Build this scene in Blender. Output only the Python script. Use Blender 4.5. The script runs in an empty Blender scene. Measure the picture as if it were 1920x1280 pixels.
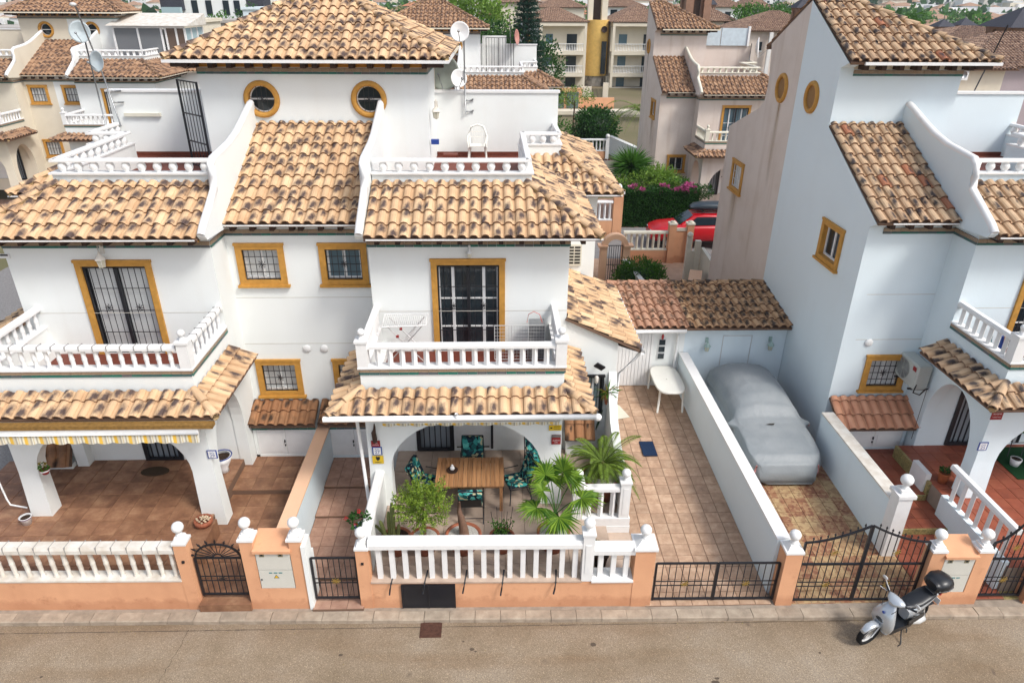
import bpy, bmesh, math, random
from mathutils import Vector, Matrix, noise
R=math.radians; PI=math.pi
rng=random.Random(7)
S=bpy.context.scene
COL=S.collection
# ---------------------------------------------------------------- camera
cam=bpy.data.cameras.new('camera'); camo=bpy.data.objects.new('camera',cam); COL.objects.link(camo)
cam.sensor_width=36; cam.lens=1295/1920*36; cam.clip_end=6000
def cam_matrix():
    p,r,y=R(26.3658),R(.3607),R(-1.6862)
    A=Matrix(((1,0,0),(0,0,-1),(0,1,0)))
    Yw=Matrix(((math.cos(y),math.sin(y),0),(-math.sin(y),math.cos(y),0),(0,0,1)))
    P=Matrix(((1,0,0),(0,math.cos(p),-math.sin(p)),(0,math.sin(p),math.cos(p))))
    Ro=Matrix(((math.cos(r),-math.sin(r),0),(math.sin(r),math.cos(r),0),(0,0,1)))
    M=Ro@P@A@Yw
    return Matrix((M[0],-M[1],-M[2])).transposed()
camo.matrix_world=Matrix.Translation((0,0,11))@cam_matrix().to_4x4()
S.camera=camo
# ---------------------------------------------------------------- daylight
W=bpy.data.worlds.new('World'); S.world=W; W.use_nodes=True
wn=W.node_tree; wn.nodes.clear()
wo=wn.nodes.new('ShaderNodeOutputWorld'); wb=wn.nodes.new('ShaderNodeBackground'); sk=wn.nodes.new('ShaderNodeTexSky')
SUN_EL,SUN_AZ=R(50),R(128)      # azimuth measured clockwise from +Y
sk.sky_type='NISHITA'; sk.sun_disc=False; sk.sun_elevation=SUN_EL; sk.sun_rotation=SUN_AZ
sk.air_density=1.0; sk.dust_density=3.0; sk.ozone_density=1.0; sk.altitude=0
hs=wn.nodes.new('ShaderNodeHueSaturation'); hs.inputs['Saturation'].default_value=.60
wn.links.new(sk.outputs[0],hs.inputs['Color']); wn.links.new(hs.outputs[0],wb.inputs[0]); wn.links.new(wb.outputs[0],wo.inputs[0])
wb.inputs[1].default_value=.12
sun=bpy.data.lights.new('sun','SUN'); suno=bpy.data.objects.new('sun',sun); COL.objects.link(suno)
sun.energy=1.5; sun.angle=R(13); sun.color=(1,.965,.91)
sd=Vector((math.sin(SUN_AZ)*math.cos(SUN_EL),math.cos(SUN_AZ)*math.cos(SUN_EL),math.sin(SUN_EL)))
suno.rotation_euler=sd.to_track_quat('Z','Y').to_euler()
S.view_settings.view_transform='Standard'; S.view_settings.look='None'; S.view_settings.exposure=.86; S.view_settings.gamma=1
S.cycles.max_bounces=6; S.cycles.diffuse_bounces=3
# ---------------------------------------------------------------- materials
MAT={}
def newmat(name,rough=.7,spec=.3,metal=0):
    m=MAT.get(name) or bpy.data.materials.new(name); m.use_nodes=True; nt=m.node_tree
    b=nt.nodes['Principled BSDF']; b.inputs['Roughness'].default_value=rough
    b.inputs['Specular IOR Level'].default_value=spec; b.inputs['Metallic'].default_value=metal
    MAT[name]=m; return m,nt,b
def N(nt,t,**k):
    n=nt.nodes.new(t)
    for a,v in k.items():
        if a.startswith('i_'):
            key=a[2:].replace('_',' '); n.inputs[int(key) if key.isdigit() else key].default_value=v
        else: setattr(n,a,v)
    return n
def L(nt,a,b): nt.links.new(a,b)
def ramp(nt,stops,fac=None,interp='LINEAR'):
    n=nt.nodes.new('ShaderNodeValToRGB'); cr=n.color_ramp; cr.interpolation=interp
    while len(cr.elements)<len(stops): cr.elements.new(.5)
    for e,(p,c) in zip(cr.elements,stops):
        e.position=p; e.color=(*c,1) if len(c)==3 else c
    if fac is not None: L(nt,fac,n.inputs[0])
    return n
def mix(nt,f,a,b,mode='MIX'):
    n=nt.nodes.new('ShaderNodeMix'); n.data_type='RGBA'; n.blend_type=mode
    for i,v in ((0,f),(6,a),(7,b)):
        if hasattr(v,'is_linked') or hasattr(v,'links'): L(nt,v,n.inputs[i])
        else: n.inputs[i].default_value=v if i==0 else ((*v,1) if len(v)==3 else v)
    return n.outputs[2]
def math_(nt,op,a,b=None,clamp=False):
    n=nt.nodes.new('ShaderNodeMath'); n.operation=op; n.use_clamp=clamp
    for i,v in ((0,a),(1,b)):
        if v is None: continue
        if hasattr(v,'links'): L(nt,v,n.inputs[i])
        else: n.inputs[i].default_value=v
    return n.outputs[0]
def geo(nt): return N(nt,'ShaderNodeNewGeometry').outputs['Position']
def simple(name,col,rough=.6,spec=.3,metal=0,var=.12,scale=6,bump=0,bscale=80,col2=None,objrand=0):
    m,nt,b=newmat(name,rough,spec,metal)
    p=geo(nt); n=N(nt,'ShaderNodeTexNoise',i_Scale=scale,i_Detail=5.0); L(nt,p,n.inputs['Vector'])
    c2=col2 or tuple(c*(1-var) for c in col)
    r=ramp(nt,[(.3,c2),(.7,col)],n.outputs[0]); out=r.outputs[0]
    if objrand:
        oi=N(nt,'ShaderNodeObjectInfo'); v=math_(nt,'MULTIPLY_ADD',oi.outputs['Random'],objrand); v.node.inputs[2].default_value=1-objrand/2
        h=N(nt,'ShaderNodeHueSaturation'); L(nt,v,h.inputs['Value']); L(nt,out,h.inputs['Color']); out=h.outputs[0]
    L(nt,out,b.inputs['Base Color'])
    if bump:
        n2=N(nt,'ShaderNodeTexNoise',i_Scale=bscale,i_Detail=4.0); L(nt,p,n2.inputs['Vector'])
        bp=N(nt,'ShaderNodeBump',i_Strength=bump,i_Distance=.01); L(nt,n2.outputs[0],bp.inputs['Height']); L(nt,bp.outputs[0],b.inputs['Normal'])
    return m
def stucco(name,col,dirt,amount=.25,streak=.3,splash=0):
    m,nt,b=newmat(name,.85,.15); p=geo(nt)
    n=N(nt,'ShaderNodeTexNoise',i_Scale=.9,i_Detail=6.0,i_Roughness=.6); L(nt,p,n.inputs['Vector'])
    r=ramp(nt,[(.42,(0,0,0)),(.8,(1,1,1))],n.outputs[0])
    mp=N(nt,'ShaderNodeMapping'); mp.inputs['Scale'].default_value=(2.6,2.6,.22); L(nt,p,mp.inputs[0])
    n2=N(nt,'ShaderNodeTexNoise',i_Scale=1.0,i_Detail=4.0); L(nt,mp.outputs[0],n2.inputs['Vector'])
    r2=ramp(nt,[(.55,(0,0,0)),(.78,(1,1,1))],n2.outputs[0])
    f1=math_(nt,'MULTIPLY',r.outputs[0],amount); f2=math_(nt,'MULTIPLY',r2.outputs[0],streak); f=math_(nt,'ADD',f1,f2,True)
    if splash:
        sz=N(nt,'ShaderNodeSeparateXYZ'); L(nt,p,sz.inputs[0]); n5=N(nt,'ShaderNodeTexNoise',i_Scale=3.0,i_Detail=6.0,i_Roughness=.7); L(nt,p,n5.inputs['Vector'])
        hgt=math_(nt,'ADD',sz.outputs[2],math_(nt,'MULTIPLY',n5.outputs[0],-.55)); rs=ramp(nt,[(0,(1,1,1)),(.12,(0,0,0))],hgt); n6=ramp(nt,[(.60,(0,0,0)),(.66,(1,1,1))],n5.outputs[0])
        f=math_(nt,'ADD',f,math_(nt,'ADD',math_(nt,'MULTIPLY',rs.outputs[0],splash),math_(nt,'MULTIPLY',n6.outputs[0],splash*.45)),True)
    L(nt,mix(nt,f,col,dirt),b.inputs['Base Color'])
    n3=N(nt,'ShaderNodeTexNoise',i_Scale=45.0,i_Detail=5.0); L(nt,p,n3.inputs['Vector'])
    bp=N(nt,'ShaderNodeBump',i_Strength=.25,i_Distance=.01); L(nt,n3.outputs[0],bp.inputs['Height']); L(nt,bp.outputs[0],b.inputs['Normal'])
    return m
stucco('white_stucco',(.79,.815,.80),(.60,.57,.50),.16,.13)
stucco('cool_shade_stucco',(.70,.79,.83),(.58,.62,.63),.16,.12)  # white house walls in shade; the bluish shade is put into the colour
stucco('cream_stucco',(.70,.64,.52),(.5,.42,.32),.25,.15)
stucco('beige_stucco',(.68,.60,.54),(.44,.33,.25),.35,.42)
stucco('peach_stucco',(.70,.375,.215),(.47,.22,.12),.5,.25,.55)
stucco('pale_peach_stucco',(.78,.50,.33),(.6,.34,.2),.3,.1)
stucco('grey_wall',(.42,.39,.36),(.3,.26,.23),.3,.3)
simple('white_paint',(.80,.80,.79),.45,.4,var=.06)
simple('aged_white_paint',(.74,.72,.67),.5,.3,col2=(.56,.50,.42),scale=4)
simple('joint_grey',(.3,.29,.28),.9)
simple('yellow_trim',(.56,.285,.06),.6,.25,var=.22,scale=9)
simple('yellow_tower',(.74,.48,.14),.7,.2,var=.15,scale=3)
simple('iron_black',(.012,.013,.018),.4,.5,var=.3)
simple('gold_paint',(.45,.30,.07),.4,.5,metal=.5)
simple('dark_brown_wood',(.06,.032,.022),.6,.3,var=.4)
simple('white_plastic',(.78,.77,.71),.35,.5,var=.05)
simple('cream_plastic',(.70,.67,.56),.5,.4,var=.08)
simple('grey_metal',(.33,.34,.35),.35,.5,metal=.7,var=.25)
simple('light_metal',(.58,.58,.57),.4,.5,var=.1)
simple('terracotta_pot',(.36,.12,.065),.7,.25,var=.3,scale=14)
simple('white_gravel',(.62,.6,.55),.9,.1,col2=(.2,.19,.17),scale=60,bump=.8,bscale=90)
simple('soil',(.06,.04,.03),.95,.1,var=.5,scale=30,bump=.6)
simple('blue_paint',(.03,.07,.30),.4,.4)
simple('red_paint',(.40,.03,.03),.5,.4)
simple('sign_red',(.30,.03,.03),.5,.3); simple('sign_yellow',(.75,.50,.03),.5,.3); simple('sign_black',(.02,.02,.02),.5,.3)
simple('sign_white',(.8,.8,.8),.4,.3); simple('blue_mat',(.02,.04,.09),.95,.1,scale=50,var=.4)
simple('meter_door',(.62,.61,.55),.45,.4,var=.06)
simple('cover_red',(.6,.12,.09),.6)
def glassy(name,col,rough=.08):
    m,nt,b=newmat(name,rough,.6); b.inputs['Base Color'].default_value=(*col,1); return m
glassy('dark_glass',(.018,.028,.035)); glassy('blue_glass',(.10,.17,.21)); glassy('car_glass',(.01,.02,.03),.04); glassy('pale_glass',(.35,.47,.5),.15)
def blinds():
    m,nt,b=newmat('white_blinds',.55,.3); p=geo(nt)
    s=N(nt,'ShaderNodeSeparateXYZ'); L(nt,p,s.inputs[0]); w=math_(nt,'FRACT',math_(nt,'MULTIPLY',s.outputs[2],20.0))
    r=ramp(nt,[(0,(.26,.28,.3)),(.14,(.62,.64,.64)),(1,(.7,.71,.7))],w); L(nt,r.outputs[0],b.inputs['Base Color'])
    bp=N(nt,'ShaderNodeBump',i_Strength=.6,i_Distance=.01); L(nt,w,bp.inputs['Height']); L(nt,bp.outputs[0],b.inputs['Normal'])
blinds()
def rooftile(name,cream,cream2,dark,prob,red=None,size=1.0,dirt=0.0,bigdark=0.0):
    m,nt,b=newmat(name,.8,.2)
    uv=N(nt,'ShaderNodeUVMap'); uv.uv_map='UVMap'; at=N(nt,'ShaderNodeAttribute',attribute_name='rnd')
    oi=N(nt,'ShaderNodeObjectInfo'); rr=math_(nt,'ADD',oi.outputs['Random'],at.outputs['Fac'])
    w1=N(nt,'ShaderNodeTexWhiteNoise',noise_dimensions='1D'); L(nt,math_(nt,'MULTIPLY',rr,917.3),w1.inputs['W'])
    w2=N(nt,'ShaderNodeTexWhiteNoise',noise_dimensions='1D'); L(nt,math_(nt,'MULTIPLY',rr,413.7),w2.inputs['W'])
    s1=N(nt,'ShaderNodeSeparateColor'); L(nt,w1.outputs['Color'],s1.inputs[0]); s2=N(nt,'ShaderNodeSeparateColor'); L(nt,w2.outputs['Color'],s2.inputs[0])
    su=N(nt,'ShaderNodeSeparateXYZ'); L(nt,uv.outputs[0],su.inputs[0]); U,V=su.outputs[0],su.outputs[1]
    cv=N(nt,'ShaderNodeCombineXYZ'); L(nt,U,cv.inputs[0]); L(nt,V,cv.inputs[1]); L(nt,math_(nt,'MULTIPLY',rr,57.0),cv.inputs[2])
    nz=N(nt,'ShaderNodeTexNoise',i_Scale=3.2,i_Detail=5.0,i_Roughness=.65); L(nt,cv.outputs[0],nz.inputs['Vector'])
    nn=math_(nt,'SUBTRACT',nz.outputs[0],.5)
    def blob(ru,rv,rp,p,au,av):
        cu=math_(nt,'MULTIPLY_ADD',ru,.55); cu.node.inputs[2].default_value=.12
        cvv=math_(nt,'MULTIPLY_ADD',rv,.8); cvv.node.inputs[2].default_value=.1
        du=math_(nt,'SUBTRACT',U,cu); dv=math_(nt,'SUBTRACT',V,cvv)
        sh=math_(nt,'ADD',du,math_(nt,'MULTIPLY',dv,-.28))
        q=math_(nt,'SQRT',math_(nt,'ADD',math_(nt,'POWER',math_(nt,'MULTIPLY',sh,au),2.0),math_(nt,'POWER',math_(nt,'MULTIPLY',dv,av),2.0)))
        q=math_(nt,'ADD',q,math_(nt,'MULTIPLY',nn,1.5))
        r=ramp(nt,[(.30,(1,1,1)),(1.0,(0,0,0))],q)
        on=math_(nt,'LESS_THAN',rp,p)
        return math_(nt,'MULTIPLY',r.outputs[0],on)
    d1=blob(s1.outputs[0],s1.outputs[1],s1.outputs[2],prob,3.6/size,2.5/size)
    d2=blob(s2.outputs[0],s2.outputs[1],s1.outputs[0],prob*.45,5.0/size,3.6/size)
    d=math_(nt,'MAXIMUM',d1,d2)
    base=mix(nt,s2.outputs[2],cream,cream2)
    nz2=N(nt,'ShaderNodeTexNoise',i_Scale=2.5,i_Detail=6.0); L(nt,geo(nt),nz2.inputs['Vector'])
    warm=ramp(nt,[(.35,tuple(c*.72 for c in cream2)),(.65,(1,1,1))],nz2.outputs[0])
    base=mix(nt,.32,base,warm.outputs[0],'MULTIPLY')
    if red:
        base=mix(nt,math_(nt,'LESS_THAN',s2.outputs[1],red[1]),base,red[0])
    if dirt:
        dn=ramp(nt,[(.45,(0,0,0)),(.62,(1,1,1))],nz2.outputs[0])
        base=mix(nt,math_(nt,'MULTIPLY',dn.outputs[0],dirt),base,dark)
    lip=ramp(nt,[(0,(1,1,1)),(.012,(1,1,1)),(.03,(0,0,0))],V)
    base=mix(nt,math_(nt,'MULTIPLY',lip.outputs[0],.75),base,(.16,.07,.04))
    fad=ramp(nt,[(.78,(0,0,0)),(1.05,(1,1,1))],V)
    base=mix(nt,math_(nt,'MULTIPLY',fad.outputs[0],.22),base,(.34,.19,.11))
    # valley shading is put into the colour of every tile
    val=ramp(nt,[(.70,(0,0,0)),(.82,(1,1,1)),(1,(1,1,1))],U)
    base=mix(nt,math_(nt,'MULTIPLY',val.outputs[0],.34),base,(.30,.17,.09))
    out=mix(nt,math_(nt,'MULTIPLY',d,.93),base,dark)
    L(nt,out,b.inputs['Base Color'])
    bp=N(nt,'ShaderNodeBump',i_Strength=.3,i_Distance=.01); n3=N(nt,'ShaderNodeTexNoise',i_Scale=60.0,i_Detail=4.0); L(nt,geo(nt),n3.inputs['Vector'])
    L(nt,n3.outputs[0],bp.inputs['Height']); L(nt,bp.outputs[0],b.inputs['Normal'])
DK=(.055,.04,.045)
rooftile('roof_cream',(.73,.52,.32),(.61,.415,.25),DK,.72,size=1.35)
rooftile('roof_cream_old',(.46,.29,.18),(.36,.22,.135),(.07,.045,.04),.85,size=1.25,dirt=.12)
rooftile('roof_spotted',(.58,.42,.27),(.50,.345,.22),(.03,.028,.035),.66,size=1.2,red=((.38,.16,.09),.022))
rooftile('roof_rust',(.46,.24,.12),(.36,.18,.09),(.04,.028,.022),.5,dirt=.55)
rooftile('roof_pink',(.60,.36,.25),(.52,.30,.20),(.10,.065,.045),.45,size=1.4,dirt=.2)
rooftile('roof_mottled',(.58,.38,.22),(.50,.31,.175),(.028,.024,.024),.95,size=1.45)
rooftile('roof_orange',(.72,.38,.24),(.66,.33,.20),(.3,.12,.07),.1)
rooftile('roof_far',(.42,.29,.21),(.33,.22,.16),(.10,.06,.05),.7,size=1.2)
simple('far_roof_plain',(.46,.30,.20),.85,.1,col2=(.24,.14,.10),scale=4)
simple('slate_roof',(.06,.06,.075),.7,.2,var=.3)
def paving(name,cols,grout=None,rough=.5,scale=2.2,spec=.35):
    m,nt,b=newmat(name,rough,spec); p=geo(nt)
    oi=N(nt,'ShaderNodeObjectInfo'); w=N(nt,'ShaderNodeTexWhiteNoise',noise_dimensions='1D'); L(nt,math_(nt,'MULTIPLY',oi.outputs['Random'],731.0),w.inputs['W'])
    off=N(nt,'ShaderNodeVectorMath',operation='MULTIPLY_ADD'); L(nt,w.outputs['Color'],off.inputs[0]); off.inputs[1].default_value=(9,9,9); L(nt,p,off.inputs[2])
    n=N(nt,'ShaderNodeTexNoise',i_Scale=scale,i_Detail=6.0,i_Roughness=.65); L(nt,off.outputs[0],n.inputs['Vector'])
    r=ramp(nt,[(.3,cols[0]),(.5,cols[1]),(.7,cols[2])],n.outputs[0])
    h=N(nt,'ShaderNodeHueSaturation'); v=math_(nt,'MULTIPLY_ADD',w.outputs['Value'],.22); v.node.inputs[2].default_value=.89; L(nt,v,h.inputs['Value']); L(nt,r.outputs[0],h.inputs['Color'])
    L(nt,h.outputs[0],b.inputs['Base Color'])
    bp=N(nt,'ShaderNodeBump',i_Strength=.2,i_Distance=.01); L(nt,n.outputs[0],bp.inputs['Height']); L(nt,bp.outputs[0],b.inputs['Normal'])
paving('slate_tile',[(.15,.07,.04),(.25,.125,.07),(.37,.21,.12)],scale=2.6)
paving('sand_tile',[(.36,.27,.21),(.44,.34,.27),(.50,.39,.31)],scale=2)
paving('rose_tile',[(.33,.208,.138),(.44,.29,.195),(.54,.385,.272)],scale=5)
paving('path_tile',[(.27,.15,.10),(.36,.21,.15),(.44,.28,.2)],scale=5)
paving('red_tile',[(.20,.055,.032),(.27,.075,.042),(.31,.10,.055)],scale=3)
paving('kerb_stone',[(.26,.21,.16),(.34,.275,.21),(.42,.35,.27)],scale=5,rough=.85)
simple('grout',(.18,.11,.075),.9); simple('pale_grout',(.30,.24,.19),.9)
def patterned():
    m,nt,b=newmat('patterned_tile',.5,.35); p=geo(nt)
    oi=N(nt,'ShaderNodeObjectInfo'); w=N(nt,'ShaderNodeTexWhiteNoise',noise_dimensions='1D'); L(nt,math_(nt,'MULTIPLY',oi.outputs['Random'],731.0),w.inputs['W'])
    vo=N(nt,'ShaderNodeTexVoronoi',i_Scale=14.0); L(nt,p,vo.inputs['Vector'])
    r=ramp(nt,[(.2,(.15,.055,.03)),(.45,(.28,.15,.075)),(.7,(.42,.29,.15))],vo.outputs['Color'])
    ck=N(nt,'ShaderNodeTexChecker',i_Scale=1.6); ck.inputs[1].default_value=(.30,.13,.075,1); ck.inputs[2].default_value=(.46,.32,.17,1); zf=N(nt,'ShaderNodeVectorMath',operation='MULTIPLY'); zf.inputs[1].default_value=(1,1,0); L(nt,p,zf.inputs[0]); L(nt,zf.outputs[0],ck.inputs[0]); r2=ck
    L(nt,mix(nt,.45,r.outputs[0],r2.outputs[0]),b.inputs['Base Color'])
patterned()
def asphalt():
    m,nt,b=newmat('tan_asphalt',.9,.15); p=geo(nt)
    n1=N(nt,'ShaderNodeTexNoise',i_Scale=.55,i_Detail=6.0,i_Roughness=.6); L(nt,p,n1.inputs['Vector'])
    mp=N(nt,'ShaderNodeMapping'); mp.inputs['Scale'].default_value=(.35,2.2,1); L(nt,p,mp.inputs[0])
    n2=N(nt,'ShaderNodeTexNoise',i_Scale=.8,i_Detail=5.0); L(nt,mp.outputs[0],n2.inputs['Vector'])
    base=ramp(nt,[(.3,(.20,.152,.10)),(.5,(.26,.205,.145)),(.72,(.31,.26,.20))],n1.outputs[0])
    damp=ramp(nt,[(.52,(0,0,0)),(.72,(1,1,1))],n2.outputs[0])
    c=mix(nt,math_(nt,'MULTIPLY',damp.outputs[0],.5),base.outputs[0],(.19,.125,.072))
    v=N(nt,'ShaderNodeTexVoronoi',i_Scale=95.0); L(nt,p,v.inputs['Vector'])
    g=ramp(nt,[(0,(.62,.58,.54)),(.12,(.5,.5,.5)),(.5,(.44,.44,.44)),(1,(.36,.35,.34))],v.outputs['Distance'])
    vs=N(nt,'ShaderNodeSeparateColor'); L(nt,v.outputs['Color'],vs.inputs[0])
    g2=ramp(nt,[(0,(.30,.28,.27)),(.5,(.5,.5,.5)),(.9,(.62,.61,.60)),(1,(1,.98,.94))],vs.outputs[0])
    c=mix(nt,.72,c,g2.outputs[0],'OVERLAY')
    n3=N(nt,'ShaderNodeTexNoise',i_Scale=1.7,i_Detail=2.0,i_Distortion=.4); L(nt,p,n3.inputs['Vector'])
    st=ramp(nt,[(.24,(1,1,1)),(.29,(0,0,0))],n3.outputs[0])
    c=mix(nt,math_(nt,'MULTIPLY',st.outputs[0],.55),c,(.10,.075,.06))
    sy=N(nt,'ShaderNodeSeparateXYZ'); L(nt,p,sy.inputs[0]); ky=math_(nt,'ADD',sy.outputs[1],math_(nt,'MULTIPLY',n2.outputs[0],.5)); kr=ramp(nt,[(.0,(0,0,0)),(1,(1,1,1))],math_(nt,'MULTIPLY',math_(nt,'SUBTRACT',ky,9.35),1.1,True))
    c=mix(nt,math_(nt,'MULTIPLY',kr.outputs[0],.30),c,(.16,.10,.065))
    L(nt,c,b.inputs['Base Color'])
    bp=N(nt,'ShaderNodeBump',i_Strength=.25,i_Distance=.006); L(nt,v.outputs['Distance'],bp.inputs['Height']); L(nt,bp.outputs[0],b.inputs['Normal'])
asphalt()
def ceramic(name,dark):
    m,nt,b=newmat(name,.35,.4); uv=N(nt,'ShaderNodeUVMap'); uv.uv_map='UVMap'
    if dark:
        at=N(nt,'ShaderNodeAttribute',attribute_name='rnd'); w=N(nt,'ShaderNodeTexWhiteNoise',noise_dimensions='1D'); L(nt,at.outputs['Fac'],w.inputs['W'])
        r=ramp(nt,[(0,(.02,.16,.12)),(.6,(.05,.12,.12)),(1,(.12,.12,.13))],w.outputs['Value']); L(nt,r.outputs[0],b.inputs['Base Color'])
    else:
        mp=N(nt,'ShaderNodeMapping'); mp.inputs['Scale'].default_value=(1,1,1); L(nt,uv.outputs[0],mp.inputs[0])
        wv=N(nt,'ShaderNodeTexWave',wave_type='RINGS',i_Scale=1.6,i_Distortion=3.0,i_Detail=1.0); L(nt,mp.outputs[0],wv.inputs['Vector'])
        r=ramp(nt,[(.2,(.13,.06,.04)),(.42,(.62,.52,.38)),(.62,(.10,.13,.07)),(.8,(.66,.56,.42)),(.95,(.30,.15,.07))],wv.outputs[0]); L(nt,r.outputs[0],b.inputs['Base Color'])
ceramic('ceramic_pattern',False); ceramic('ceramic_green',True)
def leafmat(name,c1,c2,rough=.5,scale=3.0):
    m,nt,b=newmat(name,rough,.35); at=N(nt,'ShaderNodeAttribute',attribute_name='rnd')
    n=N(nt,'ShaderNodeTexNoise',i_Scale=scale,i_Detail=3.0); L(nt,geo(nt),n.inputs['Vector'])
    f=math_(nt,'ADD',math_(nt,'MULTIPLY',at.outputs['Fac'],.6),math_(nt,'MULTIPLY',n.outputs[0],.4))
    r=ramp(nt,[(.2,c1),(.75,c2)],f); L(nt,r.outputs[0],b.inputs['Base Color'])
    b.inputs['Subsurface Weight'].default_value=0
    tr=N(nt,'ShaderNodeBsdfTranslucent'); L(nt,r.outputs[0],tr.inputs[0]); ms=N(nt,'ShaderNodeMixShader',i_0=.3)
    L(nt,b.outputs[0],ms.inputs[1]); L(nt,tr.outputs[0],ms.inputs[2]); L(nt,ms.outputs[0],nt.nodes['Material Output'].inputs[0])
leafmat('leaf_dark',(.013,.045,.010),(.05,.15,.025)); leafmat('leaf_mid',(.025,.085,.012),(.10,.25,.03)); leafmat('leaf_bright',(.07,.15,.02),(.22,.36,.05))
leafmat('leaf_olive',(.07,.13,.015),(.30,.42,.05)); leafmat('leaf_fan',(.035,.12,.01),(.24,.38,.035)); leafmat('leaf_sago',(.06,.10,.01),(.20,.30,.04)); leafmat('leaf_conifer',(.008,.028,.016),(.02,.07,.04)); leafmat('flower_pink',(.35,.05,.16),(.55,.12,.3)); leafmat('flower_red',(.4,.01,.02),(.6,.03,.05))
leafmat('leaf_yellow',(.2,.14,.03),(.35,.28,.06)); leafmat('leaf_agave',(.05,.09,.05),(.16,.2,.09))
simple('bark',(.16,.10,.065),.9,.1,var=.5,scale=25,bump=.7); simple('palm_bark',(.13,.08,.045),.9,.1,var=.6,scale=40,bump=.8); simple('euphorbia',(.22,.13,.09),.85,.1,var=.3,scale=30,bump=.5)
simple('cactus_green',(.13,.15,.05),.7,.2,var=.3,scale=12)
def teak():
    m,nt,b=newmat('teak',.45,.35); p=geo(nt); mp=N(nt,'ShaderNodeMapping'); mp.inputs['Scale'].default_value=(30,1.5,30); L(nt,p,mp.inputs[0])
    n=N(nt,'ShaderNodeTexNoise',i_Scale=1.0,i_Detail=5.0); L(nt,mp.outputs[0],n.inputs['Vector']); r=ramp(nt,[(.3,(.28,.13,.055)),(.7,(.46,.24,.11))],n.outputs[0])
    oi=N(nt,'ShaderNodeObjectInfo'); h=N(nt,'ShaderNodeHueSaturation'); v=math_(nt,'MULTIPLY_ADD',oi.outputs['Random'],.35); v.node.inputs[2].default_value=.82; L(nt,v,h.inputs['Value']); L(nt,r.outputs[0],h.inputs['Color']); L(nt,h.outputs[0],b.inputs['Base Color'])
teak()
def tropical():
    m,nt,b=newmat('leaf_print_fabric',.85,.1); p=geo(nt)
    n=N(nt,'ShaderNodeTexNoise',i_Scale=5.0,i_Detail=2.0); L(nt,p,n.inputs['Vector'])
    ad=N(nt,'ShaderNodeVectorMath',operation='MULTIPLY_ADD'); L(nt,n.outputs['Color'],ad.inputs[0]); ad.inputs[1].default_value=(.25,.25,.25); L(nt,p,ad.inputs[2])
    v=N(nt,'ShaderNodeTexVoronoi',i_Scale=13.0); L(nt,ad.outputs[0],v.inputs['Vector']); s=N(nt,'ShaderNodeSeparateColor'); L(nt,v.outputs['Color'],s.inputs[0])
    r=ramp(nt,[(0,(.01,.02,.03)),(.3,(.015,.10,.10)),(.5,(.04,.25,.23)),(.68,(.02,.05,.07)),(.8,(.45,.42,.26)),(.92,(.10,.40,.36))],s.outputs[0],'CONSTANT')
    ln=ramp(nt,[(0,(1,1,1)),(.05,(.7,.7,.7)),(.2,(1,1,1))],v.outputs['Distance'])
    L(nt,mix(nt,.6,r.outputs[0],ln.outputs[0],'MULTIPLY'),b.inputs['Base Color'])
tropical()
def awning():
    m,nt,b=newmat('striped_fabric',.9,.1); p=geo(nt); s=N(nt,'ShaderNodeSeparateXYZ'); L(nt,p,s.inputs[0])
    w=math_(nt,'FRACT',math_(nt,'MULTIPLY',s.outputs[0],3.45))
    r=ramp(nt,[(0,(.74,.46,.08)),(.22,(.62,.56,.42)),(.38,(.42,.38,.31)),(.50,(.75,.72,.6)),(.58,(.62,.5,.28)),(.64,(.75,.72,.62)),(.78,(.44,.40,.33)),(.88,(.75,.70,.5))],w,'CONSTANT'); L(nt,r.outputs[0],b.inputs['Base Color'])
awning()
def stone():
    m,nt,b=newmat('rubble_stone',.9,.1); v=N(nt,'ShaderNodeTexVoronoi',i_Scale=2.2); L(nt,geo(nt),v.inputs['Vector'])
    s=N(nt,'ShaderNodeSeparateColor'); L(nt,v.outputs['Color'],s.inputs[0]); r=ramp(nt,[(0,(.12,.11,.10)),(1,(.42,.38,.32))],s.outputs[0]); L(nt,r.outputs[0],b.inputs['Base Color'])
stone()
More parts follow.
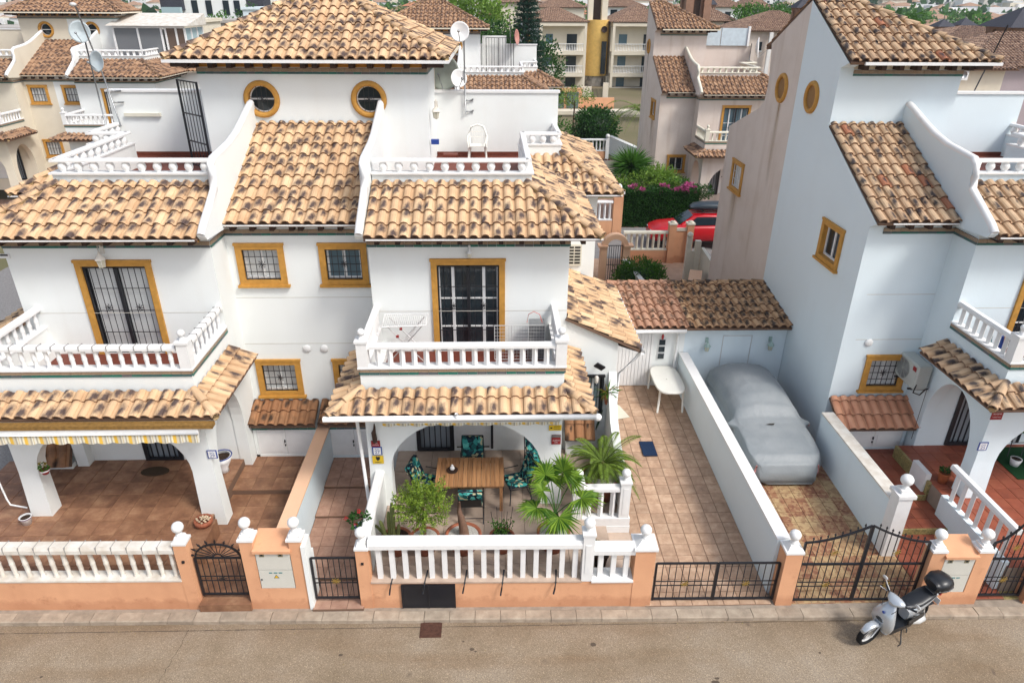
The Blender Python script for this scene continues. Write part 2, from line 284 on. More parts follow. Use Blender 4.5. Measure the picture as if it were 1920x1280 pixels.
# ---------------------------------------------------------------- mesh helpers
def getmat(m):
    if m not in MAT: MAT[m]=bpy.data.materials.new(m)
    return MAT[m]
class MB:
    def __init__(s): s.v=[]; s.f=[]; s.mi=[]; s.sm=[]; s.uv={}; s.rn={}; s.cur=0; s.smooth=False
    def face(s,pts,uv=None,rnd=0.):
        b=len(s.v); s.v+= [tuple(p) for p in pts]; i=len(s.f); s.f.append(tuple(range(b,b+len(pts)))); s.mi.append(s.cur); s.sm.append(s.smooth)
        if uv: s.uv[i]=uv
        if rnd: s.rn[i]=rnd
    def faces(s,vs,fs,rnd=0.,uvs=None):
        b=len(s.v); s.v+=[tuple(p) for p in vs]
        for f in fs:
            i=len(s.f); s.f.append(tuple(b+k for k in f)); s.mi.append(s.cur); s.sm.append(s.smooth)
            if rnd: s.rn[i]=rnd
            if uvs: s.uv[i]=[uvs[k] for k in f]
    def box(s,x0,y0,z0,x1,y1,z1):
        if x0>x1:x0,x1=x1,x0
        if y0>y1:y0,y1=y1,y0
        if z0>z1:z0,z1=z1,z0
        v=[(x0,y0,z0),(x1,y0,z0),(x1,y1,z0),(x0,y1,z0),(x0,y0,z1),(x1,y0,z1),(x1,y1,z1),(x0,y1,z1)]
        s.faces(v,[(0,3,2,1),(4,5,6,7),(0,1,5,4),(1,2,6,5),(2,3,7,6),(3,0,4,7)]); return s
    def cbox(s,c,d): return s.box(c[0]-d[0]/2,c[1]-d[1]/2,c[2]-d[2]/2,c[0]+d[0]/2,c[1]+d[1]/2,c[2]+d[2]/2)
    def prism(s,poly,axis,a,b):   # poly 2d in the other two axes, extruded from a to b along axis
        def P(p,t): return (t,p[0],p[1]) if axis=='x' else (p[0],t,p[1]) if axis=='y' else (p[0],p[1],t)
        n=len(poly); v=[P(p,a) for p in poly]+[P(p,b) for p in poly]
        s.faces(v,[tuple(range(n)),tuple(range(2*n-1,n-1,-1))]+[(i,(i+1)%n,n+(i+1)%n,n+i) for i in range(n)]); return s
    def tube(s,pts,r,seg=6,cap=True,r1=None):
        pts=[Vector(p) for p in pts]; rings=[]; m=len(pts); base=len(s.v)
        sm=s.smooth; s.smooth=seg>4
        fs=[]
        for i,p in enumerate(pts):
            d=(pts[min(i+1,m-1)]-pts[max(i-1,0)]).normalized()
            a=Vector((0,0,1)) if abs(d.z)<.9 else Vector((1,0,0)); u=d.cross(a).normalized(); w=d.cross(u)
            rad=(r[i] if isinstance(r,(list,tuple)) else r if r1 is None else r+(r1-r)*i/(m-1))
            ph=PI/4 if seg==4 else 0
            for k in range(seg): s.v.append(tuple(p+(u*math.cos(2*PI*k/seg+ph)+w*math.sin(2*PI*k/seg+ph))*rad))
        for i in range(m-1):
            for k in range(seg): fs.append((base+i*seg+k,base+i*seg+(k+1)%seg,base+(i+1)*seg+(k+1)%seg,base+(i+1)*seg+k))
        if cap: fs.append(tuple(base+k for k in range(seg)));fs.append(tuple(base+(m-1)*seg+k for k in range(seg-1,-1,-1)))
        for f in fs: s.f.append(f); s.mi.append(s.cur); s.sm.append(s.smooth)
        s.smooth=sm; return s
    def lathe(s,prof,c=(0,0,0),seg=14,flat=False):
        b=len(s.v); m=len(prof)
        for (r,z) in prof:
            for k in range(seg): s.v.append((c[0]+r*math.cos(2*PI*k/seg),c[1]+r*math.sin(2*PI*k/seg),c[2]+z))
        for i in range(m-1):
            for k in range(seg):
                s.f.append((b+i*seg+k,b+i*seg+(k+1)%seg,b+(i+1)*seg+(k+1)%seg,b+(i+1)*seg+k)); s.mi.append(s.cur); s.sm.append(not flat)
        return s
    def ball(s,c,r,seg=14,rings=8,sc=(1,1,1)):
        b=len(s.v)
        for i in range(rings+1):
            a=PI*i/rings
            for k in range(seg): s.v.append((c[0]+sc[0]*r*math.sin(a)*math.cos(2*PI*k/seg),c[1]+sc[1]*r*math.sin(a)*math.sin(2*PI*k/seg),c[2]+sc[2]*r*math.cos(a)))
        for i in range(rings):
            for k in range(seg): s.f.append((b+i*seg+k,b+(i+1)*seg+k,b+(i+1)*seg+(k+1)%seg,b+i*seg+(k+1)%seg)); s.mi.append(s.cur); s.sm.append(True)
        return s
    def xf(s,M):
        s.v=[tuple(M@Vector(p)) for p in s.v]; return s
    def mesh(s,name,mats,org=(0,0,0)):
        me=bpy.data.meshes.new(name); o=Vector(org)
        me.from_pydata([(p[0]-o.x,p[1]-o.y,p[2]-o.z) for p in s.v],[],s.f)
        for m in (mats if isinstance(mats,(list,tuple)) else [mats]): me.materials.append(getmat(m))
        me.polygons.foreach_set('material_index',s.mi); me.polygons.foreach_set('use_smooth',s.sm)
        if s.uv:
            l=me.uv_layers.new(name='UVMap'); buf=[0.]*(2*len(me.loops)); k=0
            for i,f in enumerate(s.f):
                u=s.uv.get(i)
                for j in range(len(f)):
                    if u: buf[k]=u[j][0];buf[k+1]=u[j][1]
                    k+=2
            l.data.foreach_set('uv',buf)
        if s.rn:
            a=me.attributes.new('rnd','FLOAT','FACE'); a.data.foreach_set('value',[s.rn.get(i,0.) for i in range(len(s.f))])
        me.update(); return me
    def build(s,name,mats,parent=None,**props):
        org=WORG.get(parent.name,Vector((0,0,0))) if parent else Vector((0,0,0))
        o=bpy.data.objects.new(name,s.mesh(name,mats,org)); COL.objects.link(o)
        if parent: o.parent=parent; WORG[o.name]=org
        for k,v in props.items(): o[k]=v
        return o
WORG={}
def thing(name,label,cat,loc,group=None):
    o=bpy.data.objects.new(name,None); COL.objects.link(o); o.location=loc; o['label']=label; o['category']=cat; o.empty_display_size=.1
    if group: o['group']=group
    WORG[o.name]=Vector(loc); return o
def single(mb,name,mats,label,cat,loc,group=None):
    o=bpy.data.objects.new(name,mb.mesh(name,mats,loc)); COL.objects.link(o); o.location=loc; o['label']=label; o['category']=cat
    if group: o['group']=group
    WORG[o.name]=Vector(loc); return o
def structure(mb,name,mats):
    o=mb.build(name,mats); o['kind']='structure'; return o
def copyat(src,parent,name,M):       # one object sharing src mesh data, matrix M in world before the parent's move
    o=bpy.data.objects.new(name,src); COL.objects.link(o); o.parent=parent
    o.matrix_local=Matrix.Translation(-WORG[parent.name])@M; return o
def copy_thing(root,loc,label,rot=0,group=None):
    r=root.copy(); COL.objects.link(r); r.location=loc; r.rotation_euler=(0,0,rot); r['label']=label
    if group: r['group']=group
    WORG[r.name]=Vector(loc)
    def rec(a,b):
        for ch in a.children:
            c=ch.copy(); COL.objects.link(c); c.parent=b; rec(ch,c)
    rec(root,r); return r
def frame_fix(o):      # the street front runs 0.73 degrees off the house fronts
    a=-.0128; p=o.location-Vector((0,10.03,0)); o.location=Vector((0,10.03,0))+Matrix.Rotation(a,3,'Z')@p; o.rotation_euler.z+=a; return o

def coverfabric():
    m,nt,b=newmat('cover_fabric',.48,.4); p=geo(nt)
    n=N(nt,'ShaderNodeTexNoise',i_Scale=1.3,i_Detail=5.0); L(nt,p,n.inputs['Vector']); r=ramp(nt,[(.3,(.21,.235,.25)),(.7,(.28,.30,.31))],n.outputs[0]); L(nt,r.outputs[0],b.inputs['Base Color'])
    mp=N(nt,'ShaderNodeMapping'); mp.inputs['Scale'].default_value=(7,1.6,7); mp.inputs['Rotation'].default_value=(0,0,.35); L(nt,p,mp.inputs[0])
    n2=N(nt,'ShaderNodeTexNoise',i_Scale=1.0,i_Detail=4.0,i_Distortion=1.2); L(nt,mp.outputs[0],n2.inputs['Vector']); r2=ramp(nt,[(.40,(0,0,0)),(.5,(1,1,1)),(.60,(0,0,0))],n2.outputs[0])
    bp=N(nt,'ShaderNodeBump',i_Strength=.16,i_Distance=.02); L(nt,r2.outputs[0],bp.inputs['Height']); L(nt,bp.outputs[0],b.inputs['Normal'])
coverfabric()

def stainmat():
    m,nt,b=newmat('rust_stain',.9,.1); b.inputs['Base Color'].default_value=(.46,.30,.15,1); uv=N(nt,'ShaderNodeUVMap'); uv.uv_map='UVMap'; s=N(nt,'ShaderNodeSeparateXYZ'); L(nt,uv.outputs[0],s.inputs[0])
    mp=N(nt,'ShaderNodeMapping'); mp.inputs['Scale'].default_value=(14,14,.9); L(nt,geo(nt),mp.inputs[0]); n=N(nt,'ShaderNodeTexNoise',i_Scale=1.0,i_Detail=4.0); L(nt,mp.outputs[0],n.inputs['Vector'])
    e=ramp(nt,[(0,(0,0,0)),(.5,(1,1,1)),(1,(0,0,0))],s.outputs[0]); d=ramp(nt,[(0,(0,0,0)),(.6,(.5,.5,.5)),(1,(1,1,1))],s.outputs[1]); f=math_(nt,'MULTIPLY',math_(nt,'MULTIPLY',e.outputs[0],d.outputs[0]),math_(nt,'MULTIPLY',n.outputs[0],1.1),True)
    tr=N(nt,'ShaderNodeBsdfTransparent'); ms=N(nt,'ShaderNodeMixShader'); L(nt,f,ms.inputs[0]); L(nt,tr.outputs[0],ms.inputs[1]); L(nt,b.outputs[0],ms.inputs[2]); L(nt,ms.outputs[0],nt.nodes['Material Output'].inputs[0])
stainmat()
# ---------------------------------------------------------------- roof tiles
TW,TP,TL=.245,.40,.46
def tile_shape(n):
    pr=[(TW*.70*(1-math.cos(PI*i/n))/2,.072*math.sin(PI*i/n)) for i in range(n+1)]+[(TW*.85,-.012),(TW,0.)]
    m=len(pr); F=[]
    for i in range(m-1):
        (x0,z0),(x1,z1)=pr[i],pr[i+1]
        b0,b1=.046,.004; k=.92
        F.append([(x0,0,z0+b0,x0/TW,0),(x1,0,z1+b0,x1/TW,0),(x1,TL,z1*k+b1,x1/TW,1.1),(x0,TL,z0*k+b1,x0/TW,1.1)])
        F.append([(x0,0.006,z0+b0-.034,x0/TW,0),(x1,0.006,z1+b0-.034,x1/TW,0),(x1,0,z1+b0,x1/TW,0),(x0,0,z0+b0,x0/TW,0)])
    return F
SHAPE={6:tile_shape(6),3:tile_shape(3)}
_tm={}
def faces_to_mb(mb,F,X=None,rnd=0.,smooth=False):
    for f in F:
        mb.face([X(p) if X else p[:3] for p in f],[(p[3],p[4]) for p in f],rnd)
def tile_mesh(mat):
    if mat not in _tm:
        mb=MB(); faces_to_mb(mb,SHAPE[6]); _tm[mat]=mb.mesh('roof_tile',mat)
    return _tm[mat]
def clipf(F,edges):
    for (ax,ay,nx,ny) in edges:
        G=[]
        for f in F:
            d=[(p[0]-ax)*nx+(p[1]-ay)*ny for p in f]
            if min(d)>=0: G.append(f); continue
            if max(d)<=0: continue
            o=[]
            for i in range(len(f)):
                j=(i+1)%len(f)
                if d[i]>=0: o.append(f[i])
                if (d[i]>=0)!=(d[j]>=0):
                    t=d[i]/(d[i]-d[j]); o.append(tuple(a+(b-a)*t for a,b in zip(f[i],f[j])))
            if len(o)>2: G.append(o)
        F=G
        if not F: break
    return F
class Roofs:
    def __init__(s,root,mat,budget,lo=False,red=None): s.root=root; s.mat=mat; s.left=budget; s.rest=MB(); s.lo=lo
    def plane(s,part,O,U,V,poly,mat=None,first=True):
        mat=mat or s.mat
        O,U,V=Vector(O),Vector(U).normalized(),Vector(V).normalized(); Nn=U.cross(V)
        if Nn.z<0: U=-U; poly=[(-a,b) for a,b in poly]; Nn=U.cross(V)
        ar=sum(poly[i][0]*poly[(i+1)%len(poly)][1]-poly[(i+1)%len(poly)][0]*poly[i][1] for i in range(len(poly)))
        if ar<0: poly=poly[::-1]
        E=[]
        for i in range(len(poly)):
            (x0,y0),(x1,y1)=poly[i],poly[(i+1)%len(poly)]; l=math.hypot(x1-x0,y1-y0)
            if l<1e-6: continue
            E.append((x0,y0,-(y1-y0)/l,(x1-x0)/l))
        us=[p[0] for p in poly]; vs=[p[1] for p in poly]; u0=min(us); v0=min(vs)
        nc=math.ceil((max(us)-u0)/TW-.02)
        nr=math.ceil((max(vs)-v0)/TP-.02)
        if abs(max(us))<1e-6: u0=max(us)-nc*TW
        loose=[]
        for r in range(nr):
            for c in range(nc):
                cu,cv=u0+c*TW,v0+r*TP
                cor=[(cu,cv),(cu+TW,cv),(cu+TW,cv+TL),(cu,cv+TL)]
                ins=[min((a-e[0])*e[2]+(b-e[1])*e[3] for e in E) for a,b in cor]
                mid=min((cu+TW/2-e[0])*e[2]+(cv+TP/2-e[1])*e[3] for e in E)
                if mid<-.12 : continue
                full=min(ins)>-.06; rn=rng.random()*.98+.01
                if full and s.left>0 and not s.lo:
                    s.left-=1
                    M=Matrix((U,V,Nn)).transposed().to_4x4(); M.translation=O+U*(cu+rng.uniform(-.004,.004))+V*(cv+rng.uniform(-.008,.008))+Nn*rng.uniform(-.002,.004)
                    M=M@Matrix.Rotation(rng.uniform(-.012,.012),4,'Z')@Matrix.Rotation(rng.uniform(-.008,.008),4,'X')
                    copyat(tile_mesh(mat),part,'roof_tile',M); continue
                F=[[(p[0]+cu,p[1]+cv,p[2],p[3],p[4]) for p in f] for f in SHAPE[3 if s.lo else 6]]
                if not full: F=clipf(F,E)
                if not F: continue
                X=lambda p:O+U*p[0]+V*p[1]+Nn*p[2]
                if s.left>0 and not s.lo and len(F)>7:
                    s.left-=1; m=MB(); faces_to_mb(m,F,X); m.build('roof_tile',mat,part)
                else: loose.append((F,X,rn))
        if loose:
            m=MB()
            for F,X,rn in loose: faces_to_mb(m,F,X,rn)
            o=m.build('roof_tiles',mat,part); o['kind']='stuff'
        d=MB(); d.face([O+U*a+V*b-Nn*.012 for a,b in poly]); d.face([O+U*a+V*b-Nn*.07 for a,b in poly[::-1]])
        n=len(poly)
        for i in range(n):
            a,b=poly[i],poly[(i+1)%n]; d.face([O+U*a[0]+V*a[1]-Nn*.012,O+U*a[0]+V*a[1]-Nn*.07,O+U*b[0]+V*b[1]-Nn*.07,O+U*b[0]+V*b[1]-Nn*.012])
        d.build('roof_deck','grout',part)
    def hip(s,part,A,B,mat=None,r=.095):
        mat=mat or s.mat; A,B=Vector(A),Vector(B); D=(B-A); n=max(1,round(D.length/.36)); st=D.length/n; D.normalize()
        side=D.cross(Vector((0,0,1))).normalized(); up=side.cross(D)
        loose=MB()
        m0=MB(); m0.tube([A+up*.0,B+up*.0],r*.72,6); m0.build('ridge_mortar','mortar',part)
        for i in range(n):
            m=MB(); p=A+D*(i*st); k=7
            for j in range(k):
                a0,a1=PI*j/k,PI*(j+1)/k
                def q(a,t,rr): 
                    return p+D*(t*st*1.13)+side*(math.cos(a)*rr)+up*(math.sin(a)*rr*.95+.045-t*.03)
                F=[q(a0,0,r),q(a1,0,r),q(a1,1,r*.84),q(a0,1,r*.84)]
                uv=[(.15+.6*j/k,0),(.15+.6*(j+1)/k,0),(.15+.6*(j+1)/k,1),(.15+.6*j/k,1)]
                G=[q(a0,0,r-.02),q(a1,0,r-.02),q(a1,0,r),q(a0,0,r)]
                if s.lo: loose.face(F,uv,rng.random())
                else: m.face(F,uv); m.face(G,uv)
            if not s.lo: m.build('ridge_tile',mat,part)
        if s.lo: o=loose.build('ridge_tiles',mat,part); o['kind']='stuff'
simple('mortar',(.50,.36,.19),.9,.1,var=.3,scale=12)
# ---------------------------------------------------------------- house frame of reference
class Frame:
    def __init__(s,X0,sg=1,my=False,dy=0,dz=0): s.X0,s.sg,s.my,s.dy,s.dz=X0,sg,my,dy,dz
    def P(s,u,y,z): return Vector((s.X0+s.sg*u,(41.4-y if s.my else y)+s.dy,z+s.dz))
    def D(s,u,y,z): return Vector((s.sg*u,-y if s.my else y,z))
    def box(s,mb,u0,y0,z0,u1,y1,z1): a,b=s.P(u0,y0,z0),s.P(u1,y1,z1); mb.box(a.x,a.y,a.z,b.x,b.y,b.z)
    def poly(s,mb,pts): mb.face([s.P(*p) for p in pts])
def cells(mb,Q,a0,a1,z0,z1,holes):
    A=sorted({a0,a1,*[h[0] for h in holes],*[h[1] for h in holes]}); Z=sorted({z0,z1,*[h[2] for h in holes],*[h[3] for h in holes]})
    for i in range(len(A)-1):
        for j in range(len(Z)-1):
            ca,cz=(A[i]+A[i+1])/2,(Z[j]+Z[j+1])/2
            if any(h[0]<ca<h[1] and h[2]<cz<h[3] for h in holes): continue
            mb.face([Q(A[i],Z[j],0),Q(A[i+1],Z[j],0),Q(A[i+1],Z[j+1],0),Q(A[i],Z[j+1],0)])
def circ_fill(mb,Q,ca,cz,r,h):    # square of half side h around a round hole
    n=24
    def sq(t):
        c,s_=math.cos(t),math.sin(t); k=h/max(abs(c),abs(s_)); return (ca+c*k,cz+s_*k)
    for i in range(n):
        t0,t1=2*PI*i/n+PI/4,2*PI*(i+1)/n+PI/4; a,b=sq(t0),sq(t1)
        mb.face([Q(ca+r*math.cos(t0),cz+r*math.sin(t0),0),Q(a[0],a[1],0),Q(b[0],b[1],0),Q(ca+r*math.cos(t1),cz+r*math.sin(t1),0)])
        mb.face([Q(ca+r*math.cos(t0),cz+r*math.sin(t0),0),Q(ca+r*math.cos(t1),cz+r*math.sin(t1),0),Q(ca+r*math.cos(t1),cz+r*math.sin(t1),-.2),Q(ca+r*math.cos(t0),cz+r*math.sin(t0),-.2)])
def qbox(mb,Q,a0,a1,z0,z1,d0,d1):
    v=[Q(a0,z0,d0),Q(a1,z0,d0),Q(a1,z1,d0),Q(a0,z1,d0),Q(a0,z0,d1),Q(a1,z0,d1),Q(a1,z1,d1),Q(a0,z1,d1)]
    mb.faces(v,[(0,3,2,1),(4,5,6,7),(0,1,5,4),(1,2,6,5),(2,3,7,6),(3,0,4,7)])
def qbar(mb,Q,p,q,r,seg=5): mb.tube([Q(*p),Q(*q)],r,seg)
def rosette(mb,Q,a,z,d,r):
    for k in range(8):
        t=PI*k/4; mb.tube([Q(a,z,d),Q(a+r*.6*math.cos(t+.3),z+r*.6*math.sin(t+.3),d+.01),Q(a+r*math.cos(t),z+r*math.sin(t),d)],.008,4)
def window(parent,Q,a0,a1,z0,z1,glass='white_blinds',trim=.14,frame='white_paint',bars=(5,3),sill=True,trimm='yellow_trim',mull=1,barm='iron_black',rose=True,rowz=None,lo=False):
    """outer edge of the yellow surround is a0..a1, z0..z1"""
    i0,i1,k0,k1=a0+trim,a1-trim,z0+(trim if sill else 0),z1-trim
    f=MB(); fw=.055
    qbox(f,Q,i0,i1,k0,k0+fw,-.14,-.08); qbox(f,Q,i0,i1,k1-fw,k1,-.14,-.08); qbox(f,Q,i0,i0+fw,k0,k1,-.139,-.081); qbox(f,Q,i1-fw,i1,k0,k1,-.139,-.081)
    for m in range(mull): x=i0+(i1-i0)*(m+1)/(mull+1); qbox(f,Q,x-fw*.6,x+fw*.6,k0,k1,-.138,-.079)
    if rowz:
        for z in rowz: qbox(f,Q,i0,i1,z-.015,z+.015,-.137,-.085)
    w=f.build('window',frame,parent)
    g=MB(); g.face([Q(i0,k0,-.11),Q(i1,k0,-.11),Q(i1,k1,-.11),Q(i0,k1,-.11)]); g.build('pane',glass,w)
    t=MB()
    qbox(t,Q,a0,a1,k1,z1,-.14,.05); qbox(t,Q,a0,i0,k0,k1,-.14,.05); qbox(t,Q,i1,a1,k0,k1,-.14,.05)
    # soft outer bead
    qbox(t,Q,a0-.02,a1+.02,z1-.045,z1+.015,.001,.065)
    if sill:
        qbox(t,Q,a0-.0,a1+.0,z0+.03,k0,-.14,.052)
    t.build('window_trim',trimm,w)
    if sill:
        s_=MB(); qbox(s_,Q,a0-.05,a1+.05,z0-.03,z0+.03,-.02,.10); s_.build('sill',trimm,w)
    if bars:
        b=MB(); d=-.02 if not lo else -.03; r=.009 if not lo else .014
        qbar(b,Q,(i0+.01,k0+.02,d),(i1-.01,k0+.02,d),.016); qbar(b,Q,(i0+.01,k1-.02,d),(i1-.01,k1-.02,d),.016); qbar(b,Q,(i0+.012,k0,d),(i0+.012,k1,d),.016); qbar(b,Q,(i1-.012,k0,d),(i1-.012,k1,d),.016)
        for m in range(bars[0]): x=i0+(i1-i0)*(m+1)/(bars[0]+1); qbar(b,Q,(x,k0,d),(x,k1,d),r,4)
        for m in range(bars[1]): z=k0+(k1-k0)*(m+1)/(bars[1]+1); qbar(b,Q,(i0,z,d),(i1,z,d),r,4)
        if rose: rosette(b,Q,(i0+i1)/2,(k0+k1)/2,d,.10)
        b.build('grille',barm,w)
    return w
def round_window(parent,Q,ca,cz,r=.42,lo=False,blind=False):
    n=28; t=MB(); ri=r-.13
    pr=[(r,0.0),(r-.01,.05),(r-.05,.075),(ri+.03,.075),(ri,.05),(ri,-.15)]
    t.smooth=True
    for i in range(n):
        a0,a1=2*PI*i/n,2*PI*(i+1)/n
        for (r0,d0),(r1,d1) in zip(pr,pr[1:]):
            t.face([Q(ca+r0*math.cos(a0),cz+r0*math.sin(a0),d0),Q(ca+r0*math.cos(a1),cz+r0*math.sin(a1),d0),Q(ca+r1*math.cos(a1),cz+r1*math.sin(a1),d1),Q(ca+r1*math.cos(a0),cz+r1*math.sin(a0),d1)])
    w=t.build('round_window','yellow_trim',parent)
    g=MB(); g.face([Q(ca+ri*math.cos(2*PI*i/n),cz+ri*math.sin(2*PI*i/n),-.13 if not blind else .006) for i in range(n)]); g.build('pane','dark_glass' if not blind else 'niche_shade_ochre',w)
    if not blind:
        f=MB(); qbox(f,Q,ca-ri*.97,ca+ri*.97,cz-.02,cz+.015,-.12,-.09)
        for i in range(n):
            a0,a1=2*PI*i/n,2*PI*(i+1)/n
            f.tube([Q(ca+(ri-.015)*math.cos(a0),cz+(ri-.015)*math.sin(a0),-.11),Q(ca+(ri-.015)*math.cos(a1),cz+(ri-.015)*math.sin(a1),-.11)],.018,4)
        f.build('window_frame','white_paint',w)
        if not lo:
            b=MB()
            for x in (-.12,0,.12): h=math.sqrt(ri*ri-x*x); qbar(b,Q,(ca+x,cz-h,-.03),(ca+x,cz+h,-.03),.008,4)
            for z in (-.05,.05): h=math.sqrt(ri*ri-z*z); qbar(b,Q,(ca-h,cz+z,-.03),(ca+h,cz+z,-.03),.007,4)
            rosette(b,Q,ca,cz,-.03,.09); b.build('grille','iron_black',w)
simple('niche_shade_ochre',(.30,.17,.07),.8,.2)  # ochre niche interior with its shadow put into a flat disc's colour
def arch_wall(mb,Q,a0,a1,z0,z1,o0,o1,zs,zt,th,zb0=None,zb1=None,batter=0):
    """wall a0..a1 x z0..z1, thickness th behind plane d=0, arched opening o0..o1 springing at zs with crown zt"""
    n=18; ca=(o0+o1)/2; ra=(o1-o0)/2; rz=zt-zs
    arc=[(ca-ra*math.cos(PI*i/n),zs+rz*math.sin(PI*i/n)) for i in range(n+1)]
    for d in (0,-th):
        mb.face([Q(a0-batter,z0,d+(batter if d==0 else 0)),Q(o0,z0,d+(batter if d==0 else 0)),Q(o0,zs,d),Q(a0,zs,d)]); mb.face([Q(o1,z0,d+(batter if d==0 else 0)),Q(a1+batter,z0,d+(batter if d==0 else 0)),Q(a1,zs,d),Q(o1,zs,d)])
        mb.face([Q(a0,zs,d),Q(o0,zs,d),Q(o0,z1,d),Q(a0,z1,d)]); mb.face([Q(o1,zs,d),Q(a1,zs,d),Q(a1,z1,d),Q(o1,z1,d)])
        for (p,q) in zip(arc,arc[1:]): mb.face([Q(p[0],p[1],d),Q(q[0],q[1],d),Q(q[0],z1,d),Q(p[0],z1,d)])
    for (p,q) in zip(arc,arc[1:]): mb.face([Q(p[0],p[1],0),Q(q[0],q[1],0),Q(q[0],q[1],-th),Q(p[0],p[1],-th)])
    for x in (o0,o1): mb.face([Q(x,z0,batter),Q(x,zs,0),Q(x,zs,-th),Q(x,z0,-th)])
    mb.face([Q(a0-batter,z0,batter),Q(a0,zs,0),Q(a0,zs,-th),Q(a0-batter,z0,-th)]); mb.face([Q(a1+batter,z0,batter),Q(a1,zs,0),Q(a1,zs,-th),Q(a1+batter,z0,-th)])
    mb.face([Q(a0,zs,0),Q(a0,z1,0),Q(a0,z1,-th),Q(a0,zs,-th)]); mb.face([Q(a1,zs,0),Q(a1,z1,0),Q(a1,z1,-th),Q(a1,zs,-th)]); mb.face([Q(a0,z1,0),Q(a1,z1,0),Q(a1,z1,-th),Q(a0,z1,-th)])
# balusters
def bal_mesh(kind,h,mat,_c={}):
    k=(kind,round(h,3),mat)
    if k in _c: return _c[k]
    m=MB()
    if kind=='square':
        m.tube([(0,0,0),(0,0,.04),(0,0,h-.02),(0,0,h)],[.052,.058,.058,.056],4)
        m.v=[tuple(Matrix.Rotation(PI/4,3,'Z')@Vector(p)) for p in m.v]
    elif kind=='round':
        m.lathe([(.050,0),(.050,.03),(.040,.05),(.046,h*.5-.02),(.053,h*.5),(.046,h*.5+.02),(.040,h-.05),(.050,h-.03),(.050,h)],seg=9)
    else:
        m.lathe([(.05,0),(.045,.02),(.075,h*.25),(.098,h*.5),(.085,h*.75),(.05,h*.95),(.05,h)],seg=12)
    _c[k]=m.mesh('baluster',mat); return _c[k]
def balusters(parent,A,B,h,kind,sp,mat,lo=False,inset=.5):
    A,B=Vector(A),Vector(B); n=max(1,round((B-A).length/sp)); me=bal_mesh(kind,h,mat); ang=math.atan2((B-A).y,(B-A).x)
    acc=MB()
    for i in range(n):
        p=A+(B-A)*((i+inset)/n)
        if lo:
            r={'square':.05,'round':.05,'ball':.085}[kind]
            acc.tube([p+Vector((0,0,0)),p+Vector((0,0,h*.5)),p+Vector((0,0,h))],[r*.8,r,r*.8],5)
        else: copyat(me,parent,'baluster',Matrix.Translation(p)@Matrix.Rotation(ang,4,'Z'))
    if lo: o=acc.build('balusters',mat,parent); o['kind']='stuff'
def rail_run(mb,A,B,w,z0,z1,rounded=True):
    A,B=Vector(A),Vector(B); d=(B-A).normalized(); s_=Vector((-d.y,d.x,0))*(w/2)
    h=z1-z0
    prof=[(-1,0),(1,0),(1,.55),(.72,1),(-.72,1),(-1,.55)] if rounded else [(-1,0),(1,0),(1,1),(-1,1)]
    n=len(prof); v=[P+s_*p[0]+Vector((0,0,z0+h*p[1]-P.z)) for P in (A,B) for p in prof]
    mb.faces(v,[tuple(range(n)),tuple(range(2*n-1,n-1,-1))]+[(i,(i+1)%n,n+(i+1)%n,n+i) for i in range(n)])
def finial(mb,x,y,z,r=.10,base=.085):
    mb.lathe([(base,0),(base,.02),(.05,.05),(.045,.08),(.06,.10)],(x,y,z),12); mb.ball((x,y,z+.08+r),r,14,8)
def band(parent,h,runs,z,lo=False,hgt=.14,cc=(3.5,17)):
    """ceramic band: list of ((u,y),(u,y)) runs, one upper patterned row and one lower green row"""
    for row,(mat,z0,z1,prd) in enumerate((('ceramic_pattern',z+.055,z+hgt,.2),('ceramic_green',z,z+.05,.2))):
        m=MB()
        for (a,b) in runs:
            A,B=h.P(a[0],a[1],0),h.P(b[0],b[1],0); d=B-A; L_=d.length; d.normalize(); nrm=Vector((d.y,-d.x,0))
            c=h.P(cc[0],cc[1],0)-A
            if nrm.dot(c)>0: nrm=-nrm
            n=max(1,round(L_/prd)) if not lo else 1
            for i in range(n):
                p=A+d*(L_*i/n+(.003 if n>1 else 0)); q=A+d*(L_*(i+1)/n-(.003 if n>1 else 0)); t=.022+row*.002
                v=[p,q,q+nrm*t,p+nrm*t]; vv=[Vector((a_.x,a_.y,z0+h.dz)) for a_ in v]+[Vector((a_.x,a_.y,z1+h.dz)) for a_ in v]
                uv=[(0,0),(n if lo else 1,0),(n if lo else 1,0),(0,0),(0,1),(1,1),(1,1),(0,1)]
                m.faces(vv,[(0,1,2,3),(4,5,6,7),(2,3,7,6),(0,3,7,4),(1,2,6,5)],rnd=rng.random()+.01,uvs=uv)
        if m.f: o=m.build('ceramic_band',mat,parent); o['kind']='stuff'
K=.49
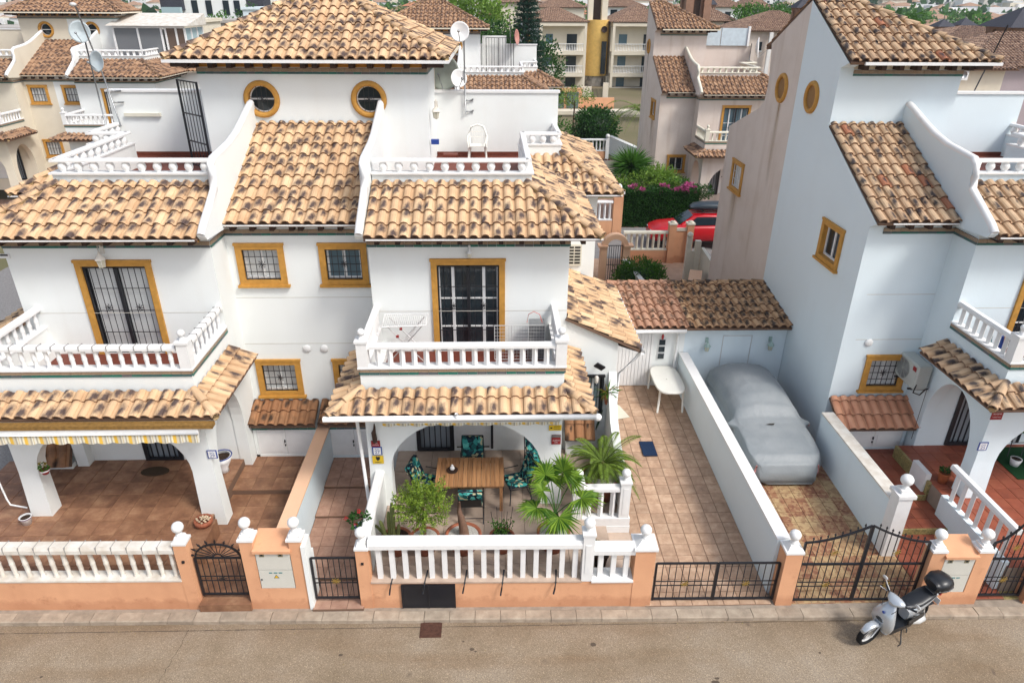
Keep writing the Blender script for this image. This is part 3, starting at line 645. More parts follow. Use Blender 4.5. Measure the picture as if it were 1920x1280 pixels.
def house(fr,name,label,wallm='white_stucco',tile='roof_cream',budget=300,lo=False,wing=True,outer=False,railm='white_paint',rear=False,
          balkind='square',upglass='dark_glass',ground=True,porch=True,towerwin=True,seed=1,fz=.78,trimm='yellow_trim',group=None,trimwall='cream_stucco',rec=('white_blinds','white_blinds'),cat='house',sidewin=False,wingm=None):
    global rng; rng=random.Random(seed)
    P=fr.P; root=thing(name,label,cat,P(3,14.45,0),group)
    kF=lambda Y:(lambda a,z,d:P(a,Y-d,z)); kS=lambda u:(lambda a,z,d:P(u+d,a,z))
    runs_=[]; b=lambda mb,*k: runs_.append(k) if isinstance(mb,list) else fr.box(mb,*k)
    # ---- walls
    w=MB(); F=kF(14.45)
    upd=(3.16,4.56,3.62,5.74)
    holes=[upd]
    if ground and not rear: holes+=([(2.53,3.36,.82,2.85),(3.46,4.30,.86,2.85)] if balkind!='round' else [(3.40,4.27,.62,2.65)])
    cells(w,F,1.69,6.1,.2,6.5,holes)
    rw=[(.54,1.36,5.07,5.82),(.54,1.36,2.06,2.82)][0 if rec[0] else 1:]
    cells(w,kF(15.3),0,1.69,0,6.6,rw)
    Sd=lambda u:(lambda a,z,d:P(u,a,z))
    cells(w,Sd(1.69),14.45,15.3,.0,6.5,[]); cells(w,Sd(6.1),14.45,20.7,3.4,6.5,[])
    cells(w,kF(18.0),6.1,7.2,3.2,6.5,[]); cells(w,Sd(7.2),18.0,20.7,0,6.5,[])
    # stepped top floor slab
    w.face([P(0,15.3,6.45),P(6.1,15.3,6.45),P(6.1,18,6.45),P(7.2,18.0,6.45),P(7.2,20.7,6.45),P(0,20.7,6.45)])
    # tower
    Ft=kF(18.3); cells(w,Ft,0,2.8,6.6,9.62,[(1.33-.4,1.33+.4,8.32,9.12)] if towerwin else [])
    if towerwin: circ_fill(w,Ft,1.33,8.72,.33,.4)
    cells(w,Sd(2.8),18.3,20.7,6.6,9.62,[])
    # terrace parapet under the balls, and its jog
    b(w,1.72,15.55,6.6,5.3,15.73,7.50); b(w,5.12,15.73,6.6,5.3,19.1,7.50); b(w,5.3,18.95,6.6,6.27,19.1,7.50); b(w,6.1,19.1,6.6,6.27,20.6,7.50)
    # back wall of the terrace
    if not rear: b(w,2.8,20.6,6.5,6.3,20.8,8.62)
    # curved party parapet
    prof=[(13.93,6.56),(14.1,6.70),(14.6,6.99),(15.02,7.24),(15.07,7.5),(15.12,7.78),(15.25,7.86),(16.3,7.98),(16.9,8.12),(17.5,8.33),(18.0,8.52),(18.3,8.62)]
    u0,u1=1.54,1.70
    pass
    pts=[(14.02,6.46)]+prof+[(18.3,6.15)]
    for uu in (u0,u1): w.face([P(uu,a,c) for a,c in pts])
    for p,q in zip(pts,pts[1:]): w.face([P(u0,*p),P(u1,*p),P(u1,*q),P(u0,*q)])
    if wing:
        wz=lambda u:4.42-.47*(u-6.1)
        hl=[(6.62,7.02,1.75,2.85)] if not rear else []
        w.face([P(6.1,14.5,3.7),P(7.35,14.5,3.7),P(7.35,14.5,wz(7.35)-.02),P(6.1,14.5,wz(6.1)-.02)]); cells(w,kF(14.5),6.1,7.35,.1,3.7,hl)
        cells(w,Sd(7.35),14.5,18.3,.1,3.82,[(15.6,16.5,1.1,2.6)])
    if outer:
        T=[(15.3,0),(15.3,6.3),(15.0,6.48),(18.3,8.10),(18.3,9.50),(17.85,9.66),(20.7,11.06),(20.7,0)]
        if rear: T=[(15.3,0),(15.3,6.85),(16.9,7.45),(17.9,7.8),(18.35,8.1),(18.45,8.6),(18.3,9.5),(18.2,9.78),(20.7,11.06),(20.7,0)]
        for uu in (-.34,-.02):
            if uu==-.34:
                # strip decomposition with a rectangular window hole
                ho=(16.44,17.36,4.96,5.76) 
                for (y0,y1) in ((15.3,ho[0]),(ho[0],ho[1]),(ho[1],20.7)):
                    top=[t for t in T if y0-1e-6<=t[0]<=y1+1e-6 and t[1]>1]
                    def zt(y):
                        for p,q in zip(T[1:-1],T[2:-1]):
                            if p[0]<=y<=q[0] and q[0]>p[0]: return p[1]+(q[1]-p[1])*(y-p[0])/(q[0]-p[0])
                        return 6.3
                    if y0==ho[0]:
                        w.face([P(uu,y0,0),P(uu,y1,0),P(uu,y1,ho[2]),P(uu,y0,ho[2])]); w.face([P(uu,y0,ho[3]),P(uu,y1,ho[3]),P(uu,y1,zt(y1)),P(uu,y0,zt(y0))])
                    elif y0==15.3: 
                        w.face([P(uu,15.3,0),P(uu,y1,0),P(uu,y1,zt(y1))]+([P(uu,15.0,6.48)] if not rear else [])+[P(uu,15.3,T[1][1])])
                    else:
                        seq=[t for t in T if t[0]>=17.8 and t[1]>1]
                        w.face([P(uu,y0,0),P(uu,20.7,0)]+[P(uu,*t) for t in seq[::-1]]+[P(uu,y0,zt(y0))])
            else: w.face([P(uu,*t) for t in T])
        for p,q in zip(T,T[1:]): w.face([P(-.34,*p),P(-.02,*p),P(-.02,*q),P(-.34,*q)])
        w.face([P(-.02,15.3,0),P(0,15.3,0),P(0,15.3,6.5),P(-.02,15.3,6.5)]); w.face([P(-.02,18.3,6.5),P(0,18.3,6.5),P(0,18.3,9.6),P(-.02,18.3,9.6)])
    else:
        w.face([P(0,15.3,0),P(0,20.7,0),P(0,20.7,6.5),P(0,15.3,6.5)])
    wall=w.build('wall',wallm,root)
    if not lo:
        g_=MB()   # expansion joints scored in the render, a real groove bead
        for zz in (4.62,): qbox(g_,kF(14.45),1.70,6.09,zz-.006,zz+.006,.0,.004)
        for zz in (3.40,): qbox(g_,kF(15.3),.0,1.68,zz-.006,zz+.006,.0,.004)
        for zz in (4.62,): qbox(g_,kF(15.3),.0,1.68,zz-.006,zz+.006,.0,.004)
        g_.build('render_joint','joint_line',root)
    # coping of the party parapet
    c=MB(); cu=(u0+u1)/2; c.smooth=True
    c.tube([P(cu,a,z_+.015) for a,z_ in prof],.088,8); c.build('parapet_coping',railm,root)
    # terrace floor
    t=MB(); t.face([P(1.7,15.73,6.88),P(5.12,15.73,6.88),P(5.12,20.6,6.88),P(1.7,20.6,6.88)]); t.face([P(5.12,19.1,6.884),P(6.1,19.1,6.884),P(6.1,20.6,6.884),P(5.12,20.6,6.884)])
    b(t,2.81,20.56,6.89,6.1,20.595,6.99); t.build('terrace_floor','terrace_red',root)
    if not rear:
        pr=MB()
        for a_,b_ in (((1.75,15.62),(5.22,15.62)),((5.22,15.55),(5.22,19.1)),((5.22,19.03),(6.2,19.03)),((6.2,18.96),(6.2,20.6))):
            rail_run(pr,P(a_[0],a_[1],0),P(b_[0],b_[1],0),.15,7.735+fr.dz,7.81+fr.dz)
        par=pr.build('terrace_railing',railm,root)
        for a_,b_ in (((1.8,15.64),(5.25,15.64)),((5.21,15.9),(5.21,18.9)),((5.35,19.03),(6.2,19.03)),((6.19,19.3),(6.19,20.6))):
            balusters(par,P(a_[0],a_[1],7.50),P(b_[0],b_[1],7.50),.24,'ball',.335,railm,lo)
        lg=MB()
        for (x0,y0,x1,y1) in ((1.71,15.50,5.35,15.75),(5.10,15.75,5.35,18.92),(5.10,18.92,6.30,19.12),(6.08,19.12,6.30,20.58)): b(lg,x0,y0,7.475,x1,y1,7.515)
        lg.build('parapet_ledge',railm,root)
    if not rear: bc=MB(); b(bc,2.78,20.56,8.62,6.34,20.84,8.68); bc.build('wall_coping',railm,root)
    # ---- eaves: fascia, rafters
    fa=runs_
    b(fa,0,14.94,6.465,1.53,14.98,6.495); b(fa,1.76,13.89,6.465,6.74,13.93,6.495); b(fa,6.70,13.93,6.465,6.74,17.49,6.495); b(fa,6.74,17.49,6.465,7.77,17.53,6.495); b(fa,7.73,17.53,6.465,7.77,20.7,6.495)
    tl=-.0 if not outer else 0
    b(fa,tl,17.76,9.60,3.39,17.83,9.67); b(fa,3.32,17.83,9.60,3.39,20.7,9.67)
    for grp in ([runs_] if lo else [[r_] for r_ in runs_]):
        g_=MB()
        for r_ in grp: fr.box(g_,*r_)
        o=g_.build('gutter',railm if not lo else trimwall,root)
        if lo: o['kind']='stuff'
    sof=MB(); sof.face([P(0,17.84,9.64),P(3.3,17.84,9.64),P(3.3,20.7,9.66),P(0,20.7,9.66)]); sof.face([P(1.7,13.94,6.44),P(6.7,13.94,6.44),P(6.7,20.7,6.44),P(1.7,20.7,6.44)]); sof.face([P(0,15.0,6.44),P(1.7,15.0,6.44),P(1.7,15.4,6.44),P(0,15.4,6.44)])
    b(sof,0,18.27,9.47,2.82,18.3,9.66); sof.build('soffit','soffit_orange' if not outer else 'cream_stucco',root)
    rf=MB()
    for i in range(7):
        u=.08+i*.44
        b(rf,u,17.95,9.47,u+.12,18.27,9.63)
    b(rf,2.85,17.88,9.50,3.25,18.25,9.62)
    for i in range(11): u=1.9+i*.44; b(rf,u,14.1,6.31,u+.10,14.45,6.44)
    for i in range(4): u=.05+i*.44; b(rf,u,15.1,6.31,u+.10,15.3,6.44)
    for i in range(8): y=14.5+i*.44; b(rf,6.1,y,6.36,6.66,y+.09,6.44)
    if lo: rf.build('rafters','dark_brown_wood',root)['kind']='stuff'
    else:
        for i in range(0,len(rf.v),8): g_=MB(); g_.faces(rf.v[i:i+8],[(0,3,2,1),(4,5,6,7),(0,1,5,4),(1,2,6,5),(2,3,7,6),(3,0,4,7)]); g_.build('rafter','dark_brown_wood',root)
    # ---- ceramic bands
    bands=[((1.69,14.45),(6.1,14.45)),((1.69,15.3),(1.69,14.45)),((0,15.3),(1.69,15.3)),((6.1,14.45),(6.1,18.0)),((6.1,18.0),(7.2,18.0))]
    if not lo or True:
        band(root,fr,bands,6.15,lo); band(root,fr,[((0,18.3),(2.8,18.3)),((2.8,18.3),(2.8,20.7))],9.31,lo,cc=(1.2,20.4))
    # ---- roofs
    RR=Roofs(root,tile,budget,lo)
    def slope(name_,O,U,V,poly,mat=None):
        part=MB(); part.face([P(*O)]*3) if False else None
        e=bpy.data.objects.new(name_,None); COL.objects.link(e); e.parent=root; e.empty_display_size=.1; WORG[e.name]=WORG[root.name]
        RR.plane(e,P(*O),fr.D(*U),fr.D(*V),poly,mat); return e
    q=math.sqrt(1+K*K)
    fs=slope('roof',(1.72,13.9,6.5),(1,0,0),(0,1,K),[(0,0),(5.0,0),(3.42,1.62*q),(0,1.62*q)])
    if not rear:
        RR2=slope('roof',(0 if outer else .0,14.95,6.5),(1,0,0),(0,1,K),[(-.34 if outer else 0,0),(1.545,0),(1.545,3.33*q),(-.34 if outer else 0,3.33*q)])
    if porch and not rear:
        sk=[]
        e1=slope('porch_roof',(1.09,11.75,3.52),(1,0,0),(0,1,.45),[(0,0),(5.35,0),(4.79,.60*1.097),(.60,.60*1.097)])
        e2=slope('porch_roof',(1.09,11.75,3.52),(0,1,0),(1,0,.45),[(0,0),(2.66,0),(2.66,.60*1.097),(.60,.60*1.097)])
        e3=slope('porch_roof',(6.44,11.75,3.52),(0,1,0),(-1,0,.45),[(0,0),(2.73,0),(2.73,.56*1.097),(.60,.56*1.097)])
        RR.hip(e1,P(1.09,11.75,3.53),P(1.69,12.35,3.80)); RR.hip(e1,P(6.44,11.75,3.53),P(5.87,12.35,3.80))
    tw=slope('tower_roof',(0,17.8,9.67),(1,0,0),(0,1,K),[(-.34 if outer else 0,0),(3.35,0),(.45,2.9*q),(-.34 if outer else 0,2.9*q)])
    s1=slope('roof',(6.72,13.9,6.5),(0,1,0),(-1,0,K),[(0,0),(3.6,0),(5.02,1.42*q),(1.6,1.6*q)])
    s2=slope('roof',(6.72,17.5,6.5),(1,0,0),(0,1,K),[(0,0),(1.03,0),(-.47,1.5*q),(-1.42,1.45*q)])
    s3=slope('roof',(7.75,17.5,6.5),(0,1,0),(-1,0,K),[(0,0),(3.2,0),(3.2,1.5*q),(1.5,1.5*q)])
    st=slope('tower_roof',(3.35,17.8,9.67),(0,1,0),(-1,0,K),[(0,0),(2.9,0),(2.9,2.9*q)])
    if wing and not rear:
        ws=slope('wing_roof',(7.87,14.40,3.62),(0,1,0),(-1,0,.47),[(0,0),(3.75,0),(3.75,1.77*1.105),(0,1.77*1.105)])
        gv=MB(); b(gv,6.1,14.40,3.5,6.1,14.4,3.5) ; gv=MB(); gv.tube([P(7.93,14.35,3.56),P(7.93,18.2,3.56)],.055,8); gv.tube([P(7.93,14.55,3.52),P(7.80,14.5,3.35),P(7.42,14.47,2.95),P(7.40,14.47,.8)],.035,6); gv.build('downpipe','white_paint',root)
        sf=MB(); sf.face([P(7.35,14.42,3.72),P(7.9,14.42,3.52),P(7.9,18.15,3.52),P(7.35,18.15,3.72)]); sf.build('soffit','dark_brown_wood',root)
    RR.hip(fs,P(6.72,13.9,6.52),P(5.2,15.45,7.30)); RR.hip(s2,P(7.75,17.5,6.52),P(6.27,19.0,7.28)); RR.hip(tw,P(3.35,17.8,9.69),P(.45,20.7,11.11))
    if not rear or outer: RR.hip(tw,P(0,20.7,11.10),P(.45,20.7,11.10))
    # ---- windows
    for (z0,z1,gl,tt) in ((4.93,5.96,rec[0],1),(1.92,2.96,rec[1],0)):
        if gl: window(root,kF(15.3),.40,1.50,z0,z1,gl,bars=(5,3) if not lo else (4,1),lo=lo,rose=not lo,trimm=trimm)
    if rear:
        pass
    else:
        ud=window(root,F,3.04,4.68,3.60,5.87,upglass,trim=.13,sill=False,bars=(9,3) if not lo else (4,1),lo=lo,rose=False,trimm=trimm,mull=3 if balkind!='round' else 1,rowz=(4.2,4.9) if balkind!='round' else None,frame='white_paint' if balkind!='round' else 'iron_black')
        fr_=MB()
        for x in (3.17,3.86,4.55): qbox(fr_,F,x-.035,x+.035,3.62,5.74,-.045,.0)
        qbox(fr_,F,3.2,4.52,5.68,5.74,-.044,0); qbox(fr_,F,3.2,4.52,3.62,3.70,-.044,0)
        if not lo: rosette(fr_,F,3.52,4.75,-.0,.09); rosette(fr_,F,4.2,4.75,-.0,.09)
        fr_.build('security_gate','iron_black' ,ud)
    if towerwin: round_window(root,Ft,1.33,8.72,.45,lo)
    if outer:
        for (yc,z1,z0,wd) in ((19.62,8.2,5.2,.34),(16.9,4.80,2.9,.8)) if rear or lo else ():
            sm_=MB(); sm_.face([P(-.343,yc-wd/2,z0),P(-.343,yc+wd/2,z0),P(-.343,yc+wd/2,z1),P(-.343,yc-wd/2,z1)],[(0,0),(1,0),(1,1),(0,1)]); sm_.build('rust_stain','rust_stain',root)
        Qo=lambda a,z,d:P(-.34-d,a,z)
        round_window(root,Qo,19.62,8.64,.43,lo,True)
        window(root,Qo,16.30,17.50,4.82,5.90,'white_blinds' if rear else 'dark_glass',bars=(3,2) if rear else None,trimm=trimm,barm='white_paint' if rear else 'iron_black')
    # ---- porch and balcony
    if porch and not rear:
        pw=MB(); Fp=kF(12.4)
        arch_wall(pw,Fp,1.69,5.87,fz if balkind!='round' else .3,3.79,2.16,5.45,1.75,3.02,.32,batter=.05)
        Qs=lambda a,z,d:P(1.693-d,a,z); arch_wall(pw,Qs,12.43,14.45,.25,3.79,12.74,14.43,1.7,3.0,.28)
        Qr=lambda a,z,d:P(5.867+d,a,z); arch_wall(pw,Qr,12.43,14.45,fz-.2,3.79,12.74,14.2,1.9,2.85,.28)
        b(pw,1.70,12.42,3.45,5.86,14.44,3.55)
        # balcony parapet, solid part
        b(pw,1.69,12.401,3.791,5.87,12.58,4.13); b(pw,1.69,12.58,3.79,1.85,14.45,4.13); b(pw,5.71,12.58,3.79,5.87,14.45,4.13)
        b(pw,1.69,12.4,4.25,5.87,12.58,4.27)
        b(pw,1.705,12.415,4.13,5.855,12.58,4.25); b(pw,1.705,12.58,4.13,1.85,14.45,4.25); b(pw,5.71,12.58,4.13,5.855,14.45,4.25)
        pw.build('porch',wallm,root)
        bf=MB(); b(bf,1.85,12.58,3.56,5.71,14.44,3.60); bf.build('balcony_floor','terrace_red',root)
        band(root,fr,[((1.69,12.4),(5.87,12.4)),((1.69,14.45),(1.69,12.4)),((5.87,12.4),(5.87,14.45))],4.12,lo)
        rl=MB(); z=fr.dz
        rail_run(rl,P(1.8,12.47,0),P(5.76,12.47,0),.15,4.69+z,4.79+z); rail_run(rl,P(1.77,12.5,0),P(1.77,14.45,0),.15,4.69+z,4.79+z); rail_run(rl,P(5.79,12.5,0),P(5.79,14.45,0),.15,4.69+z,4.79+z)
        b(rl,1.65,12.36,4.255,5.91,12.60,4.29); b(rl,1.65,12.60,4.255,1.87,14.45,4.29); b(rl,5.69,12.60,4.255,5.91,14.45,4.29)
        for u in (1.77,5.79):
            b(rl,u-.11,12.37,4.29,u+.11,12.59,4.84); b(rl,u-.135,12.345,4.84,u+.135,12.615,4.89)
            p=P(u,12.48,4.89); finial(rl,p.x,p.y,p.z,.075,.07)
            pz=MB(); 
        rp=rl.build('balcony_railing',railm,root)
        balusters(rp,P(1.95,12.47,4.285),P(5.62,12.47,4.285),.40,balkind,.245,railm,lo); balusters(rp,P(1.77,12.68,4.285),P(1.77,14.40,4.285),.40,balkind,.245,railm,lo); balusters(rp,P(5.79,12.68,4.285),P(5.79,14.40,4.285),.40,balkind,.245,railm,lo)
        if balkind=='round' and not lo:
            jm=MB()
            for i in range(15): p=1.9+i*.27; b(jm,p,12.380,4.70,p+.008,12.558,4.803)
            for i in range(7): p=12.7+i*.27; b(jm,1.686,p,4.70,1.852,p+.008,4.803)
            jm.build('rail_joints','joint_grey',rp)
    if not rear and porch:
        # ground floor doors behind the porch
        if ground:
            g0,g1,gz=(2.53,3.36,.82) if balkind!='round' else (3.42,4.25,.62)
            dg=MB(); 
            for x in (g0,g1): qbox(dg,F,x-.05,x+.05,gz-.02,gz+2.05,-.02,.04)
            qbox(dg,F,g0,g1,gz+1.98,gz+2.06,-.02,.039); qbox(dg,F,g0,g1,gz-.03,gz+.05,-.02,.039)
            for i in range(5): x=g0+.83*(i+1)/6; qbox(dg,F,x-.012,x+.012,gz+.05,gz+1.98,.0,.03)
            dgr=dg.build('window_gate','iron_black',root)
            pn=MB(); pn.face([F(g0-.03,gz-.02,-.1),F(g1+.03,gz-.02,-.1),F(g1+.03,gz+2.04,-.1),F(g0-.03,gz+2.04,-.1)]); pn.build('pane','grey_glass',dgr)
        if ground and balkind!='round':
            dd=MB(); qbox(dd,F,3.46,4.30,.86,2.85,-.12,-.06)
            for z0,z1 in ((1.0,1.55),(1.65,2.7)): qbox(dd,F,3.58,4.18,z0,z1,-.06,-.045)
            qbox(dd,F,3.42,3.47,.86,2.9,-.1,.02); qbox(dd,F,4.29,4.34,.86,2.9,-.1,.02)
            d_=dd.build('front_door','white_paint',root)
            kn=MB(); p=F(3.56,1.85,-.0); kn.ball(p,.03,8,6); qbox(kn,F,4.33,4.39,.85,2.9,0,.05); kn.build('door_fittings','iron_black',d_)
    if wing and not rear:
        window(root,kF(14.5),6.56,7.08,1.70,2.90,'pale_glass',trim=.06,trimm='iron_black',bars=(4,1),rose=False,sill=False,lo=lo)
        ww=MB(); b(ww,7.30,15.6,1.1,7.33,16.5,2.6); ww.build('pane','dark_glass',root)
    # chimney cowls on the ridge
    return root,RR
simple('terrace_red',(.17,.045,.028),.6,.3,var=.25,scale=8)
simple('joint_line',(.56,.53,.47),.9)
simple('soffit_orange',(.50,.24,.05),.8,.2)
glassy('grey_glass',(.32,.36,.40),.3)
# ================================================================ THE THREE FRONT HOUSES
f27=Frame(-4.42,1); f29=Frame(-4.42,-1); f25=Frame(9.07,1)
h27,r27=house(f27,'house','white house at number 27, green palms and a wooden dining set on its front terrace','white_stucco','roof_cream',300,balkind='square',upglass='dark_glass',rec=('blue_glass','white_blinds'),seed=3)
h29,r29=house(f29,'house','white house at number 29 with a yellow striped awning above its brown tiled porch','white_stucco','roof_cream',300,balkind='round',upglass='white_blinds',seed=5,wing=True)
h25,r25=house(f25,'house','shaded white house at number 25 with an air conditioner and an orange tiled lean-to','cool_shade_stucco','roof_spotted',300,outer=True,seed=9,balkind='square',rec=(None,'white_blinds'),upglass='dark_glass',towerwin=False)
rng=random.Random(21)
# ================================================================ GROUND, STREET, PAVING
def bx(mb,*k): mb.box(*k); return mb
g=MB(); g.face([(-80,-30,0),(80,-30,0),(80,9.95,0),(-80,9.95,0)]); rd=structure(g,'road','tan_asphalt'); frame_fix(rd)
g=MB(); g.face([(-1500,-60,-.06),(1500,-60,-.06),(1500,900,-.06),(-1500,900,-.06)]); structure(g,'ground','dry_ground')
simple('dry_ground',(.26,.20,.14),.95,.1,col2=(.12,.12,.06),scale=.05)
bpy.data.objects['ground'].data.materials[0]=MAT['dry_ground']
g=MB(); g.box(-80,9.955,-.05,80,10.35,.095); kb=structure(g,'kerb','concrete')
simple('concrete',(.36,.30,.24),.9,.1,var=.3,scale=7,bump=.3)
kb.data.materials[0]=MAT['concrete']
WORG['kerb']=Vector((0,0,0))
ks=MB(); ks.prism([(9.735,0.0),(9.735,.085),(9.75,.10),(9.948,.105),(9.948,0)],'x',0,.492); km=ks.mesh('kerb_stone','kerb_stone')
for i in range(-30,30): copyat(km,kb,'kerb_stone',Matrix.Translation((i*.5+.1+rng.uniform(-.003,.003),rng.uniform(-.004,.004),rng.uniform(-.006,.004))))
frame_fix(kb)
def pave(name,x0,x1,y0,y1,z0,z1,tw,tl,mat,base,gap=.008,bond=0,label=None,kind='structure'):
    """tiled floor from y0 (height z0) to y1 (height z1)"""
    g=MB(); g.faces([(x0,y0,z0-.012),(x1,y0,z0-.012),(x1,y1,z1-.012),(x0,y1,z1-.012),(x0,y0,-.1),(x1,y0,-.1),(x1,y1,-.1),(x0,y1,-.1)],[(0,1,2,3),(0,4,5,1),(1,5,6,2),(2,6,7,3),(3,7,4,0)])
    o=g.build(name,base); o['kind']=kind; WORG[o.name]=Vector((0,0,0))
    nx=max(1,round((x1-x0)/tw)); ny=max(1,round((y1-y0)/tl)); tw=(x1-x0)/nx; tl=(y1-y0)/ny; L_=math.hypot(y1-y0,z1-z0); sl=math.atan2(z1-z0,y1-y0); tly=L_/ny
    m=MB(); e=.004; a,b_=tw-gap,tly-gap
    m.faces([(0,0,-.012),(a,0,-.012),(a,b_,-.012),(0,b_,-.012),(e,e,0),(a-e,e,0),(a-e,b_-e,0),(e,b_-e,0)],[(4,5,6,7),(0,1,5,4),(1,2,6,5),(2,3,7,6),(3,0,4,7)])
    me=m.mesh('floor_tile',mat)
    B=Matrix.Translation((x0,y0,z0))@Matrix.Rotation(sl,4,'X')
    for j in range(ny):
        for i in range(nx):
            copyat(me,o,'floor_tile',B@Matrix.Translation((i*tw+gap/2,j*tly+gap/2,rng.uniform(-.0015,.0015)))@Matrix.Rotation(rng.uniform(-.003,.003),4,'Y'))
    return o
pave('patio_floor',-12.1,-6.3,10.36,14.45,.60,.60,.5,.45,'slate_tile','grout')
pave('path',-6.3,-4.45,10.30,13.42,.28,.30,.46,.45,'slate_tile','grout'); pave('path',-6.3,-4.45,13.42,15.3,.42,.42,.46,.45,'slate_tile','grout')
pave('terrace_floor',-2.42,1.95,10.08,14.45,.78,.78,.45,.45,'sand_tile','pale_grout'); pave('terrace_floor',1.95,2.95,11.8,14.5,.78,.78,.45,.45,'sand_tile','pale_grout')
pave('terrace_step',1.95,2.45,10.12,11.8,.60,.60,.5,.45,'sand_tile','pale_grout'); pave('terrace_step',2.45,2.98,10.12,11.8,.42,.42,.5,.45,'sand_tile','pale_grout')
for k,(ya,yb,z) in enumerate(((10.0,10.75,.16),(10.75,12.6,.24),(12.6,13.6,.30),(13.6,15.3,.36))): pave('path',-3.62 if k==0 else -4.15,-2.62,ya,yb,z,z,.33,.33,'path_tile','grout')
pave('driveway',3.0,5.56,9.98,18.3,.12,.40,.33,.335,'rose_tile','grout')
pave('driveway',5.80,8.75,9.98,18.3,.10,.38,.30,.33,'patterned_tile','grout',.006)
pave('path',8.75,10.35,10.0,11.9,.14,.16,.33,.33,'red_tile','grout'); pave('path',8.75,10.35,11.9,12.9,.30,.30,.33,.33,'red_tile','grout'); pave('path',8.75,10.75,12.9,15.3,.44,.44,.33,.33,'red_tile','grout')
pave('terrace_floor',10.35,15.4,10.2,14.45,.78,.78,.34,.34,'red_tile','pale_grout')
g=MB(); g.box(10.3,12.9,.44,10.36,14.45,.785); g.box(8.75,12.86,.30,10.3,12.9,.445); g.box(8.75,11.86,.14,10.3,11.9,.305); st=structure(g,'step_riser','ceramic_ochre')
simple('ceramic_ochre',(.42,.34,.14),.4,.4,col2=(.16,.15,.06),scale=25); st.data.materials[0]=MAT['ceramic_ochre']
# side road on the far left with its kerb
g=MB(); g.face([(-22,10.2,-.01),(-12.35,10.2,-.01),(-12.35,34,-.01),(-22,34,-.01)]); structure(g,'side_road','grey_asphalt')
simple('grey_asphalt',(.26,.25,.25),.9,.1,col2=(.17,.165,.16),scale=20,bump=.6,bscale=120); bpy.data.objects['side_road'].data.materials[0]=MAT['grey_asphalt']
g=MB(); g.box(-12.33,10.2,-.05,-12.10,30,.16); kl=structure(g,'side_kerb','concrete')
# manhole covers, iron and blue mat
m=MB(); m.box(-1.47,9.41,.0,-1.05,9.83,.012); 
mh=thing('manhole_cover','rusty brown square manhole cover in the road beside the kerb','manhole cover',(-1.26,9.62,0))
m=MB(); m.box(-1.47,9.405,.0,-1.05,9.825,.010); m.build('frame','rust_iron',mh); m=MB(); m.box(-1.44,9.435,.0,-1.08,9.795,.016); 
for i in range(6): m.box(-1.42,9.46+i*.055,.016,-1.10,9.475+i*.055,.020)
m.build('lid','rust_iron',mh)
simple('rust_iron',(.10,.045,.03),.8,.3,var=.4,scale=18,bump=.4); [setattr(ch.data.materials,'__dummy',0) if False else None for ch in mh.children]
for ch in mh.children: ch.data.materials[0]=MAT['rust_iron']
m=MB(); m.box(3.90,14.77,.30,4.27,15.41,.327); o=single(m,'doormat','blue_mat','dark blue rectangular mat lying on the rose tiled driveway','doormat',(4.08,15.1,.30)); 
m=MB(); m.lathe([(.0,.62),(.33,.62),(.34,.61),(.34,.60)],(-8.3,13.95,0),20,flat=True); m.v=[(( p[0]+8.3)*1.0-8.3,(p[1]-13.95)*.55+13.95,p[2]) for p in m.v]; single(m,'doormat','brown_mat','brown oval doormat in front of the barred window of number 29','doormat',(-8.3,13.95,.6))
simple('brown_mat',(.08,.055,.035),.95,.1,scale=60,var=.4); bpy.data.objects['doormat.001'].data.materials[0]=MAT['brown_mat']
# ================================================================ STREET FRONT WALLS
YW=10.03
def gpost(x0,x1,zt,label,capz=None,ballz=None,wide=.0,mat='peach_stucco',y0=YW,group=None,name='gate_post',zb=0):
    d=x1-x0; t=thing(name,label,'gate post',((x0+x1)/2,y0+d/2,zb),group)
    m=MB(); m.box(x0,y0,zb,x1,y0+d,zt); m.build('shaft',mat,t)
    cx,cy=(x0+x1)/2,y0+d/2; w=d/2+.015+wide
    c=MB(); c.box(cx-w,cy-w,zt,cx+w,cy+w,zt+.05); w2=w-.035
    c.faces([(cx-w2,cy-w2,zt+.05),(cx+w2,cy-w2,zt+.05),(cx+w2,cy+w2,zt+.05),(cx-w2,cy+w2,zt+.05)]+[(cx-.075,cy-.075,zt+.15),(cx+.075,cy-.075,zt+.15),(cx+.075,cy+.075,zt+.15),(cx-.075,cy+.075,zt+.15)],[(0,1,5,4),(1,2,6,5),(2,3,7,6),(3,0,4,7),(4,5,6,7)])
    c.build('cap','white_paint',t); f=MB(); finial(f,cx,cy,zt+.15,.112,.07); f.build('ball_finial','white_paint',t)
    return t
front=[]
front.append(gpost(-6.08,-5.84,1.75,'peach gate post with a doorbell, by the arched iron gate of number 29'))
m=MB(); m.cbox((-5.95,YW-.01,1.35),(.05,.03,.05)); m.build('doorbell','iron_black',front[-1])
front.append(gpost(-2.67,-2.43,1.60,'peach gate post at the left end of the white terrace balustrade'))
m=MB(); m.cbox((-2.55,YW-.01,1.28),(.05,.03,.045)); m.build('doorbell','iron_black',front[-1])
front.append(gpost(2.70,3.09,1.56,'broad peach gate post beside the low driveway gate of number 27',wide=.02))
front.append(gpost(5.62,5.95,1.44,'peach gate post between the two driveway gates'))
front.append(gpost(10.66,10.95,1.44,'peach gate post at the far right edge of the street front'))
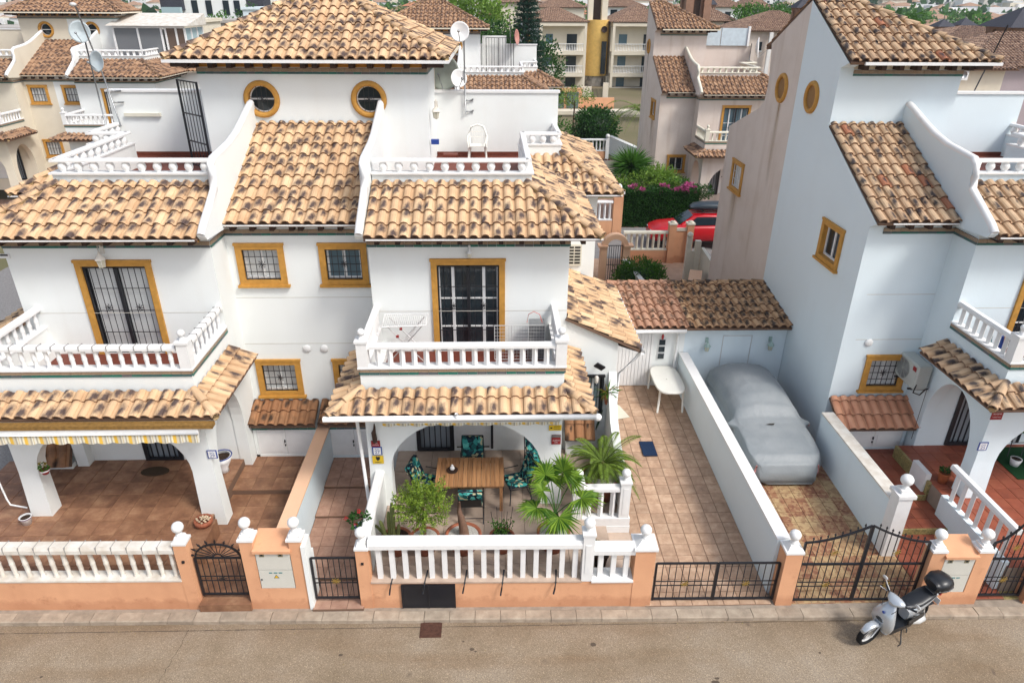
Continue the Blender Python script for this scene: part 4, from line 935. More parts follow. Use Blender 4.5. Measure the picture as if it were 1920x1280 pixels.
def pier(xs,zt,label,cabz,shelf):
    x0,x1,x2,x3=xs; t=thing('meter_pier',label,'meter cabinet',((x0+x3)/2,YW+.2,0))
    m=MB(); m.box(x0,YW,0,x1,YW+.26,zt); m.box(x2,YW,0,x3,YW+.26,zt)
    b0,b1=cabz; m.box(x1,YW,0,x2,YW+.42,b0); m.box(x1,YW+.06,b0,x2,YW+.42,b1); m.box(x1,YW,b1,x2,YW+.06,shelf-.06)
    m.prism([(YW-.05,shelf-.05),(YW+.44,shelf+.10),(YW+.44,shelf+.04),(YW-.05,shelf-.11)],'x',x1-.02,x2+.02); m.build('pier_wall','peach_stucco',t)
    for xa,xb in ((x0,x1),(x2,x3)):
        cx,cy=(xa+xb)/2,YW+.13; c=MB(); c.box(cx-.15,cy-.15,zt,cx+.15,cy+.15,zt+.05); c.box(cx-.105,cy-.105,zt+.05,cx+.105,cy+.105,zt+.12); c.box(cx-.07,cy-.07,zt+.12,cx+.07,cy+.07,zt+.16)
        c.build('cap','white_paint',t); f=MB(); finial(f,cx,cy,zt+.16,.112,.07); f.build('ball_finial','white_paint',t)
    zm=(b0+b1)/2
    for k,(za,zb) in enumerate(((zm+.008,b1-.01),(b0+.01,zm-.008))):
        d=MB(); d.box(x1+.015,YW+.005,za,x2-.015,YW+.06,zb); dr=d.build('cabinet_door','meter_door',t)
        if k==0:
            for px in (.20,.72):
                q=MB(); cx=x1+(x2-x1)*px; q.box(cx-.045,YW-.004,zb-.13,cx+.045,YW+.006,zb-.045); q.build('meter_window','window_plate',dr)
                q=MB(); q.box(cx-.022,YW-.007,zb-.105,cx+.022,YW-.003,zb-.07); q.build('meter_dial','dark_glass',dr)
        else:
            q=MB(); cx=(x1+x2)/2; q.face([(cx-.055,YW+.003,zb-.20),(cx+.055,YW+.003,zb-.20),(cx,YW+.003,zb-.11)]); q.build('warning_triangle','sign_black',dr)
            q=MB(); q.face([(cx-.040,YW+.0015,zb-.192),(cx+.040,YW+.0015,zb-.192),(cx,YW+.0015,zb-.124)]); q.build('warning_field','sign_yellow',dr)
            q=MB()
            for i,(a,b_) in enumerate(((-.13,-.07),(-.04,.03),(.055,.125))): q.box(cx+a,YW+.001,zb-.075,cx+b_,YW+.006,zb-.052)
            q.build('lettering','teal_print',dr)
            q=MB(); q.cbox((x1+.05,YW,(za+zb)/2),(.02,.02,.03)); q.build('lock','iron_black',dr)
    return t
simple('teal_print',(.02,.2,.22)); simple('window_plate',(.22,.20,.12),.4,.5)
front.append(pier((-4.83,-4.58,-3.90,-3.68),1.83,'peach meter cabinet pier with two ball finials and white doors, left of the small gate',(.64,1.60),1.68))
front.append(pier((8.46,8.74,9.36,9.67),1.46,'peach meter cabinet pier with white doors behind the scooter',(.42,1.34),1.44))
def lowwall(x0,x1,zt,label,kind,bz0,bz1,rz1,zsp,mat='peach_stucco',railm='white_paint',ledge=True):
    t=thing('garden_wall',label,'garden wall',((x0+x1)/2,YW+.1,0))
    m=MB(); m.box(x0,YW+.01,0,x1,YW+.25,zt); m.build('wall',mat,t)
    r=MB(); r.box(x0,YW-.01,zt,x1,YW+.27,bz0); r.build('ledge',railm if ledge is True else ledge,t)
    r=MB(); rail_run(r,(x0,YW+.13,0),(x1,YW+.13,0),.22,bz1,rz1); rr=r.build('rail',railm,t)
    balusters(t,(x0+.02,YW+.13,bz0),(x1-.02,YW+.13,bz0),bz1-bz0,kind,zsp,railm)
    return t,rr
t,rr=lowwall(-12.3,-6.08,.84,'low peach wall of number 29 topped by a white marble balustrade','round',.88,1.52,1.68,.262,railm='aged_white_paint'); front.append(t)
j=MB()
for i in range(22): j.box(-12.2+i*.29,YW+.015,1.53,-12.19+i*.29,YW+.245,1.684)
o=j.build('rail_joints','joint_grey',rr); o['kind']='stuff'
def diamond_row(t,x0,x1,z0,z1,n):
    m=MB(); m.tube([(0,0,0),(0,0,z1-z0)],.068,4); m.v=[tuple(Matrix.Rotation(PI/4,3,'Z')@Matrix.Rotation(PI/4,3,'Z')@Vector(p)) for p in m.v]
    me=m.mesh('baluster','white_paint')
    for i in range(n): copyat(me,t,'baluster',Matrix.Translation((x0+(x1-x0)*(i+.5)/n,YW+.13,z0)))
t=thing('garden_wall','low peach wall of number 27 under a long white balustrade, with a black meter hatch','garden wall',(0,YW+.1,0))
m=MB(); m.box(-2.43,YW+.01,0,2.70,YW+.25,.76); m.build('wall','peach_stucco',t); m=MB(); m.box(-2.43,YW-.015,.765,1.70,YW+.3,.80); m.build('ledge','sand_tile',t)
m=MB(); m.box(1.88,YW-.03,.765,2.70,YW+.34,.81); m.build('ledge','white_paint',t)
m=MB(); rail_run(m,(-2.43,YW+.13,0),(1.70,YW+.13,0),.24,1.60,1.78); m.build('rail','white_paint',t); m=MB(); rail_run(m,(1.9,YW+.13,0),(2.70,YW+.13,0),.24,1.44,1.62); m.build('rail','white_paint',t)
diamond_row(t,-2.38,1.68,.80,1.60,16); diamond_row(t,1.93,2.68,.81,1.44,3)
m=MB(); m.box(1.68,YW+.0,.78,1.90,YW+.24,1.92); m.box(1.66,YW-.02,1.92,1.92,YW+.26,1.96); m.build('corner_post','white_paint',t); m=MB(); m.box(1.735,YW-.012,1.0,1.845,YW+.003,1.7); m.build('post_panel','white_paint',t); m=MB(); finial(m,1.79,YW+.12,1.96,.11,.06); m.build('ball_finial','white_paint',t)
m=MB(); m.box(-1.84,YW-.02,.12,-.79,YW+.05,.73); mb_=m.build('meter_hatch','black_sheet',t); m=MB()
for x in (-1.84,-1.32,-.80): m.box(x-.012,YW-.032,.12,x+.012,YW-.02,.73)
m.build('hatch_strap','iron_black',mb_); simple('black_sheet',(.008,.010,.016),.35,.5); mb_.data.materials[0]=MAT['black_sheet']
for i,(x,l) in enumerate(((-2.05,.30),(-1.40,.26),(-.62,.26),(.12,.34),(1.16,.30))):
    m=MB(); m.tube([(x+.05,YW+.3,.80),(x+.02,YW-.03,.79),(x,YW-.10,.79-l*.3),(x-.02,YW-.09,.79-l*.8)],.018,6); m.build('drain_spout','iron_black',t)
front.append(t)
# dividers
t=thing('boundary_wall','long boundary wall between numbers 29 and 27, peach on top and shaded white on its flank','boundary wall',(-4.3,12.5,0))
m=MB(); m.box(-4.43,10.45,.1,-4.16,14.78,1.30); m.build('wall','cool_shade_stucco',t); m=MB(); m.box(-4.45,10.44,1.30,-4.14,14.78,1.335); m.build('coping','pale_peach_stucco',t)
m=MB(); m.faces([(-4.43,10.45,1.335),(-4.16,10.45,1.335),(-3.7,10.28,1.7),(-3.9,10.28,1.7)],[(0,1,2,3)])
m=MB(); m.box(-3.68,10.05,.1,-3.60,10.42,1.72); m.box(-4.16,10.42,.1,-3.60,10.52,1.28); m.build('white_flank','white_stucco',t)
t=thing('boundary_wall','tall white boundary wall between the rose tiled driveway and the covered car','boundary wall',(5.68,14.2,0))
m=MB(); m.box(5.56,10.30,.05,5.80,18.28,1.50); m.build('wall','cool_shade_stucco',t); m=MB(); m.box(5.545,10.30,1.50,5.815,18.28,1.54); m.build('coping','white_paint',t)
t=thing('boundary_wall','white boundary wall between the covered car and the red tiled path of number 25','boundary wall',(8.6,13.2,0))
m=MB(); m.box(8.44,11.5,.05,8.72,14.9,1.48); m.build('wall','cool_shade_stucco',t); m=MB(); m.box(8.425,11.5,1.48,8.735,14.9,1.52); m.build('coping','aged_white_paint',t)
m=MB(); m.box(8.43,11.22,.1,8.73,11.52,1.78); m.box(8.39,11.18,1.72,8.77,11.56,1.80); m.build('end_post','white_paint',t); m=MB(); m.box(8.47,11.26,1.80,8.69,11.48,1.88); finial(m,8.58,11.37,1.88,.13,.07); m.build('ball_finial','white_paint',t)
t=thing('terrace_parapet','low white parapet along the left side of the terrace of number 27','parapet',(-2.53,11.3,0))
m=MB(); m.box(-2.62,10.3,.1,-2.43,12.45,1.62); m.build('wall','white_stucco',t); m=MB(); rail_run(m,(-2.525,10.27,0),(-2.525,12.42,0),.22,1.62,1.72); m.build('coping','white_paint',t)
# right side of terrace 27: small balustrade, posts, curved parapet
t=thing('terrace_railing','short white balustrade with two ball posts around the potted sago palm','railing',(2.3,11.9,.78))
m=MB(); m.box(1.9,11.785,.595,2.96,11.98,.805); m.box(2.45,11.775,.415,2.97,11.975,.60); m.build('base','white_paint',t)
m=MB(); rail_run(m,(1.9,11.9,0),(2.72,11.9,0),.16,1.50,1.63); m.build('rail','white_paint',t)
for x in (1.80,2.82): 
    m=MB(); m.box(x-.11,11.80,.30,x+.11,12.02,1.72); m.box(x-.13,11.78,1.72,x+.13,12.04,1.76); m.box(x-.05,11.792,.9,x+.05,11.80,1.6); m.build('corner_post','white_paint',t); m=MB(); finial(m,x,11.91,1.76,.10,.06); m.build('ball_finial','white_paint',t)
balusters(t,(1.92,11.9,.80),(2.70,11.9,.80),.70,'square',.26,'white_paint')
m=MB(); pp=[(12.0,.2),(12.0,1.52),(12.6,1.56),(13.2,1.70),(13.8,1.98),(14.2,2.4),(14.48,3.0),(14.48,.2)]; m.prism(pp,'x',2.76,2.95); m.build('side_parapet','white_stucco',t)
# number 25 terrace front: sloping white railing
t=thing('terrace_railing','white balustrade beside the red tiled steps of number 25','railing',(10.4,11.3,.78))
m=MB(); m.box(10.25,10.25,.1,10.40,12.38,.86); m.build('base','cool_shade_stucco',t)
m=MB(); rail_run(m,(10.33,10.25,0),(10.33,12.4,0),.15,1.58,1.70); m.build('rail','white_paint',t); balusters(t,(10.33,10.3,.86),(10.33,12.3,.86),.72,'square',.30,'white_paint')
m=MB(); m.box(10.25,13.02,.44,10.38,13.6,.95); m.build('low_wall','white_paint',t)
# ---------------- iron gates
def gate(label,x0,x1,z0,z1,leaf=1,top=None,mid=None,nb=8,fan=False,post=True):
    t=thing('gate',label,'gate',((x0+x1)/2,YW+.1,z0)); y=YW+.12
    W_=(x1-x0)/leaf
    def ztop(x):
        if not top: return z1
        c=abs(x-(x0+x1)/2)/((x1-x0)/2); return top[1]+(top[0]-top[1])*(1-(1-c)**1.7) if top[1]>top[0] else z1
    for k in range(leaf):
        a,b_=x0+k*W_+.012,x0+(k+1)*W_-.012
        f=MB(); 
        f.tube([(a,y,z0),(a,y,ztop(a))],.028,4); f.tube([(b_,y,z0),(b_,y,ztop(b_))],.028,4); f.tube([(a,y,z0+.03),(b_,y,z0+.03)],.026,4)
        n=10; f.tube([(a+(b_-a)*i/n,y,ztop(a+(b_-a)*i/n)) for i in range(n+1)],.024,4)
        if mid: f.tube([(a,y,mid),(b_,y,mid)],.026,4)
        zr=z0+.40*((mid or z1)-z0); f.tube([(a,y,zr),(b_,y,zr)],.011,4); f.tube([(a,y,zr+.11),(b_,y,zr+.11)],.011,4)
        lf=f.build('gate_leaf','iron_black',t)
        for i in range(nb):
            x=a+(b_-a)*(i+1)/(nb+1); q=MB(); zt=ztop(x); q.tube([(x,y,z0+.02),(x,y,zt+(.06 if top else 0))],.0095,4)
            if top: q.cur=0; q.tube([(x,y,zt+.05),(x,y,zt+.08),(x,y,zt+.13)],[.008,.022,.001],4)
            q.build('bar','iron_black',lf)
        q=MB(); rosette(q,lambda u,z,d:Vector((u,y-.012-d,z)),(a+b_)/2,zr+.055,0,.085)
        if mid and top: rosette(q,lambda u,z,d:Vector((u,y-.012-d,z)),(a+b_)/2,mid+.3,0,.085)
        q.build('rosette','gold_paint' if not fan else 'iron_black',lf)
    if fan:
        cx=(x0+x1)/2; r=(x1-x0)/2-.03; q=MB(); q.tube([(cx+r*math.cos(PI*i/16),y,z1+r*.78*math.sin(PI*i/16)) for i in range(17)],.022,4); q.tube([(cx+.09*math.cos(PI*i/8),y,z1+.09*math.sin(PI*i/8)) for i in range(9)],.014,4)
        for i in range(1,12):
            a=PI*i/12; q.tube([(cx+.09*math.cos(a),y,z1+.09*math.sin(a)),(cx+r*math.cos(a),y,z1+r*.78*math.sin(a))],.009,4)
        q.build('fanlight','iron_black',t)
        for i in range(9):
            a=PI*(i+.5)/9; s_=MB(); c,sn=math.cos(a),math.sin(a); s_.tube([(cx+r*c,y,z1+r*.78*sn),(cx+(r+.07)*c,y,z1+(r*.78+.07)*sn),(cx+(r+.13)*c,y,z1+(r*.78+.13)*sn)],[.008,.02,.001],4); s_.tube([(cx+(r+.06)*c-.03*sn,y,z1+(r*.78+.06)*sn+.03*c),(cx+(r+.06)*c+.03*sn,y,z1+(r*.78+.06)*sn-.03*c)],.006,4); s_.build('spike','iron_black',t)
    return t
front+= [gate('arched black iron gate with a spiked fan top, entrance of number 29',-5.80,-4.87,.36,1.33,fan=True,nb=7),
 gate('small low black gate with a gold rosette, between the meter cabinet and the terrace wall',-3.58,-2.70,.24,1.31,nb=7),
 gate('low black double gate across the rose tiled driveway of number 27',3.15,5.60,.15,1.12,leaf=2,nb=8),
 gate('tall black double gate peaking in the middle, in front of the covered car',5.99,8.44,.10,1.62,leaf=2,top=(1.63,2.05),mid=1.08,nb=8),
 gate('tall black spiked gate at the red tiled entrance of number 25',9.70,10.62,.20,1.6,leaf=1,top=(1.6,2.1),mid=1.19,nb=7)]
# steps under the pedestrian gates
g=MB(); g.box(-5.84,YW+.01,0,-4.83,YW+.30,.27); structure(g,'gate_step','slate_tile')
g=MB(); g.box(9.67,YW-.02,0,10.66,YW+.2,.13); structure(g,'gate_step','ceramic_ochre')
for o in front: frame_fix(o)
# ---------------- cupboards in the recesses, garages
def tileroof(t,O,U,V,poly,mat,n=200,nm='roof'):
    e=bpy.data.objects.new(nm,None); COL.objects.link(e); e.parent=t; WORG[e.name]=WORG[t.name]; rr=Roofs(t,mat,n); rr.plane(e,O,U,V,poly); return rr,e
def cupboard(x0,x1,zb,zt,label,mat,wm,xr0=None,xr1=None,rise=.33,rows=2,band_=True,yf=14.78):
    t=thing('storage_cupboard',label,'cupboard',((x0+x1)/2,14.9,zb)); xr0=xr0 or x0-.02; xr1=xr1 or x1+.02
    m=MB(); m.box(x0,yf,zb,x1,15.29,zb+.06); m.box(x0,yf,zb,x0+.08,15.29,zt); m.box(x1-.08,yf,zb,x1,15.29,zt); m.box(x0,yf-.02,zt,x1,15.29,zt+.2); m.box(x0+.08,yf+.1,zb,x1-.08,15.29,zt); m.build('wall',wm,t)
    xm=(x0+x1)/2
    for a,b_ in ((x0+.085,xm-.004),(xm+.004,x1-.085)):
        d=MB(); d.box(a,yf+.01,zb+.065,b_,yf+.06,zt-.005); d.box(a+.08,yf+.0,zb+.14,b_-.08,yf+.01,zt-.09); d.build('cupboard_door','white_paint',t)
    k=MB(); k.cbox((xm-.03,yf,(zb+zt)/2+.06),(.025,.05,.07)); k.cbox((xm-.03,yf,(zb+zt)/2-.06),(.025,.03,.05)); k.build('lock','iron_black',t)
    if band_:
        for row,(mm,za,zb_) in enumerate((('ceramic_pattern',zt+.07,zt+.16),('ceramic_green',zt+.015,zt+.06))):
            q=MB(); n=round((x1-x0)/.2)
            for i in range(n):
                xa=x0+(x1-x0)*i/n+.003; xb=x0+(x1-x0)*(i+1)/n-.003
                v=[(xa,yf-.02,za),(xb,yf-.02,za),(xb,yf-.045,za),(xa,yf-.045,za),(xa,yf-.02,zb_),(xb,yf-.02,zb_),(xb,yf-.045,zb_),(xa,yf-.045,zb_)]
                q.faces(v,[(4,5,6,7),(2,3,7,6),(3,2,1,0),(0,3,7,4),(1,2,6,5)],rnd=rng.random()+.01,uvs=[(0,0),(1,0),(1,0),(0,0),(0,1),(1,1),(1,1),(0,1)])
            o=q.build('ceramic_band',mm,t); o['kind']='stuff'
    yr=14.60 if rows==2 else 14.48; z0=zt+.22; d=15.28-yr
    tileroof(t,(xr0,yr,z0),(1,0,0),(0,d,rise),[(0,0),(xr1-xr0,0),(xr1-xr0,math.hypot(d,rise)),(0,math.hypot(d,rise))],mat)
    return t
cupboard(-6.10,-4.50,.42,1.24,'white double door cupboard under rusty tiles, ending the brown path of number 29','roof_rust','white_stucco')
cupboard(-4.38,-2.76,.36,1.24,'pale double door cupboard under rusty tiles, ending the stepped path of number 27','roof_rust','cool_shade_stucco')
cupboard(9.10,10.72,.44,1.02,'white double door cupboard under the bright orange tiled roof of number 25','roof_orange','cool_shade_stucco',8.76,10.80,.50,3,False)
def garage(x0,x1,mat,label,wm):
    t=thing('garage',label,'garage',((x0+x1)/2,18.3,.3))
    m=MB(); m.box(x0,18.30,.0,x1,20.69,2.42); m.build('wall',wm,t)
    L_=math.hypot(2.55,.38); rr,e=tileroof(t,(x0,18.02,2.44),(1,0,0),(0,2.55,.38),[(0,0),(x1-x0,0),(x1-x0,L_),(0,L_)],mat,300)
    rr.hip(e,(x0,20.62,2.82),(x1,20.62,2.84),mat,.09)
    m=MB(); m.box(x0,20.70,0,x1,20.80,2.82); m.build('back_wall','peach_stucco',t)
    return t
ga=garage(2.95,5.68,'roof_pink','garage with a pinkish tiled roof and a white plank door behind the white plastic table','white_stucco')
m=MB()
for i in range(9): m.box(3.74+i*.104,18.262,.42,3.835+i*.104,18.285,2.16)
m.box(3.66,18.255,.40,3.73,18.30,2.25); m.box(4.68,18.255,.40,4.75,18.30,2.25); m.box(3.66,18.256,2.17,4.75,18.30,2.25); d_=m.build('plank_door','white_paint',ga)
for k in range(3):
    m=MB(); m.box(4.90,18.27,1.32+k*.23,5.12,18.30,1.32+k*.23+.20); w_=m.build('window','white_paint',ga); m=MB(); m.box(4.92,18.255,1.335+k*.23,5.10,18.272,1.32+k*.23+.185); m.build('pane','dark_glass',w_)
m=MB(); m.tube([(3.5,17.96,2.38),(5.6,17.96,2.38)],.06,8); m.tube([(5.45,17.98,2.34),(5.44,18.2,2.2),(5.42,18.22,.4)],.035,6); m.build('gutter','white_paint',ga)
gb=garage(5.68,8.72,'roof_mottled','garage with a dark mottled tiled roof and two wall lanterns behind the covered car','cool_shade_stucco')
m=MB()
for (a,b_,c,d__) in ((6.82,6.84,.4,2.06),(7.68,7.70,.4,2.06),(6.82,7.70,2.06,2.08)): m.box(a,18.285,c,b_,18.30,d__)
m.build('door_outline','light_metal',gb)

def ribbon(pts,w,z,name,mat):
    m=MB(); P_=[Vector((a,b_,z)) for a,b_ in pts]
    for i in range(len(P_)-1):
        d=(P_[i+1]-P_[i]).normalized(); n_=Vector((-d.y,d.x,0)); w0=w*rng.uniform(.4,1.2); w1=w*rng.uniform(.4,1.2); m.face([P_[i]-n_*w0,P_[i+1]-n_*w1,P_[i+1]+n_*w1,P_[i]+n_*w0])
    return structure(m,name,mat)
simple('crack_dark',(.11,.085,.065),.95,.05)
def jit(a,b_,n,j): return [(a[0]+(b_[0]-a[0])*i/n+rng.uniform(-j,j),a[1]+(b_[1]-a[1])*i/n+rng.uniform(-j,j)*.4) for i in range(n+1)]
ribbon(jit((-5.95,9.7),(-6.1,7.6),26,.02),.006,.004,'road_crack','crack_dark'); ribbon(jit((-11,9.68),(12,9.62),120,.006),.010,.004,'gutter_joint','crack_dark')
def blob(x,y,r,mat,k=1.0):
    m=MB(); n=18; m.face([(x+r*k*math.cos(2*PI*i/n)*(1+.35*noise.noise(Vector((math.cos(2*PI*i/n)*1.5+x,math.sin(2*PI*i/n)*1.5,y)))),y+r*math.sin(2*PI*i/n)*(1+.35*noise.noise(Vector((math.cos(2*PI*i/n)*1.5,math.sin(2*PI*i/n)*1.5+x,y)))),.004) for i in range(n)]); return structure(m,'oil_stain',mat)
for (x,y,r) in ((-.45,9.12,.035),(-.38,9.07,.02),(1.85,9.18,.045),(-.62,9.30,.018),(-2.9,9.05,.03),(4.0,8.4,.03),(3.95,8.32,.05),(-8.2,8.7,.02),(6.1,8.9,.02)): blob(x,y,r,'crack_dark',1.3)
# a small leaf litter along the kerb
lm=MB()
for i in range(130):
    x=rng.uniform(-10,10); y=9.72-abs(rng.gauss(0,.10)) if rng.random()<.75 else rng.uniform(8.2,9.7); s_=rng.uniform(.008,.022); a=rng.random()*6
    lm.face([(x,y,.006),(x+s_*math.cos(a),y+s_*math.sin(a),.010),(x+s_*1.6*math.cos(a+.6),y+s_*1.6*math.sin(a+.6),.007)],None,rng.random()*.9+.05)
o=lm.build('leaf_litter','leaf_yellow'); o['kind']='stuff'
# ================================================================ OBJECTS
def text(body,size,mat,parent,M,name='lettering',sx=1):
    c=bpy.data.curves.new(name,'FONT'); c.body=body; c.size=size; c.align_x='CENTER'; c.align_y='CENTER'; c.extrude=.0008; c.resolution_u=2
    o=bpy.data.objects.new(name,c); me=bpy.data.meshes.new_from_object(o); bpy.data.objects.remove(o); me.materials.clear(); me.materials.append(getmat(mat))
    return copyat(me,parent,name,M@Matrix.Diagonal((sx,1,1,1)))
UP=Matrix.Rotation(PI/2,4,'X')     # text stands upright facing -Y
def T(x,y,z): return Matrix.Translation((x,y,z))
def rbox(mb,c,d,r=.02):   # softly chamfered box
    x,y,z=c; a,b_,h=d[0]/2,d[1]/2,d[2]/2
    for zz,k in ((0,0),): pass
    P_=[(-a+r,-b_),(a-r,-b_),(a,-b_+r),(a,b_-r),(a-r,b_),(-a+r,b_),(-a,b_-r),(-a,-b_+r)]
    rings=[[(x+p[0]*(1-r/a),y+p[1]*(1-r/b_),z-h) for p in P_],[(x+p[0],y+p[1],z-h+r) for p in P_],[(x+p[0],y+p[1],z+h-r) for p in P_],[(x+p[0]*(1-r/a),y+p[1]*(1-r/b_),z+h) for p in P_]]
    v=[q for g in rings for q in g]; f=[tuple(range(7,-1,-1)),tuple(range(24,32))]
    for i in range(3):
        for k in range(8): f.append((i*8+k,i*8+(k+1)%8,(i+1)*8+(k+1)%8,(i+1)*8+k))
    mb.faces(v,f); return mb
def loft(mb,secs,n=14,pw=2.6,axis='x',cap=True):
    """secs: (pos, centre_side, centre_z, half width, half height) superellipse rings along an axis"""
    b=len(mb.v)
    for (t,cy,cz,hw,hh) in secs:
        for k in range(n):
            a=2*PI*k/n; c,s_=math.cos(a),math.sin(a); r=lambda q:math.copysign(abs(q)**(2/pw),q)
            p=(cy+hw*r(c),cz+hh*r(s_)); mb.v.append((t,p[0],p[1]) if axis=='x' else (p[0],t,p[1]) if axis=='y' else (p[0],p[1],t))
    for i in range(len(secs)-1):
        for k in range(n): mb.f.append((b+i*n+k,b+i*n+(k+1)%n,b+(i+1)*n+(k+1)%n,b+(i+1)*n+k)); mb.mi.append(mb.cur); mb.sm.append(True)
    if cap:
        for i in (0,len(secs)-1): mb.f.append(tuple(b+i*n+k for k in range(n))); mb.mi.append(mb.cur); mb.sm.append(False)
    return mb
# ---- house number signs and notices
def plate(x,z,w,h,mat,label,y=12.385,name='sign',cat='sign'):
    t=thing(name,label,cat,(x,y,z)); m=MB(); m.box(x-w/2,y-.012,z-h/2,x+w/2,y,z+h/2); m.build('plate',mat,t); return t
for (x,z,n_,lab) in ((-2.53,2.25,'27','blue bordered house number tile reading 27 on the terrace pillar'),(-6.06,2.21,'29','blue bordered house number tile reading 29 on the pillar under the striped awning'),(10.80,2.20,'25','blue bordered house number tile reading 25 below the square red alarm sign')):
    t=plate(x,z,.21,.21,'blue_paint',lab,name='house_number',cat='house number'); m=MB(); m.box(x-.08,12.367,z-.085,x+.08,12.374,z+.085); m.build('white_field','sign_white',t)
    text(n_,.11,'blue_paint',t,T(x,12.3655,z-.03)@UP); m=MB(); m.tube([(x-.05+.01*i,12.365,z+.045+.012*math.sin(i*1.1)) for i in range(11)],.004,4); m.build('tile_motif','blue_paint',t)
t=plate(-2.55,2.44,.19,.15,'sign_red','small red alarm notice above the number 27 tile'); text('CSI',.06,'sign_white',t,T(-2.55,12.371,2.47)@UP); text('ALARMA',.035,'sign_white',t,T(-2.55,12.371,2.41)@UP)
t=plate(-2.53,2.02,.24,.20,'sign_yellow','yellow guard dog notice with a black dog head on the terrace pillar')
m=MB(); m.ball((-2.53,12.372,2.055),.045,12,6,(1,.12,1)); m.prism([(-2.575,2.07),(-2.56,2.125),(-2.54,2.085)],'y',12.366,12.372); m.prism([(-2.485,2.07),(-2.50,2.125),(-2.52,2.085)],'y',12.366,12.372); m.ball((-2.53,12.366,2.03),.025,8,6,(1,.3,1)); m.build('dog_head','sign_black',t); text('PERRO',.045,'sign_black',t,T(-2.53,12.371,1.955)@UP)
t=plate(1.30,2.80,.27,.13,'sign_yellow','yellow camera notice high on the terrace pillar, above a red alarm sign',y=12.38); text('ZONA',.045,'sign_black',t,T(1.34,12.366,2.83)@UP); text('VIGILADA',.032,'sign_black',t,T(1.34,12.366,2.775)@UP); m=MB(); m.box(1.195,12.362,2.785,1.235,12.369,2.815); m.build('camera_symbol','sign_black',t)
t=plate(1.33,2.50,.20,.24,'sign_red','red and grey alarm sign on the pillar beside the tall sun chair',y=12.38); m=MB(); m.box(1.23,12.362,2.56,1.43,12.369,2.62); m.build('grey_field','grey_metal',t); text('ALARMA',.04,'sign_white',t,T(1.33,12.366,2.48)@UP); text('24H',.04,'sign_white',t,T(1.33,12.366,2.43)@UP)
t=plate(10.86,3.00,.25,.21,'sign_red','square red alarm sign under the porch roof of number 25'); text('ALARMA',.05,'sign_white',t,T(10.86,12.371,3.04)@UP); text('CONECTADA',.03,'sign_white',t,T(10.86,12.371,2.96)@UP)
m=MB(); loft(m,[(2.50,-2.55,12.33,.045,.03),(2.62,-2.55,12.33,.055,.04),(2.75,-2.56,12.33,.05,.04),(2.82,-2.54,12.33,.03,.03),(2.90,-2.53,12.33,.022,.02),(2.98,-2.53,12.33,.01,.01)],8,2,'z'); single(m,'wall_ornament','dark_brown_wood','dark carved figure fixed to the pillar above the red alarm notice','ornament',(-2.55,12.33,2.5))
# ---- alarm sticker above on 29
t=plate(-10.52,5.98,.22,.10,'sign_white','small white plaque with dark print high on the wall of number 29',y=14.43); m=MB(); m.box(-10.60,14.41,5.985,-10.44,14.418,6.02); m.build('print','sign_black',t)
# ---- awnings and gutters
def awning(x0,x1,y,zt,drop,label,box_=True):
    t=thing('awning',label,'awning',((x0+x1)/2,y,zt))
    if box_:
        m=MB(); m.box(x0,y-.01,zt,x1,y+.12,zt+.11); m.build('cassette','white_paint',t); m=MB(); m.box(x0-.1,y-.03,zt+.115,x1+.3,y+.14,zt+.2); m.build('wooden_board','yellow_brown_board',t)
    m=MB(); n=int((x1-x0)/.29*8); 
    for i in range(n):
        a,b_=x0+(x1-x0)*i/n,x0+(x1-x0)*(i+1)/n
        za=zt-drop-.035*abs(math.sin(PI*(a-x0)/.29)); zb=zt-drop-.035*abs(math.sin(PI*(b_-x0)/.29)); ya=y-.02+.012*math.sin(a*9); yb=y-.02+.012*math.sin(b_*9)
        m.face([(a,y-.005,zt+.0),(b_,y-.005,zt+.0),(b_,yb,zb),(a,ya,za)])
    m.build('valance','striped_fabric',t); m=MB(); m.tube([(x0,y-.03,zt-.0),(x1,y-.03,zt-.0)],.018,6); m.build('front_bar','white_paint',t); return t
simple('yellow_brown_board',(.30,.17,.05),.7,.2,var=.4,scale=15)
awning(-9.9,-5.86,11.62,3.26,.19,'retracted awning with a scalloped yellow striped valance along the porch of number 29')
awning(-2.32,1.36,12.16,3.13,.07,'retracted awning with a narrow yellow valance over the dining terrace',False)
t=thing('rain_gutter','white rain gutter along the porch roof edge of number 27','gutter',(-.6,11.7,3.45)); m=MB(); m.tube([(-3.4,11.70,3.50),(2.08,11.70,3.50)],.062,8); m.build('channel','white_paint',t); m=MB(); m.ball((2.08,11.70,3.49),.08,10,8); m.build('end_cap','white_paint',t)
m=MB(); m.tube([(-2.95,11.72,3.46),(-2.92,12.2,3.2),(-2.88,12.33,3.0),(-2.80,12.33,.4)],.038,8); m.build('downpipe','white_paint',t)
m=MB(); m.tube([(-.75,11.66,3.55),(-.75,11.66,3.63)],.035,8); m.build('end_cap','white_paint',t)
m=MB(); m.tube([(-11.0,12.32,3.3),(-10.72,12.30,2.1),(-10.66,12.28,1.15),(-10.60,12.25,1.02),(-10.25,12.22,.96)],.02,6); single(m,'downpipe','white_paint','thin white pipe running down the outer pillar of number 29','pipe',(-10.6,12.3,1))
